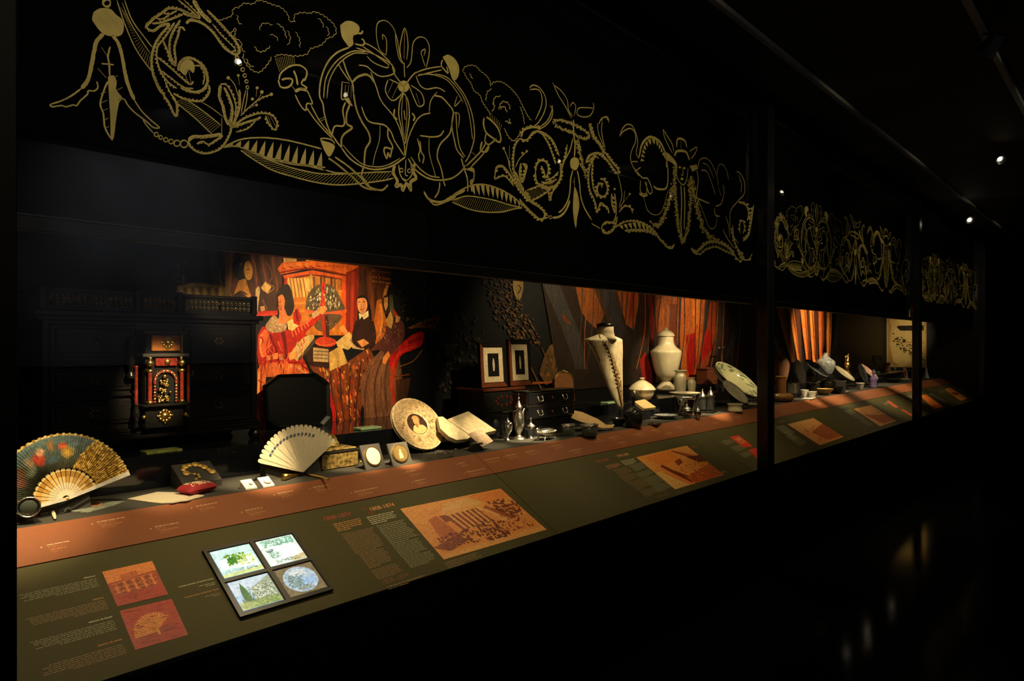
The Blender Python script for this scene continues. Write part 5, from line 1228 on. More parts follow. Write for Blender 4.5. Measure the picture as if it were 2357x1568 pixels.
# 8 two small white jewels on blocks
for lb, c4, dsc, rr in (('small white block with a pale shell earring', ((556,1106),(584,1101),(592,1121),(566,1126)), 'shell earring', .008), ('small white block with a round white enamel brooch', ((595,1101),(618,1095),(632,1115),(606,1121)), 'round brooch', .0155)):
    t, p0, n0 = wedge('jewel_block', lb, 'block', *c4, 3, M_white, 0.05, 'white jewel blocks'); R_ = n0.to_track_quat('Z','Y').to_matrix().to_4x4()
    c = on_plane(sum(q[0] for q in c4)/4+3, sum(q[1] for q in c4)/4-1, p0+n0*.004, n0)
    MB().lathe([(rr,-.003),(rr*1.02,.001),(rr*.8,.005),(.0001,.006)], 18, Matrix.Translation(c-t.location)@R_).build('jewel', M_white, t, True)
# 9 pierced ivory fan
pv = on_y(697, 1086, 2.70); t = thing('ivory_brise_fan', 'open pale ivory fan of pierced blades standing on the shelf', 'fan', pv); fr = frame((0,0,0), math.radians(-6), math.radians(12)); n = 21; a0, a1 = math.radians(38), math.radians(160); R = .205
M_brise = mat('pierced_ivory', (0.62,0.53,0.34), 0.5, noise=0.3, nscale=400)
for i in range(n):
    a = a0+(a1-a0)*i/(n-1); w = .505*(a1-a0)/n; pts = [(.004*math.cos(a-1.5), .004*math.sin(a-1.5)), (R*.93*math.cos(a-w), R*.93*math.sin(a-w)), (R*.985*math.cos(a-w*.7), R*.985*math.sin(a-w*.7)), (R*math.cos(a), R*math.sin(a)), (R*.985*math.cos(a+w*.7), R*.985*math.sin(a+w*.7)), (R*.93*math.cos(a+w), R*.93*math.sin(a+w)), (.004*math.cos(a+1.5), .004*math.sin(a+1.5))]
    h = .0016*(i % 2)+.0002*i; MB().prism(pts, fr, h, h+.0012).build('blade', M_brise, t)
mb = MB(); mb.col = lin((70,84,110))
for i in range(5, n-2): a = a0+(a1-a0)*i/(n-1); mb.flat([fpt(fr, R*.80*math.cos(a)+.006*math.cos(q*PI/3), R*.80*math.sin(a)+.005*math.sin(q*PI/3), .009) for q in range(6)])
mb.build('painted_flowers', M_vc, t, recalc=False)['kind'] = 'stuff'
tag(MB().prism([(0,0),(0.03,0.085),(0.06,0.085),(0.06,0)], (Vector((pv.x-.15, pv.y+.03, SZ)), Y_, Z_, X_), 0, 0.26).build('fan_stand', M_block), 'dark wedge stand behind the ivory blade fan', 'stand', 'wedge stands')
# 10 tassel cord
t = thing('gold_tassel', 'gilt tassel and twisted cord lying below the ivory fan', 'tassel', (0,0,0)); mb = MB(); pts = [on_z(u, v, SZ)+Z_*.0075 for u, v in ((682,1098),(690,1095),(698,1092),(712,1097),(728,1100),(742,1103),(756,1108))]
mb.tube(sm([tuple(q) for q in pts], 3), .005, 8).build('cord', M_gilt, t, True); a, b = on_z(653,1107,SZ)+Z_*.0155, pts[0]
MB().tube([a+(b-a)*f for f in (0,.3,.7,.9,1)], [.014,.012,.007,.009,.004], 10).build('tassel_head', M_gilt, t, True)
# 11 lacquer box
yf = 2.745; a, b = on_y(748, 1072, yf), on_y(822, 1055, yf); t = thing('lacquer_box', 'black and gold lacquer box with its lid tilted open', 'box', ((a.x+b.x)/2, yf, SZ)); L = (b.x-a.x)/2+.01; H = .090; D = .160
MB().bbox(-L,L,0,D,.0,H*.82,.006).build('body', M_lacq, t); MB().bbox(-L-.004,L+.004,-.004,D+.002,H*.82,H*.92,.004).build('rim', M_ebony, t); MB().bbox(-L+.006,L-.006,.006,D-.006,H*.92,H,.003).build('inner_tray', M_lacq, t)
fr = frame((-.04, D-.095, H*1.02), 0, math.radians(58)); MB().prism([(-L*1.1,0),(L*.75,0),(L*.9,.07),(L*.6,.095),(-L,.095),(-L*1.2,.07)], fr, 0, .008).build('lid', M_lacq, t); MB().prism([(-L*1.0,.01),(-L*.6,.01),(-L*.5,.04),(-L*.9,.045)], fr, .0085, .010).build('paper', M_paper, t)
# 12 cards
t = thing('carved_card', 'small pale carved card lying beside the lacquer box', 'card', (0,0,0)); flat_piece([(754,1074),(790,1067),(797,1071),(757,1081)], .001, .006, M_tan, 'card', t)
t = thing('coral_trinket', 'tiny red and gold trinket next to the portrait miniature', 'trinket', (0,0,0))
for i, (u, v) in enumerate(((802,1068),(812,1066),(822,1065),(830,1063))): MB().ball(on_z(u, v+3, SZ)+Z_*.006, .006, 8).build('bead', M_gold if i > 1 else M_redl, t, True)
# 13 miniatures
def miniature(label, BL, BR, TR, TL, glowcol, figure):
    b0_ = on_z(*BL, SZ); lean = math.radians(26); e1 = (on_z(*BR, SZ)-b0_); e1.z = 0; e1 = X_.copy(); fr = (b0_, e1, Z_*math.cos(lean)+Y_*math.sin(lean), (X_).cross(Z_*math.cos(lean)+Y_*math.sin(lean)))
    P4 = [on_plane(u, v, b0_, fr[3]) for u, v in (BL,BR,TR,TL)]; w = ((P4[1]-P4[0]).dot(fr[1])+(P4[2]-P4[3]).dot(fr[1]))/2; h = ((P4[2]-P4[1]).dot(fr[2])+(P4[3]-P4[0]).dot(fr[2]))/2
    w, h = w*1.1, h*1.12; w = max(w, h*.80)
    t = thing('portrait_miniature', label, 'miniature', b0_, 0, 'framed portrait miniatures'); fr = (Vector((0,0,0)), fr[1], fr[2], fr[3])
    MB().prism([(0,0),(w,0),(w,h),(0,h)], fr, -.010, 0).build('frame', mat('pewter_frame', (0.20,0.18,0.15), 0.35, 0.6), t)
    ov = lambda k: [(w/2+k*w*.36*math.cos(i*PI/12), h/2+k*h*.36*math.sin(i*PI/12)) for i in range(24)]
    MB().prism(ov(1.1), fr, 0, .006).build('oval_rim', M_gilt, t); mb = MB(); mb.col = glowcol; mb.prism(ov(.96), fr, .006, .0065); mb.build('ivory_oval', M_vc, t)
    if figure:
        mb = MB(); mb.col = lin((225,195,140)); mb.flat([fpt(fr, w*a_, h*b_, .0068) for a_, b_ in ((.40,.28),(.60,.28),(.58,.50),(.54,.56),(.56,.66),(.48,.68),(.46,.58),(.42,.50))]); mb.build('portrait', M_vc, t, recalc=False)
    MB().prism([(0,0),(.05,0),(0,.05)], (Vector((w*.4, .045, 0)), Y_, Z_, X_), 0, .01).build('easel_strut', M_ebony, t)
miniature('framed oval miniature glowing pale in the beam, left of a darker one', (843,1083),(882,1076),(866,1025),(824,1034), lin((250,240,205)), False)
miniature('framed oval portrait miniature with dark ground, in front of the maiolica plate', (905,1074),(944,1066),(930,1022),(887,1027), lin((120,98,52)), True)
# 14 octagonal tray leaning on the mural
b0_ = on_z(690, 984, PLZ); lean = math.radians(9); nn = X_.cross(Z_*math.cos(lean)+Y_*math.sin(lean)); oc = [on_plane(u, v, b0_, nn) for u, v in ((607,893),(640,868),(726,865),(757,889),(758,966),(742,984),(640,990),(612,972))]
fr = (Vector((0,0,0)), X_, Z_*math.cos(lean)+Y_*math.sin(lean), nn); pts = [((q-b0_).dot(X_), (q-b0_).dot(fr[2])) for q in oc]; mnb = min(p_[1] for p_ in pts); pts = [(a_, b_-mnb) for a_, b_ in pts]
t = thing('octagonal_tray', 'black eight-sided lacquer tray leaning in front of the lady in red', 'tray', b0_); cx = sum(p_[0] for p_ in pts)/8; cy = sum(p_[1] for p_ in pts)/8
MB().prism(pts, fr, -.012, 0).build('tray', mat('tray_lacquer', (0.0016,0.0016,0.0016), 0.4, spec=0.12), t); mb = MB(); k = .90; inn = [(cx+(a_-cx)*k, cy+(b_-cy)*k) for a_, b_ in pts]; n = 8
mb.add([fpt(fr,a_,b_,.0) for a_,b_ in pts]+[fpt(fr,a_,b_,.014) for a_,b_ in pts]+[fpt(fr,a_,b_,.004) for a_,b_ in inn], [f_ for i in range(n) for f_ in ((i,(i+1)%n,n+(i+1)%n,n+i),(n+i,n+(i+1)%n,2*n+(i+1)%n,2*n+i))]).build('raised_rim', MATS['tray_lacquer'], t)
# 15 plates in a leaning plane
def plate(name, label, u, v, Y, R, lean, prof, mt, stand=True, sx=1.0, q=0, decor=None, group=None, colfn=None):
    c = on_y(u, v, Y); c.z = max(c.z, (SZ if Y < SY1 else PLZ)+R*math.cos(lean)+.004); t = thing(name, label, 'plate', c, 0, group); fr = frame((0,0,0), q, lean); M_ = Matrix((( fr[1].x*sx, fr[2].x, fr[3].x, 0),(fr[1].y*sx, fr[2].y, fr[3].y, 0),(fr[1].z*sx, fr[2].z, fr[3].z, 0),(0,0,0,1)))
    mb = MB(); nseg = 90 if colfn else 36
    if colfn:
        for (r0, z0), (r1, z1) in zip(prof, prof[1:]):
            for i in range(nseg):
                a, b = 2*PI*i/nseg, 2*PI*(i+1)/nseg; mb.col = colfn((r0+r1)/2, a); mb.flat([M_@Vector((R*r0*math.cos(a), R*r0*math.sin(a), R*z0)), M_@Vector((R*r0*math.cos(b), R*r0*math.sin(b), R*z0)), M_@Vector((R*r1*math.cos(b), R*r1*math.sin(b), R*z1)), M_@Vector((R*r1*math.cos(a), R*r1*math.sin(a), R*z1))])
        mb.build('dish', mt, t, recalc=False)
        MB().lathe([(R*.95,-.012),(R*1.0,-.004)], nseg, M_).build('back', M_cer, t)
    else: mb.lathe([(R*r, R*z) for r, z in prof], nseg, M_).build('dish', mt, t, True)
    if decor: decor(t, fr, R)
    if stand:
        base = SZ if c.y < SY1 else PLZ; bot = c.z - R*math.cos(lean); by = c.y-R*math.sin(lean)
        mb = MB(); bk = fr[2]*(-R*.2)-fr[3]*.014
        mb.tube([bk, Vector((bk.x, min(bk.y+.03, (SY1-c.y-.008 if base == SZ else 9)), base-c.z+.003))], .004, 6); mb.tube([Vector((-.04, -R*math.sin(lean)+.004, base-c.z+.003)), Vector((bk.x, min(bk.y+.03, (SY1-c.y-.008 if base == SZ else 9)), base-c.z+.003)), Vector((.04, -R*math.sin(lean)+.004, base-c.z+.003))], .004, 6)
        mb.tube([Vector((-.04, -R*math.sin(lean)-.006, base-c.z+.003)), Vector((-.04, -R*math.sin(lean)-.006, bot-c.z+.010))], .004, 6); mb.tube([Vector((.04, -R*math.sin(lean)-.006, base-c.z+.003)), Vector((.04, -R*math.sin(lean)-.006, bot-c.z+.010))], .004, 6)
        mb.build('easel', M_bblock, t)
    return t
def pcol(r, a):
    if r < .40: return lin((62,40,28))
    if r < .46: return lin((215,190,140))
    if r > .93: return lin((222,196,148))
    g = random.uniform(.92,1.06); return tuple(q*g for q in lin((205,172,122)))
def bustdec(t, fr, R):
    def pt_(col, pts, h, nm):
        mb = MB(); mb.col = lin(col); mb.flat([fpt(fr, R*a_, R*b_, R*h) for a_, b_ in sm(pts+[pts[0]], 4)[:-1]]); mb.build(nm, M_vc, t, recalc=False)
    pt_((206,176,112), [(-.30,-.24),(-.20,-.08),(-.08,-.02),(.06,-.04),(.20,-.06),(.30,-.18),(.24,-.30),(.05,-.38),(-.18,-.35)], .030, 'portrait_robe')
    pt_((198,142,84), [(-.12,.20),(-.14,.06),(-.08,-.05),(.03,-.07),(.09,.02),(.10,.16),(.04,.26),(-.06,.27)], .033, 'portrait_head'); pt_((176,128,66), [(-.17,.18),(-.10,.30),(.04,.32),(.14,.24),(.13,.10),(.06,.20),(-.06,.21)], .036, 'portrait_cap'); pt_((150,96,50), [(-.11,.0),(-.05,.02),(.0,-.04),(-.04,-.14),(-.10,-.10)], .038, 'portrait_beard')
    rng = random.Random(4)
    for ring_, n, rr in ((.56,13,.070),(.70,18,.075),(.85,24,.065)):
        for i in range(n):
            a = 2*PI*(i+rng.uniform(0,.5))/n; sg = rng.choice((-1,1)); ph = rng.uniform(0,6); mb = MB()
            mb.tube([fpt(fr, R*(ring_*math.cos(a)+rr*math.cos(ph+sg*q*.75)*(1-q/10)), R*(ring_*math.sin(a)+rr*math.sin(ph+sg*q*.75)*(1-q/10)), R*.050) for q in range(9)], [R*.016*(1-q/14) for q in range(9)], 5); mb.build('relief_scroll', (M_scroll, M_cer, M_scroll2)[i % 3], t, True)
M_scroll = mat('relief_slip', (0.42,0.25,0.11), 0.3); M_scroll2 = mat('relief_slip_pale', (0.58,0.47,0.30), 0.3)
prof = [(.001,.02),(.2,.02),(.40,.02),(.45,.045),(.52,.04),(.62,.04),(.74,.045),(.86,.055),(.94,.075),(1.0,.07)]
plate('portrait_plate', 'large cream maiolica plate with relief scrolls and a portrait in its centre', 960, 977, 2.90, .160, math.radians(36), prof, mat('maiolica', (1,1,1), 0.25, noise=0.34, nscale=75, attr=True, coat=0.3), colfn=pcol, decor=bustdec)
# 16 open book on stand, loose card on black block
lean = math.radians(52); p0 = on_y(1080, 1003, 2.74); e2 = Z_*math.cos(lean)+Y_*math.sin(lean); nn = X_.cross(e2); fr = (Vector((0,0,0)), X_, e2, nn)
def onp(u, v): q = on_plane(u, v, p0, nn)-p0; return (q.dot(X_), q.dot(e2))
t = thing('open_book', 'open old book with worn pages on a low stand beside the plate', 'book', p0)
rp = [onp(u,v) for u, v in ((1030,965),(1078,946),(1143,990),(1086,1003))]; lp = [onp(u,v) for u, v in ((1008,958),(1020,957),(1032,966),(1086,1003),(1076,1009),(1052,1011),(1034,1003),(1014,984))]
MB().prism(rp, fr, -.028, -.002).build('page_block', M_paper, t); MB().prism(lp, fr, -.030, -.006).build('page_block', M_paper, t)
MB().prism([(a-.002 if a < 0 else a+.004, b) for a, b in rp], fr, -.033, -.028).build('cover', mat('book_leather', (0.10,0.05,0.02), 0.5), t)
mb = MB(); mb.col = lin((150,122,70))
for k in range(9):
    f0 = .12+.07*k; A = [rp[0][i]+(rp[3][i]-rp[0][i])*f0 for i in (0,1)]; B = [rp[1][i]+(rp[2][i]-rp[1][i])*f0 for i in (0,1)]; C1 = [A[i]+(B[i]-A[i])*.12 for i in (0,1)]; C2 = [A[i]+(B[i]-A[i])*.85 for i in (0,1)]
    mb.flat([fpt(fr,C1[0],C1[1],-.0015), fpt(fr,C2[0],C2[1],-.0015), fpt(fr,C2[0],C2[1]-.002,-.0015), fpt(fr,C1[0],C1[1]-.002,-.0015)])
mb.build('printed_lines', M_vc, t, recalc=False)
mb = MB(); mb.prism([onp(u,v) for u, v in ((1040,972),(1078,960),(1110,986),(1072,1000))], fr, -.060, -.034); mb.build('book_cradle', M_bblock, t)
p1_ = on_z(1100, 1040, SZ); tag(MB().bbox(p1_.x-.035,p1_.x+.035,p1_.y-.005,p1_.y+.03,SZ,SZ+.045,.002).build('display_block', M_bblock), 'small black block propping the loose paper card', 'block', 'display blocks')
p0 = Vector((p1_.x, p1_.y+.012, SZ+.047)); t = thing('paper_card', 'small pinkish paper card propped on a black block in front of the book', 'card', p0)
MB().prism([onp(u,v) for u, v in ((1076,1000),(1106,988),(1135,1016),(1109,1030))], fr, 0, .003).build('card', mat('pink_paper', (0.58,0.42,0.26), 0.7, noise=0.25, nscale=60), t)
# 17 lorgnette
t = thing('lorgnette', 'folding metal spectacles and tweezers lying on the front shelf', 'spectacles', (0,0,0)); c1, c2 = on_z(1012,1050,SZ)+Z_*.012, on_z(1036,1046,SZ)+Z_*.012
for c in (c1, c2): MB().tube([c+Vector((.020*math.cos(i*PI/8), .020*math.sin(i*PI/8), 0)) for i in range(16)], .0022, 6, True).build('lens_ring', M_dsilver, t, True)
MB().tube([c1, (c1+c2)/2+Z_*.008, c2], .002, 6).build('bridge', M_dsilver, t, True); MB().tube([on_z(984,1057,SZ)+Z_*.003, on_z(1004,1056,SZ)+Z_*.003, on_z(1044,1053,SZ)+Z_*.004], .002, 6).build('handle', M_dsilver, t, True); MB().tube([on_z(1040,1037,SZ)+Z_*.004, on_z(1058,1036,SZ)+Z_*.004], .004, 6).build('end_piece', M_dsilver, t, True)
# 18 silver coffee service
pot = rounded([(.86,0),(.90,.02),(.70,.05),(.30,.09),(.26,.14),(.50,.22),(.66,.34),(.62,.46),(.44,.58),(.38,.66),(.44,.69)])
t, p, W, H = vessel('coffee_pot', 'tall silver coffee pot with a pointed lid', 'pot', 1194, 1012, 38, 106, [('body', M_silver, pot), ('lid', M_silver, rounded([(.48,.69),(.44,.72),(.26,.78),(.16,.82),(.08,.86),(.14,.89),(.07,.92),(.02,1.0)]))], 'S')
MB().tube(sm([(-W*.28,0,H*.60),(-W*.9,0,H*.62),(-W*1.0,0,H*.45),(-W*.42,0,H*.32)], 4), .005, 8).build('handle', M_ebony, t, True); MB().tube(sm([(W*.4,0,H*.30),(W*.75,0,H*.42),(W*.8,0,H*.6),(W*1.05,0,H*.66)], 4), [.011]*4+[.008]*5+[.005]*4, 8).build('spout', M_silver, t, True)
t, p, W, H = vessel('cream_jug', 'small silver jug in front of the coffee pot', 'jug', 1168, 1016, 32, 54, [('body', M_silver, rounded([(.40,0),(.42,.04),(.18,.14),(.16,.22),(.48,.40),(.52,.58),(.34,.74),(.46,.82)])), ('lid', M_silver, rounded([(.46,.82),(.30,.88),(.12,.93),(.10,.97),(.03,1.0)]))], 'S')
MB().tube(sm([(W*.4,0,H*.7),(W*.9,0,H*.75),(W*.85,0,H*.45),(W*.45,0,H*.4)], 4), .004, 8).build('handle', M_silver, t, True)
vessel('silver_tazza', 'little covered silver cup on a slim stem', 'cup', 1222, 1010, 24, 48, [('stem', M_silver, rounded([(.5,0),(.52,.04),(.14,.12),(.10,.45)])), ('bowl', M_silver, rounded([(.10,.45),(.6,.55),(.95,.60)])), ('lid', M_silver, rounded([(.95,.60),(.5,.70),(.2,.76),(.16,.86),(.05,1.0)]))], 'S')
c = on_z(1258, 1012, SZ); t = thing('silver_tureen', 'oval silver sauce dish on scroll feet with a gadrooned rim', 'dish', c, 0.1); k = mpp(c)
MB().lathe([(.04,.020),(.062,.030),(.078,.042),(.080,.047),(.074,.050)], 32, sy=.55).build('bowl', M_silver, t, True); MB().lathe([(.072,.050),(.060,.060),(.04,.066),(.001,.068)], 32, sy=.55).build('cover', M_silver, t, True)
for i in range(28): a = 2*PI*i/28; MB().ball((.078*math.cos(a), .043*math.sin(a), .050), .005, 6).build('rim_bead', M_silver, t, True)
for a in (.6, 2.5, 3.8, 5.6): MB().tube(sm([(.055*math.cos(a),.03*math.sin(a),.026),(.074*math.cos(a),.044*math.sin(a),.012),(.064*math.cos(a),.036*math.sin(a),.004),(.076*math.cos(a),.046*math.sin(a),.003)], 3), .005, 6).build('foot', M_silver, t, True)
MB().tube(sm([(-.078,0,.045),(-.105,0,.055),(-.10,0,.075),(-.08,0,.07)], 3), .005, 6).build('handle', M_silver, t, True)
for lb, u, w in (('round dark box with a silver rim beside the sauce dish', 1308, 36), ('wider round dark box with a bright silver rim', 1357, 46)):
    t, p, W, H = vessel('round_box', lb, 'box', u, 1003, w, 26, [('body', mat('greenish_box', (0.08,0.085,0.06), 0.3), [(.95,0),(1,.06),(1,.82),(.95,.84)]), ('rim', M_silver, [(1.02,.80),(1.05,.86),(1.03,.98),(.9,1.0),(.86,.92)])], 'S', sy=.7, group='round boxes')
    for i in range(16): a = 2*PI*i/16; MB().ball((W*1.03*math.cos(a), .7*W*1.03*math.sin(a), H*.98), W*.07, 6).build('rim_bead', M_silver, t, True)
# 19 two-drawer chest
yf = 2.775; zl = on_y(1219, 967, yf).z; xl, xr = on_y(1214, 960, yf).x, on_y(1323, 945, yf).x; zt = on_y(1212, 905, yf).z
t = thing('drawer_chest', 'small black lacquer chest with two drawers and silver drop handles', 'chest', ((xl+xr)/2, yf, zl)); L = (xr-xl)/2; H = zt-zl
block('black block under the two-drawer chest', Vector(((xl+xr)/2, yf+.072, zl)), 2*L*.96, .09, None)
MB().bbox(-L,L,.006,.125,0,H,.003).build('carcase', M_ebony, t); MB().bbox(-L-.006,L+.006,-.004,.128,H,H+.008,.003).build('top_board', M_ebony, t); MB().bbox(-L-.006,L+.006,-.004,.128,H*.44,H*.54,.002).build('middle_rail', M_ebony, t)
for z0, z1 in ((.03*H,.43*H),(.55*H,.97*H)):
    dr = MB().bbox(-L+.008,L-.008,-.003,.008,z0,z1,.003).build('drawer', M_black, t)
    for z in (z0+.004, z1-.004): MB().bbox(-L+.010,L-.010,-.0045,-.003,z-.001,z+.001,.0004).build('silver_line', M_dsilver, dr)
    for x in (-L*.52, L*.52):
        zc = (z0+z1)/2+.008; MB().tube(sm([(x-.020,-.006,zc),(x-.021,-.012,zc-.016),(x-.01,-.014,zc-.024),(x+.01,-.014,zc-.024),(x+.021,-.012,zc-.016),(x+.020,-.006,zc)], 4), .0032, 6).build('drop_handle', M_silver, dr, True)
        for s in (-1,1): MB().ball((x+s*.021,-.005,zc+.002), .006, 8, sy=.6).build('handle_rose', M_silver, dr, True)
    MB().lathe([(.008,-.001),(.010,.001),(.004,.003)], 12, Matrix.Translation((0,-.004,(z0+z1)/2))@Matrix.Rotation(PI/2,4,'X')).build('escutcheon', M_redl, dr, True)
# 20 dark chest with two framed panels on it
yc = 3.10; zb = PLZ; zt = on_y(1140, 894, yc).z; xl, xr = on_y(1112, 930, yc).x, on_y(1206, 920, yc).x
t = thing('painted_chest', 'dark chest with a faint red painted medallion below the framed pair', 'chest', ((xl+xr)/2, yc, PLZ)); L = (xr-xl)/2; H = zt-PLZ
MB().bbox(-L,L,0,.24,0,H,.005).build('body', mat('dark_chest', (0.018,0.018,0.016), 0.35, noise=0.4, nscale=40), t); MB().bbox(-L-.008,L+.008,-.008,.245,H-.02,H,.003).build('lid', M_wood, t)
for i in range(10): a = 2*PI*i/10; MB().ball((.05*math.cos(a)*1.5, -.001, H*.45+.03*math.sin(a)), .010, 7, sy=.25).build('painted_petal', M_redl, t, True)
def framed(label, ul, ur, vt, vb_, m1, d1, yy, q):
    p = Vector(((on_y(ul,vb_,yy).x+on_y(ur,vb_,yy).x)/2, yy, zt+.0005)); w = abs(on_y(ur,vb_,yy).x-on_y(ul,vb_,yy).x)/2; h = on_y((ul+ur)/2, vt, yy).z-p.z
    t = thing('framed_panel', label, 'frame', p, q, 'framed pair'); fr = frame((0,0,0), 0, math.radians(4))
    MB().prism([(-w,0),(w,0),(w,h),(-w,h)], fr, -.015, 0).build('backboard', M_ebony, t)
    for nm, pts in (('frame_rail',((-w,0),(w,0),(w*.78,h*.10),(-w*.78,h*.10))),('frame_rail',((-w,h),(w,h),(w*.78,h*.90),(-w*.78,h*.90))),('frame_stile',((-w,0),(-w*.78,h*.1),(-w*.78,h*.9),(-w,h))),('frame_stile',((w,0),(w*.78,h*.1),(w*.78,h*.9),(w,h)))):
        MB().prism(pts, fr, 0, .010).build(nm, M_wood if nm == 'frame_rail' and pts[0][1] == 0 or nm == 'frame_stile' and pts[0][0] < 0 else M_ebony, t)  # dark frame: orange light on bottom rail and left stile put into red wood colour
    MB().prism([(-w*.76,h*.11),(w*.76,h*.11),(w*.76,h*.89),(-w*.76,h*.89)], fr, 0, .004).build('mount', M_paper, t); MB().prism([(-w*.42,h*.24),(w*.42,h*.24),(w*.42,h*.76),(-w*.42,h*.76)], fr, .004, .006).build('picture', M_ebony, t)
    mb = MB(); mb.col = lin((200,180,150)); mb.flat([fpt(fr, w*a, h*b, .0065) for a, b in ((-.05,.36),(.06,.36),(.10,.50),(.05,.62),(-.02,.66),(-.08,.52))]); mb.build('figure', M_vc, t, recalc=False)
framed('left framed panel with cream mount and small dark picture', 1107, 1166, 789, 894, 0, 0, 3.19, 0.0); framed('right framed panel with cream mount, narrower in view', 1172, 1224, 781, 888, 0, 0, 3.19, 0.05)
# 21 arched wooden plaque
p = on_z(1302, 908, PLZ); p = Vector((on_y(1302,908,3.30).x, 3.30, PLZ)); t = thing('arched_plaque', 'round-topped leather back panel with a carved silvered crest', 'plaque', p); fr = frame((0,0,0), 0, math.radians(6)); k = mpp(p); w = 56*k/2*1.25; h = (on_y(1302,856,3.30).z-PLZ)
MB().prism([(-w,0),(w,0),(w,h*.7)]+[(w*math.cos(i*PI/12), h*.7+h*.3*math.sin(i*PI/12)) for i in range(1,12)]+[(-w,h*.7)], fr, -.02, 0).build('panel', mat('leather_brown', (0.20,0.08,0.025), 0.45, noise=0.2, nscale=40), t)
MB().tube([fpt(fr, w*math.cos(i*PI/12), h*.7+h*.3*math.sin(i*PI/12), 0) for i in range(13)], .006, 6).build('edge_moulding', M_gilt, t, True)
for i in range(-2,3): MB().ball(fpt(fr, i*w*.2, h*(1.02-.02*abs(i)), 0), .013-.002*abs(i), 8).build('crest_leaf', M_gilt, t, True)
# 22 bust with waistcoat
yb = 2.77; rows = [(783,1390,59.5),(786,1391,58),(800,1397,51),(815,1401,46),(830,1404,41),(860,1410,33),(890,1416,25),(912,1421,18),(932,1427,11),(944,1431,5)]
p = on_y(1430, 944, yb); k = mpp(on_y(1400, 850, yb)); t = thing('waistcoat_bust', 'headless tailor bust wearing an embroidered cream waistcoat', 'bust', p)
def bc(v, u): q = on_y(u, v, yb); return q.x-p.x, q.z-p.z
vs_ = []; fs_ = []; n = 32; top = [(770,1392,21),(773,1391.5,31),(777,1391,44),(781,1390,57.5)]
allr = top+rows
for v, u, hw_ in allr:
    x, z = bc(v, u); R = hw_*k
    for i in range(n):
        a = 2*PI*i/n; vs_.append((x+R*1.28*math.cos(a)*.92, R*.34*math.sin(a), z))
for j in range(len(allr)-1):
    for i in range(n): q = (i+1) % n; fs_.append((j*n+i, j*n+q, (j+1)*n+q, (j+1)*n+i))
fs_.append(tuple((len(allr)-1)*n+i for i in range(n)))
mb = MB(); mb.add(vs_, fs_).build('waistcoat', mat('waistcoat_silk', (0.60,0.50,0.29), 0.6, noise=0.22, nscale=26, bump=0.6), t, True)
x, z = bc(775, 1393); zc = bc(752, 1393)[1]; R = 20*k
MB().lathe([(R*1.35,z-.02),(R*1.1,z),(R*.98,z+.03),(R*.95,zc)], 24, Matrix.Translation((x,0,0))).build('neck', M_paper, t, True)
MB().lathe([(R*.97,zc),(R*1.0,zc+.006),(R*.96,zc+.018),(R*.6,zc+.026),(.001,zc+.028)], 24, Matrix.Translation((x,0,0))).build('neck_cap', M_black, t, True)
# embroidered front edges follow the surface on the viewer's side
def bsurf(v, da):
    for (v0,u0,h0), (v1,u1,h1) in zip(allr, allr[1:]):
        if v0 <= v <= v1:
            f_ = (v-v0)/(v1-v0); u_ = u0+(u1-u0)*f_; h_ = (h0+(h1-h0)*f_)*k; x_, z_ = bc(v, u_); a = math.radians(235)+da; return Vector((x_+h_*1.28*.92*math.cos(a)*1.03, h_*.34*math.sin(a)*1.06, z_))
mb = MB(); vv = [800+2.3*i for i in range(60)]
for i in range(len(vv)-1):
    w0, w1 = [(.12+.75*min(1, max(0,(q-800)/110))) for q in (vv[i], vv[i+1])]; s0, s1 = [(.20+.45*(q-782)/155) for q in (vv[i], vv[i+1])]
    for j in range(9):
        if random.random() < .25+.05*j: continue
        mb.col = lin(random.choice([(70,46,24),(120,84,42),(46,30,18),(196,156,90),(160,118,60)])); mb.flat([bsurf(vv[i], s0+w0*j/9), bsurf(vv[i], s0+w0*(j+1)/9), bsurf(vv[i+1], s1+w1*(j+1)/9), bsurf(vv[i+1], s1+w1*j/9)])
mb.build('embroidered_edge', M_vc, t, recalc=False)['kind'] = 'stuff'
MB().tube([bsurf(788+6*i, .20+.018*i) for i in range(25)], .005, 6).build('front_seam', mat('seam_dark', (0.05,0.03,0.015), 0.7), t, True)
for i in range(12): MB().ball(bsurf(790+9*i, .14+.025*i), .005, 8).build('button', M_paper, t, True)
MB().tube([bsurf(781, -.75), bsurf(800, -.66), bsurf(830, -.6)], .003, 6).build('shoulder_seam', MATS['seam_dark'], t, True)
MB().tube([bsurf(771.5,-.5),bsurf(774,-.25),bsurf(779,-.02),bsurf(790,.16)], .0035, 6).build('neckline', MATS['seam_dark'], t, True); MB().tube([bsurf(771.5,.9),bsurf(774,.62),bsurf(779,.40),bsurf(790,.24)], .0035, 6).build('neckline', MATS['seam_dark'], t, True)
MB().lathe([(.045,SZ-p.z),(.045,SZ-p.z+.008),(.012,SZ-p.z+.012),(.012,.01)], 16).build('stand', M_bblock, t)
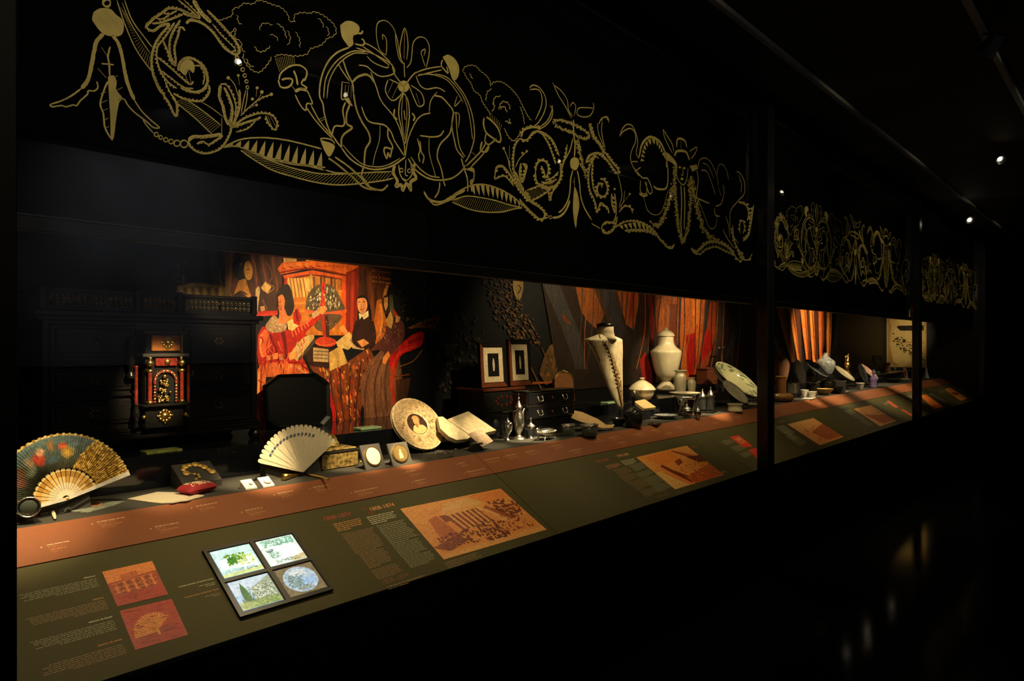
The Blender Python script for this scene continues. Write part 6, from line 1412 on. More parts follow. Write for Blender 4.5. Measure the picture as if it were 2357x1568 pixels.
# 23 black flask and saucer, parchment
vessel('black_flask', 'round black flask with a slim neck in front of the bust', 'flask', 1458, 984, 44, 72, [('body', M_dkgl, rounded([(.5,0),(.8,.05),(1,.28),(.85,.50),(.35,.62),(.18,.68),(.16,.90),(.24,1.0)]))], 'S')
vessel('black_saucer', 'low black bowl left of the round flask', 'bowl', 1424, 981, 38, 18, [('body', M_dkgl, rounded([(.4,0),(.5,.1),(.85,.6),(1,1),(.93,.95),(.5,.35),(.01,.3)]))], 'S')
p0 = on_z(1395, 990, SZ); lean = math.radians(62); e2 = Z_*math.cos(lean)+Y_*math.sin(lean); nn = X_.cross(e2); fr = (Vector((0,0,0)), X_, e2, nn); p0 = Vector((p0.x, 2.66, SZ+.03))
t = thing('parchment_sheet', 'tan parchment sheet curling on a sloping rest behind the round boxes', 'parchment', p0); MB().prism([onp(u,v) for u, v in ((1322,946),(1340,950),(1376,966),(1396,980),(1414,978),(1410,986),(1386,987),(1330,970),(1314,962))], fr, 0, .004).build('sheet', M_tan, t)
# 24 white ceramics
tur = [('body', M_cer, rounded([(.5,0),(.58,.03),(.8,.16),(.92,.36),(.98,.44),(1.0,.46)])), ('lid', M_cer, rounded([(1.04,.46),(1.02,.50),(.8,.66),(.4,.82),(.16,.88)])), ('knob', M_cer, rounded([(.10,.88),(.16,.92),(.20,.96),(.12,1.0)]))]
t, p, W, H = vessel('lidded_tureen', 'cream ceramic tureen with a domed lid beside the bust', 'tureen', 1478, 921, 60, 52, tur, 'P')
for s in (-1,1): MB().tube(sm([(s*W*.95,0,H*.40),(s*W*1.15,0,H*.42),(s*W*1.12,0,H*.34),(s*W*.93,0,H*.32)], 3), .006, 6).build('handle', M_cer, t, True)
p0 = on_y(1484, 935, 2.815); t = thing('small_book', 'small closed cream book tilted in front of the tureen', 'book', p0); lean = math.radians(62); e2 = Z_*math.cos(lean)+Y_*math.sin(lean); nn = X_.cross(e2); fr = (Vector((0,0,0)), X_, e2, nn)
pts = [onp(u,v) for u, v in ((1459,924),(1484,919),(1510,937),(1482,941))]; MB().prism(pts, fr, -.018, -.003).build('pages', M_paper, t); MB().prism(pts, fr, -.003, 0).build('cover', M_tan, t); MB().prism(pts, fr, -.021, -.018).build('cover', M_tan, t)
block('black block carrying the small cream book', Vector((p0.x+.0, 2.85, p0.z-.040)), .12, .10, None)
urn = [('foot', M_cer, rounded([(.62,0),(.64,.015),(.60,.04),(.46,.08),(.26,.13)])), ('body', M_cer, rounded([(.26,.13),(.30,.15),(.62,.22),(.80,.34),(.94,.50),(1.0,.58),(.98,.62),(.80,.66),(.58,.71),(.50,.78),(.48,.86)])), ('lid', M_cer, rounded([(.56,.86),(.55,.875),(.44,.92),(.24,.95),(.14,.962)])), ('finial', M_cer, rounded([(.10,.96),(.14,.975),(.06,.985),(.02,1.0)]))]
vessel('covered_urn', 'tall cream ceramic urn with domed cover and pedestal foot', 'urn', 1533, 897, 71, 143, urn, 3.28, stand='black block under the tall cream urn', n=36)
vessel('ceramic_jar', 'tall plain cream jar behind a smaller one', 'jar', 1566, 903, 30, 51, [('body', M_cer, rounded([(.7,0),(.8,.05),(.9,.3),(.95,.5),(.9,.72),(.72,.82),(.70,.90),(1.0,.97),(.98,1.0)]))], 3.06)
vessel('ceramic_jar', 'smaller cream jar with a rolled rim', 'jar', 1592, 907, 20, 38, [('body', M_cer, rounded([(.65,0),(.75,.06),(.95,.5),(.98,.7),(.75,.84),(.72,.92),(.92,.97),(.9,1.0)]))], 2.99)
vessel('cake_stand', 'flat cream dish on a black block below the jars', 'dish', 1576, 914, 68, 11, [('dish', M_cer, rounded([(.6,0),(.7,.3),(1.0,.8),(.98,1.0),(.6,.6),(.01,.6)]))], 2.86, stand='black block under the flat cream dish')
# 25 silver and glass group
t, p, W, H = vessel('silver_pail', 'dark polished silver pail reflecting the lights', 'pail', 1577, 957, 50, 46, [('body', M_dsilver, rounded([(.5,0),(.55,.05),(.7,.2),(.85,.7),(.9,.86)])), ('rim', M_silver, [(.92,.84),(1.0,.90),(1.0,.97),(.92,1.0),(.85,.9)])], 'S')
for s in (-1,1): MB().tube([(s*W*.95,.02*math.cos(i*PI/5),H*.72+.02*math.sin(i*PI/5)) for i in range(10)], .004, 6, True).build('ring_handle', M_silver, t, True)
for lb, u, w, h in (('small silver sugar pot in front of the pail', 1581, 28, 33), ('tiny silver pepper pot right of the sugar pot', 1606, 17, 27)):
    vessel('silver_pot', lb, 'pot', u, 963, w, h, [('body', M_dsilver, rounded([(.6,0),(.65,.06),(.5,.14),(.95,.36),(.9,.58),(.7,.66)])), ('lid', M_silver, rounded([(.75,.66),(.6,.76),(.2,.86),(.22,.92),(.06,1.0)]))], 'S', group='silver pots')
c = on_z(1632, 950, SZ); t = thing('caddy_tray', 'flat silver tray carrying two caddies', 'tray', c, .1); MB().bbox(-.075,.075,-.05,.05,.004,.009,.003).build('plate', M_dsilver, t)
for x in (-.06,.06): MB().bbox(x-.005,x+.005,-.04,.04,0,.004,.001).build('foot', M_dsilver, t)
for lb, u, h in (('nearer square caddy with a pointed silver lid', 1617, 49), ('farther square caddy with a pointed silver lid', 1636, 54)):
    p = on_z(u, 946, SZ); p.z = SZ+.0095; k = mpp(p); w = 24*k/2*.70; H = h*k; t = thing('tea_caddy', lb, 'caddy', p, .1, 'tea caddies')
    MB().bbox(-w,w,-w*.8,w*.8,0,H*.56,.003).build('body', mat('cut_glass_dark', (0.06,0.06,0.055), 0.08, noise=0.6, nscale=50, spec=0.9), t); MB().bbox(-w*1.1,w*1.1,-w*.9,w*.9,H*.56,H*.62,.002).build('collar', M_silver, t); MB().lathe(rounded([(w*1.0,H*.62),(w*.7,H*.74),(w*.3,H*.84),(w*.18,H*.88),(w*.22,H*.93),(w*.03,H)]), 16).build('lid', M_silver, t, True)
p = on_y(1627, 884, 3.28); k = mpp(p); t = thing('wooden_casket', 'reddish wooden casket with gold lines at the back', 'casket', p); MB().bbox(-.11,.11,-.06,.06,0,.15,.004).build('body', M_wood, t); MB().bbox(-.116,.116,-.066,.066,.15,.165,.003).build('lid', M_wood, t)
for z in (.03,.11): MB().bbox(-.108,.108,-.0615,-.060,z,z+.004,.0005).build('gilt_line', M_gilt, t)
block('black block under the wooden casket', p, .24, .14, None)
p = on_y(1663, 850, 3.30); k = mpp(p); t = thing('brass_stand', 'spindly metal instrument with a side arm behind the platter', 'instrument', Vector((p.x,p.y,PLZ))); z0 = p.z-PLZ; H = 50*k
MB().lathe([(.05,0),(.05,.01),(.02,.02),(.012,z0)], 12).build('base', M_bblock, t); MB().lathe(rounded([(.012,z0),(.03,z0+.01),(.02,z0+.05),(.008,z0+.09),(.006,z0+H)]), 12).build('column', M_dsilver, t, True); MB().tube([(-.09,0,z0+H*.98),(.01,0,z0+H*.98)], .005, 6).build('arm', M_silver, t, True); MB().ball((.02,0,z0+H), .012, 8).build('knob', M_dsilver, t, True)
pd = [(.001,.05),(.5,.05),(.70,.06),(.76,.11),(1.0,.16),(1.01,.15),(.98,.12),(.72,.02),(.001,.0)]
def gcol(r, a): return lin((196,190,140)) if r > .94 else (lin((92,100,74)) if math.sin(a*9)+math.sin(a*14+r*30) > .4 else lin((150,150,112))) if r > .6 else lin((150,146,108))
plate('oval_platter', 'large green-patterned platter leaning back next to the first post', 1692, 879, 2.895, .245, math.radians(50), [(.001,.05),(.5,.05),(.62,.05),(.68,.06),(.72,.08),(.76,.105),(.80,.118),(.84,.13),(.88,.138),(.92,.146),(.96,.153),(1.0,.16)], M_vcs, colfn=gcol)
plate('barber_bowl', 'cream barber bowl leaning with a notched rim, below the platter', 1690, 905, 2.72, .135, math.radians(46), pd, M_cer)
vessel('cream_cup', 'small cream pedestal under the barber bowl', 'pedestal', 1692, 947, 40, 18, [('body', M_cer, rounded([(.8,0),(.85,.1),(.75,.6),(.9,.95),(.85,1.0)]))], 'S')
vessel('cream_saucer', 'cream saucer cut off by the first post', 'saucer', 1735, 938, 30, 8, [('body', M_cer, rounded([(.5,0),(.6,.2),(1.0,.9),(.96,1.0),(.5,.4),(.01,.4)]))], 'S')
vessel('insect_dish', 'small pale dish lying flat before the silver pail', 'dish', 1533, 964, 54, 9, [('body', M_bw, rounded([(.5,0),(.6,.2),(1.0,.9),(.96,1.0),(.5,.4),(.01,.4)]))], 'S')
c = on_z(1507, 977, SZ); t = thing('dark_salver', 'thin dark square salver at the front edge', 'salver', c, .3); MB().bbox(-.07,.07,-.035,.035,.002,.008,.002).build('plate', M_dsilver, t); MB().tube([(-.05,-.01,.012),(0,.01,.014),(.05,.0,.012)], .004, 6).build('knife', M_silver, t, True)
# 26 low glass slabs lit green along the platform
for lb, u, v, w in (('pale green glass slab on the platform left of the portrait plate', 846, 988, .13), ('pale green glass slab behind the silver coffee pot', 1178, 951, .11), ('pale green glass slab beneath the bust', 1405, 934, .16), ('green printed card on the platform edge by the near fan', 372, 1046, .14)):
    c = on_z(u, v, PLZ); c.y = max(c.y, SY1+.05); c = Vector((on_y(u, v, c.y).x, c.y, PLZ)); t = tag(MB().bbox(c.x-w/2,c.x+w/2,c.y-.035,c.y+.035,PLZ+.0005,PLZ+.012,.002).build('glass_slab' if 'glass' in lb else 'picture_card', M_green if 'glass' in lb else mat('green_card', (0.22,0.24,0.05), 0.5, noise=0.6, nscale=60)), lb, 'slab' if 'glass' in lb else 'card')
# ------------------------------------------------------------------ big ebony cabinet at the near end
CYF = 3.10; CXc = 1.172; HW = .435
cab = thing('ebony_cabinet', 'large ebony table cabinet with brass fretwork gallery and gilded central niche', 'cabinet', (CXc, CYF, PLZ))
def cz(v, u=500): return on_y(u, v, CYF).z-PLZ
M_fret = mat('brass_fret', (0.62,0.48,0.20), 0.35, 1.0)
zb, zc, zg0, zg1 = .09, .535, .578, .660
MB().bbox(-HW,HW,0,.31,zb,zc,.003).build('carcase', M_ebony, cab)
MB().bbox(-HW-.022,HW+.022,-.030,.31,.048,.066,.003).build('base_moulding', M_ebony, cab); MB().bbox(-HW-.014,HW+.014,-.020,.31,.066,.078,.003).build('base_moulding', M_ebony, cab); MB().bbox(-HW-.006,HW+.006,-.010,.31,.078,.090,.003).build('base_moulding', M_ebony, cab)
for x in (-HW+.01, HW-.01):
    for y in (.0, .28): MB().lathe(rounded([(.018,0),(.026,.012),(.028,.026),(.018,.042),(.020,.048)]), 14, Matrix.Translation((x,y,0))).build('bun_foot', M_ebony, cab, True)
MB().bbox(-HW-.010,HW+.010,-.014,.31,zc,zc+.016,.003).build('cornice', M_ebony, cab); MB().bbox(-HW-.024,HW+.024,-.028,.31,zc+.016,zg0-.004,.004).build('cornice', M_ebony, cab)
MB().bbox(-HW-.002,HW+.002,-.004,.30,zg1-.014,zg1,.002).build('gallery_rail', M_ebony, cab); MB().bbox(-HW,HW,0,.30,zg0-.004,zg0+.006,.002).build('gallery_rail', M_ebony, cab)
for x in (-HW+.010, -.085, .085, HW-.010): MB().bbox(x-.012,x+.012,-.006,.02,zg0,zg1+.006,.002).build('gallery_post', M_ebony, cab)
random.seed(21)
for x0_, x1_ in ((-HW+.03,-.105),(-.065,.065),(.105,.255),(.265,HW-.03)):
    g = MB().box(x0_,x1_,.004,.008,zg0+.006,zg1-.014).build('fret_panel', M_ebony, cab); n = int((x1_-x0_)/.018)
    for i in range(n):
        for j, zz in enumerate((zg0+.022, zg0+.046)):
            x = x0_+(i+.5)*(x1_-x0_)/n; MB().tube([(x+.007*math.cos(q*PI/3+j)*(1-q/14), -.0005, zz+.009*math.sin(q*PI/3+j)*(1-q/14)) for q in range(8)], .0022, 5).build('fret_scroll', M_fret, g, True)
rows = [(.388,.520),(.252,.352),(.116,.216)]
for x0_, x1_ in ((-.405,-.095),(.095,.405)):
    for z0, z1 in rows:
        d = MB().bbox(x0_,x1_,-.008,.004,z0,z1,.005).build('drawer', M_ebony, cab); MB().bbox(x0_+.02,x1_-.02,-.012,-.007,z0+.016,z1-.016,.003).build('drawer_field', M_ebony, d)
        xc = (x0_+x1_)/2; zc_ = (z0+z1)/2
        for i in range(6): a = i*PI/3; MB().ball((xc+.016*math.cos(a), -.013, zc_+.012*math.sin(a)), .0055, 7, sy=.5).build('escutcheon_lobe', mat('aged_brass', (0.16,0.12,0.06), 0.4, 1.0), d, True)
    for z in (.234, .370): MB().bbox(x0_-.004,x1_+.004,-.014,.0,z-.006,z+.006,.003).build('ripple_moulding', M_ebony, cab)
for s in (-1,1):
    MB().bbox(s*.418-.013,s*.418+.013,-.010,.0,zb,zc,.003).build('pilaster', M_ebony, cab)
    MB().lathe(rounded([(.014,.30),(.018,.31),(.010,.33),(.016,.36),(.012,.40),(.017,.42),(.013,.44),(.006,.455),(.009,.465),(.002,.475)]), 12, Matrix.Translation((s*.125,-.03,0))).build('turned_finial', M_ebony, cab, True)
# central architectural niche
NY = -.055
n_ = MB().bbox(-.078,.078,NY,0,zb,.50,.003).build('niche_front', M_ebony, cab)
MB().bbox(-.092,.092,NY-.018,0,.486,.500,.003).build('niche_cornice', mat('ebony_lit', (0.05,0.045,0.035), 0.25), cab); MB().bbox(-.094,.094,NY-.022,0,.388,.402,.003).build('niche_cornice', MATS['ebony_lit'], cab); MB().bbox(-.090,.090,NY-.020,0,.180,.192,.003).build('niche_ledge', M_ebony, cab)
MB().bbox(-.056,.060,NY-.010,NY+.002,.412,.478,.003).build('amber_panel', M_amber, cab); MB().bbox(.062,.070,NY-.012,NY+.002,.405,.484,.002).build('gilt_strip', M_gilt, cab)
def rosette(x, z, r, y):
    ros = MB().lathe([(r*.55,0),(r*.5,.004),(r*.2,.008),(.0005,.009)], 14, Matrix.Translation((x,y,z))@Matrix.Rotation(PI/2,4,'X')).build('gilt_rosette', M_gilt, cab, True)
    for i in range(10): a = i*PI/5; MB().ball((x+r*.78*math.cos(a), y-.002, z+r*.78*math.sin(a)), r*.26, 8, sy=.5).build('petal', M_gilt, ros, True)
    for i in range(4): a = i*PI/2; MB().ball((x+r*1.05*math.cos(a), y-.002, z+r*1.05*math.sin(a)), r*.18, 7, sy=.5).build('petal', M_gilt, ros, True)
rosette(.008, .446, .024, NY-.010); rosette(0, .140, .028, NY-.002)
MB().bbox(-.040,.046,NY-.012,NY+.002,.350,.384,.002).build('red_frieze', M_redl, cab); MB().ball((.006,NY-.014,.367), .014, 10, sy=.6).build('cartouche', M_gilt, cab, True)
mb = MB(); mb.prism([(-.036,.195),(.036,.195),(.036,.285)]+[(.036*math.cos(i*PI/8), .285+.036*math.sin(i*PI/8)) for i in range(1,8)]+[(-.036,.285)], (Vector((0,NY-.003,0)), X_, Z_, -Y_), 0, .001); mb.build('niche_recess', M_matte, cab)
for i in range(17):
    a = PI*i/16; MB().ball((.043*math.cos(a), NY-.008, .285+.043*math.sin(a)), .0075, 8).build('arch_bead', M_gilt if i % 2 else M_redl, cab, True)
for s in (-1,1):
    for i in range(7): MB().ball((s*.043, NY-.008, .200+.013*i), .0065, 7).build('arch_bead', M_gilt if i % 2 else M_redl, cab, True)
    c = MB().lathe([(.011,.194),(.012,.200),(.008,.206),(.0078,.318),(.0085,.322)], 12, Matrix.Translation((s*.064,NY-.012,0))).build('red_column', M_redl, cab, True)
    for z in (.198,.328): MB().lathe([(.009,z-.006),(.013,z),(.012,z+.008)], 12, Matrix.Translation((s*.064,NY-.012,0))).build('gilt_capital', M_gilt, c, True)
    MB().ball((s*.064,NY-.014,.362), .014, 10).build('gilt_mount', M_gilt, cab, True); MB().ball((s*.062,NY-.012,.382), .008, 8).build('gilt_mount', M_gilt, cab, True)
    MB().ball((s*.084,NY-.004,.14), .010, 8).build('gilt_mount', M_gilt, cab, True)
    c = MB().lathe([(.009,.194),(.0065,.20),(.0065,.345),(.010,.352)], 10, Matrix.Translation((s*.105,NY+.02,0))).build('slender_column', M_redl, cab, True); MB().lathe(rounded([(.012,.10),(.008,.12),(.014,.15),(.009,.18),(.012,.194)]), 10, Matrix.Translation((s*.105,NY+.02,0))).build('column_base', M_ebony, c, True)
mb = MB()
for i in range(46):
    z = random.uniform(.198,.300); w = .024 if z < .25 else .018; mb.ball((random.uniform(-w,w)-.008, NY-.010-random.uniform(0,.006), z), random.uniform(.004,.007), 6)
mb.ball((-.006,NY-.014,.306), .009, 8); ob = mb.build('gilded_relief', M_gilt, cab, True); ob['label'] = 'gilded relief figure in the niche'
# ------------------------------------------------------------------ exhibits seen through the middle bay
def V(name, label, cat, u, vb, w, h, m, prof, lv, **k): return vessel(name, label, cat, u, vb, w, h, [('body', m, rounded(prof))], lv, **k)
BOWL = [(.4,0),(.45,.08),(.8,.5),(1,1),(.94,.98),(.6,.4),(.01,.25)]; JAR = [(.5,0),(.7,.05),(1,.42),(.92,.62),(.4,.80),(.28,.86),(.26,.95),(.32,1)]; CUP = [(.5,0),(.6,.05),(.9,.8),(1,1),(.92,.98),(.6,.2),(.01,.15)]; DISC = [(.5,0),(.6,.2),(1,.9),(.97,1),(.5,.4),(.01,.4)]
V('terracotta_jar', 'round terracotta jar just past the first post', 'jar', 1794, 880, 44, 78, M_terra, JAR, 3.15, stand='black block under the terracotta jar')
t, p, W, H = vessel('copper_tumbler', 'tall beaker with amber glow beside the first post', 'beaker', 1798, 908, 26, 42, [('body', mat('amber_beaker', (0.34,0.14,0.04), 0.12), rounded([(.8,0),(.85,.04),(.88,.9),(.9,.94)])), ('rim', M_gold, [(.92,.93),(1,.96),(.98,1.0),(.86,.99)])], 2.78, stand='black block under the amber beaker')
p = on_y(1826, 905, 2.82); k = mpp(p); t = thing('handled_basket', 'dark square basket with a hoop handle', 'basket', p, .1); w = 26*k/2*1.4; H = 22*k
MB().bbox(-w,w,-.04,.04,0,H,.004).build('body', mat('basket_weave', (0.09,0.08,0.05), 0.6, noise=0.5, nscale=60), t); MB().tube([(w*math.cos(i*PI/12), 0, H+26*k*math.sin(i*PI/12)) for i in range(13)], .006, 6).build('handle', M_ebony, t, True); block('black block under the handled basket', p, .16, .10, None)
c = on_z(1806, 926, SZ); c.y = max(c.y, SY0+.075); t = thing('glazed_roll', 'long brown glazed roll lying near the first post', 'roll', Vector((c.x, c.y, SZ)), -.55); M_ = Matrix.Translation((0,0,.045))@Matrix.Rotation(PI/2,4,'Y')
MB().lathe(rounded([(.02,-.11),(.04,-.095),(.045,0),(.04,.095),(.02,.11)]), 18, M_).build('body', mat('brown_glaze', (0.30,0.15,0.04), 0.2, noise=0.4, nscale=30), t, True)
for x in (-.1,.1): MB().ball((x,0,.045), .022, 10).build('end_knob', M_gold, t, True)
c = on_z(1862, 918, SZ); t = thing('white_tray', 'flat white tray under two white cups', 'tray', c, .1); MB().bbox(-.11,.11,-.05,.05,.001,.007,.003).build('plate', M_white, t)
for lb, u, vb, w, h in (('taller white cup on the flat white tray', 1852, 916, 18, 18), ('round white bowl on the flat white tray', 1870, 917, 20, 15)):
    p = on_z(u, vb, SZ); V('white_cup', lb, 'cup', u, vb, w, h, M_white, CUP, p.y, group='white cups')
t, p, W, H = V('pear_vase', 'blue and white pear-shaped vase before the striped hanging', 'vase', 1900, 862, 42, 50, M_bw, JAR, 3.2, stand='black block under the pear-shaped vase')
t, p, W, H = V('bulb_vase', 'squat dark bulb vase with a narrow neck', 'vase', 1906, 899, 34, 34, mat('bronze_glaze', (0.08,0.065,0.035), 0.15), [(.4,0),(.7,.06),(1,.42),(.8,.68),(.3,.82),(.12,.88),(.10,1)], 2.80, stand='black block under the squat bulb vase')
V('gold_bowl', 'shallow gold-lined bowl left of the black boat dish', 'bowl', 1896, 910, 40, 14, mat('gold_lined', (0.40,0.24,0.07), 0.25), BOWL, 2.70, stand='black block under the gold-lined bowl')
plate('leaning_plate', 'blue and white plate leaning among dark bowls', 1878, 851, 2.89, .155, math.radians(50), pd, M_bw, group='leaning plates')
plate('dark_shield', 'large dark round charger at the back', 1838, 858, 2.87, .145, math.radians(15), pd, M_dkgl, group='leaning plates')
plate('leaning_plate', 'cream plate leaning left of the gilt figurine stand', 1942, 862, 2.88, .145, math.radians(50), pd, M_cer, group='leaning plates')
plate('leaning_plate', 'painted plate on edge left of the violet bottle', 1984, 861, 2.86, .14, math.radians(20), pd, M_bw, group='leaning plates')
plate('leaning_plate', 'pinkish plate leaning behind the violet bottle', 1998, 858, 2.89, .15, math.radians(46), pd, mat('pink_glaze', (0.40,0.24,0.17), 0.2, noise=0.3, nscale=30), group='leaning plates')
plate('rosette_plate', 'small red plate with a dark rosette near the second post', 2082, 867, 2.86, .11, math.radians(12), pd, mat('red_glaze', (0.38,0.15,0.09), 0.25), decor=lambda t_, fr, R: [MB().ball(fpt(fr, R*.28*math.cos(i*PI/2.5), R*.28*math.sin(i*PI/2.5), R*.06), R*.13, 8).build('rosette_dot', M_dkgl, t_, True) for i in range(5)])
c = on_z(1946, 907, SZ); c.y = max(c.y, SY0+.06); t = thing('boat_dish', 'long black boat-shaped dish', 'dish', Vector((c.x,c.y,SZ)), .12); MB().lathe([(.05,0),(.07,.01),(.10,.05),(.125,.075),(.118,.075),(.08,.03),(.001,.03)], 28, sy=.45).build('hull', M_dkgl, t, True); MB().bbox(-.05,.05,-.02,.02,-.0005,.004,.001).build('keel', M_dkgl, t)
c = on_z(1972, 905, SZ); t = thing('stepped_stand', 'white stepped stand holding a cup', 'stand', Vector((c.x, max(c.y,2.68), SZ)), .1); MB().bbox(-.09,.12,-.05,.05,0,.012,.002).build('foot', M_white, t); MB().bbox(-.09,-.07,-.05,.05,.012,.13,.002).build('riser', M_white, t); MB().bbox(-.09,.0,-.05,.05,.13,.142,.002).build('step', M_white, t)
V('white_cup', 'straight white cup on the stepped stand', 'cup', 1980, 899, 18, 15, M_white, CUP, max(c.y,2.68)-.01, group='white cups')
p = on_y(1950, 874, 3.10); p.z = max(p.z, PLZ); k = mpp(p); t = thing('gilt_figurine', 'gilded figurine group with raised arms', 'figurine', p); H = 50*k
MB().lathe(rounded([(.05,0),(.055,.02),(.04,.04),(.045,.06)]), 14).build('base', M_gilt, t, True)
for nm, x, z, r, sz in (('leg',-.022,.11,.020,2.4),('leg',.026,.10,.020,2.2),('drapery',.0,.15,.040,1.2),('torso',.0,H*.66,.030,1.5)): MB().ball((x,0,z), r, 12, sz=sz).build(nm, M_gilt, t, True)
MB().ball((.004,0,H*.88), .021, 10).build('head', M_gilt, t, True); MB().tube(sm([(.02,0,H*.74),(.06,0,H*.80),(.05,0,H*1.0)], 3), [.012]*4+[.009]*3, 8).build('arm', M_gilt, t, True); MB().tube(sm([(-.02,0,H*.74),(-.06,0,H*.72),(-.075,0,H*.92)], 3), [.012]*4+[.009]*3, 8).build('arm', M_gilt, t, True)
MB().ball((.055,.0,.14), .026, 10, sz=1.3).build('child_torso', M_gilt, t, True); MB().ball((.06,0,.19), .016, 10).build('child_head', M_gilt, t, True)
block('black block under the gilded figurine', p, .13, .12, None)
vessel('violet_bottle', 'violet glass bottle with a pointed stopper', 'bottle', 2011, 894, 17, 42, [('body', M_purple, rounded([(.8,0),(.85,.05),(.8,.3),(1,.45),(.7,.58),(.3,.66),(.28,.74)])), ('stopper', mat('violet_stopper', (0.62,0.50,0.80), 0.1), rounded([(.3,.74),(.55,.82),(.35,.9),(.05,1.0)]))], 2.68, stand='black block under the violet bottle')
vessel('green_goblet', 'pale green glass goblet behind the violet bottle', 'goblet', 2019, 872, 20, 40, [('stem', M_green, rounded([(.6,0),(.62,.05),(.15,.12),(.12,.4)])), ('bowl', mat('green_grey_glass', (0.26,0.30,0.24), 0.1), rounded([(.12,.4),(.8,.55),(1,.8),(.92,1.0)]))], 3.1, stand='black block under the green goblet')
V('brown_pot', 'small brown pot right of the goblet', 'pot', 2041, 876, 16, 22, M_terra, CUP, 3.0, stand='black block under the small brown pot')
V('gold_dish', 'shallow gold dish before the red plate', 'dish', 2079, 884, 28, 8, M_white, DISC, 2.72, stand='black block under the shallow gold dish')
V('black_mortar', 'squat black pot between basket and bulb vase', 'pot', 1868, 905, 28, 24, M_dkgl, [(.8,0),(.9,.1),(.85,.8),(1,1),(.9,.96)], 2.78, stand='black block under the squat black pot')
V('dark_plate', 'dark low dish near the second post', 'dish', 2056, 882, 34, 9, M_dkgl, DISC, 2.85, stand='black block under the dark low dish')
for lb, u, v in (('pale shell fan leaning beside the brown pot', 2050, 863), ('second pale shell fan right of the first', 2062, 866)):
    p = on_y(u, v+8, 2.98); t = thing('shell_fan', lb, 'shell', Vector((p.x,p.y,PLZ)), 0, 'shell fans'); fr = frame((0,0,0), 0, math.radians(20)); h = max(.10, p.z-PLZ+.05)
    for i in range(5): a = math.radians(60+15*i); MB().prism([(0,0),(h*math.cos(a-.12),h*math.sin(a-.12)),(h*1.02*math.cos(a),h*1.02*math.sin(a)),(h*math.cos(a+.12),h*math.sin(a+.12))], fr, .002*i, .002*i+.004).build('rib', M_cer, t)
vessel('white_pyramid', 'small bright pointed object past the second post', 'ornament', 2132, 874, 14, 32, [('body', M_white, [(1,0),(.95,.04),(.5,.3),(.2,.7),(.03,1)])], 2.75, stand='black block under the bright pointed object')
# cream banner on the end wall: big printed jar
bx = X1+.034; t = thing('jar_banner', 'cream banner printed with a large jar on the end wall of the case', 'banner', (0,0,0)); mb = MB(); KB = [0]
def bpt(y, z): return Vector((bx-.0005*KB[0]-.004, y, z))
mb.col = lin((222,186,110)); mb.box(bx-.004, bx, 2.80, 3.42, 1.20, 2.22); mb.build('cloth', M_vc, t)
mb = MB()
for col, pts in (((188,150,84),[(3.40,1.26),(3.40,2.06),(3.34,1.94),(3.38,1.62),(3.32,1.30),(3.22,1.22)]), ((236,205,130),[(3.30,1.30),(3.36,1.62),(3.30,1.86),(3.20,1.96),(3.26,2.02),(3.20,2.12),(2.84,2.12),(2.84,1.24),(3.20,1.22)]), ((40,30,20),[(3.26,1.90),(3.20,1.84),(2.84,1.84),(2.84,1.93),(3.24,1.93)]), ((200,160,90),[(3.30,1.66),(2.84,1.64),(2.84,1.62),(3.30,1.64)])): KB[0] += 1; mb.col = lin(col); mb.flat([bpt(*q) for q in pts])
random.seed(5)
for i in range(110):
    KB[0] += .1; a = i/110*2.6; y, z = 3.30-.17*a+random.uniform(-.04,.04), 1.66-.14*a+random.uniform(-.06,.06)+(.1 if i % 3 == 0 else 0); s = random.uniform(.006,.022); mb.col = lin(random.choice([(70,52,30),(110,84,48),(46,36,24)])); mb.flat([bpt(y+s*math.cos(q), max(1.22,z+s*.7*math.sin(q))) for q in range(6)])
mb.build('printed_jar', M_vc, t, recalc=False)
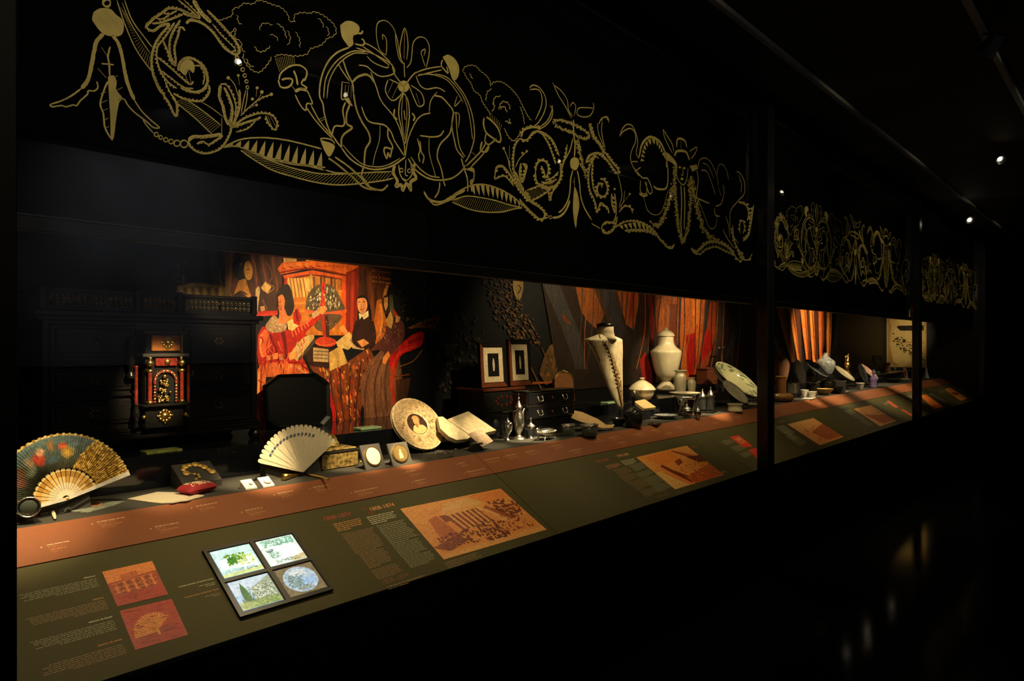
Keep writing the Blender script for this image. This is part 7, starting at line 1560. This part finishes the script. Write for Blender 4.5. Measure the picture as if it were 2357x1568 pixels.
# ------------------------------------------------------------------ lamps
M_lamp = mat('lamp_housing', (0.012,0.012,0.013), 0.35); M_bulb = mat('lamp_lens', (0.9,0.8,0.6), 0.3, emit=(1.0,0.85,0.6), es=8.0)
def lamp(name, label, loc, target, r, group, stem=None, lit=True):
    loc = Vector(loc); d = (Vector(target)-loc).normalized(); t = thing(name, label, 'spotlight', loc, 0, group); M_ = d.to_track_quat('Z','Y').to_matrix().to_4x4()
    MB().lathe([(r*.5,-r*3.2),(r*.9,-r*2.8),(r*1.15,-r*.3),(r*1.2,-.012),(r*1.05,-.012),(r*.6,-r*1.4)], 14, M_).build('housing', M_lamp, t, True)
    MB().lathe([(r*.55,-r*1.0),(r*.3,-r*.6),(.0005,-r*.5)], 12, M_).build('bulb', M_bulb if lit else M_lamp, t, True)
    if stem: stem = {'track': 3.42, 'ceil': 3.4495}.get(stem, 0)-loc.z if isinstance(stem, str) else stem; MB().tube([-d*r*2.2, -d*r*2.2+Vector((0,0,.03)), Vector((0,0,stem))], .008, 6).build('stem', M_lamp, t)
    return t
for (p, tg, wt, dg) in BEAMS: lamp('case_spotlight', 'small black spotlight in the top of the case, hidden behind the fascia', p, tg, .022, 'spotlights inside the case', 3.28-p[2])
rail = lambda y, x0_, x1_: MB().bbox(x0_, x1_, y-.018, y+.018, 3.42, 3.4495, .003)
M_track = mat('track_grey', (0.28,0.27,0.25), 0.4)
for y, lb in ((1.70,'ceiling lighting track nearest the glass, joined from lengths'), (0.71,'ceiling lighting track at the upper right corner'), (-0.10,'ceiling lighting track above the viewer')):
    t = thing('lighting_track', lb, 'track', (0,0,0), 0, 'ceiling tracks')
    for i in range(8): rail(y, -1+2.6*i, 1.58+2.6*i).build('rail_length', M_track, t)
for (x, tx, wt) in TRACKS: lamp('track_spotlight', 'track spotlight over the aisle lighting the glass, behind the viewer', (x,-.10,3.36), (tx,2.04,2.4), .03, 'track spotlights', 'track')
lamp('track_spotlight', 'bright track spotlight near the far end of the aisle', on_y(2234,508,1.70), (8.5,0.6,2.2), .045, 'track spotlights', 'track')
lamp('track_spotlight', 'spotlight hanging at the right above the aisle', on_y(2306,370,1.00), (6.0,-0.4,1.5), .04, 'track spotlights', 'ceil')
lamp('track_spotlight', 'unlit spotlight head on the track in the upper right corner', on_y(2262,130,.71), (5.6,2.4,1.5), .045, 'track spotlights', 'track', lit=False)
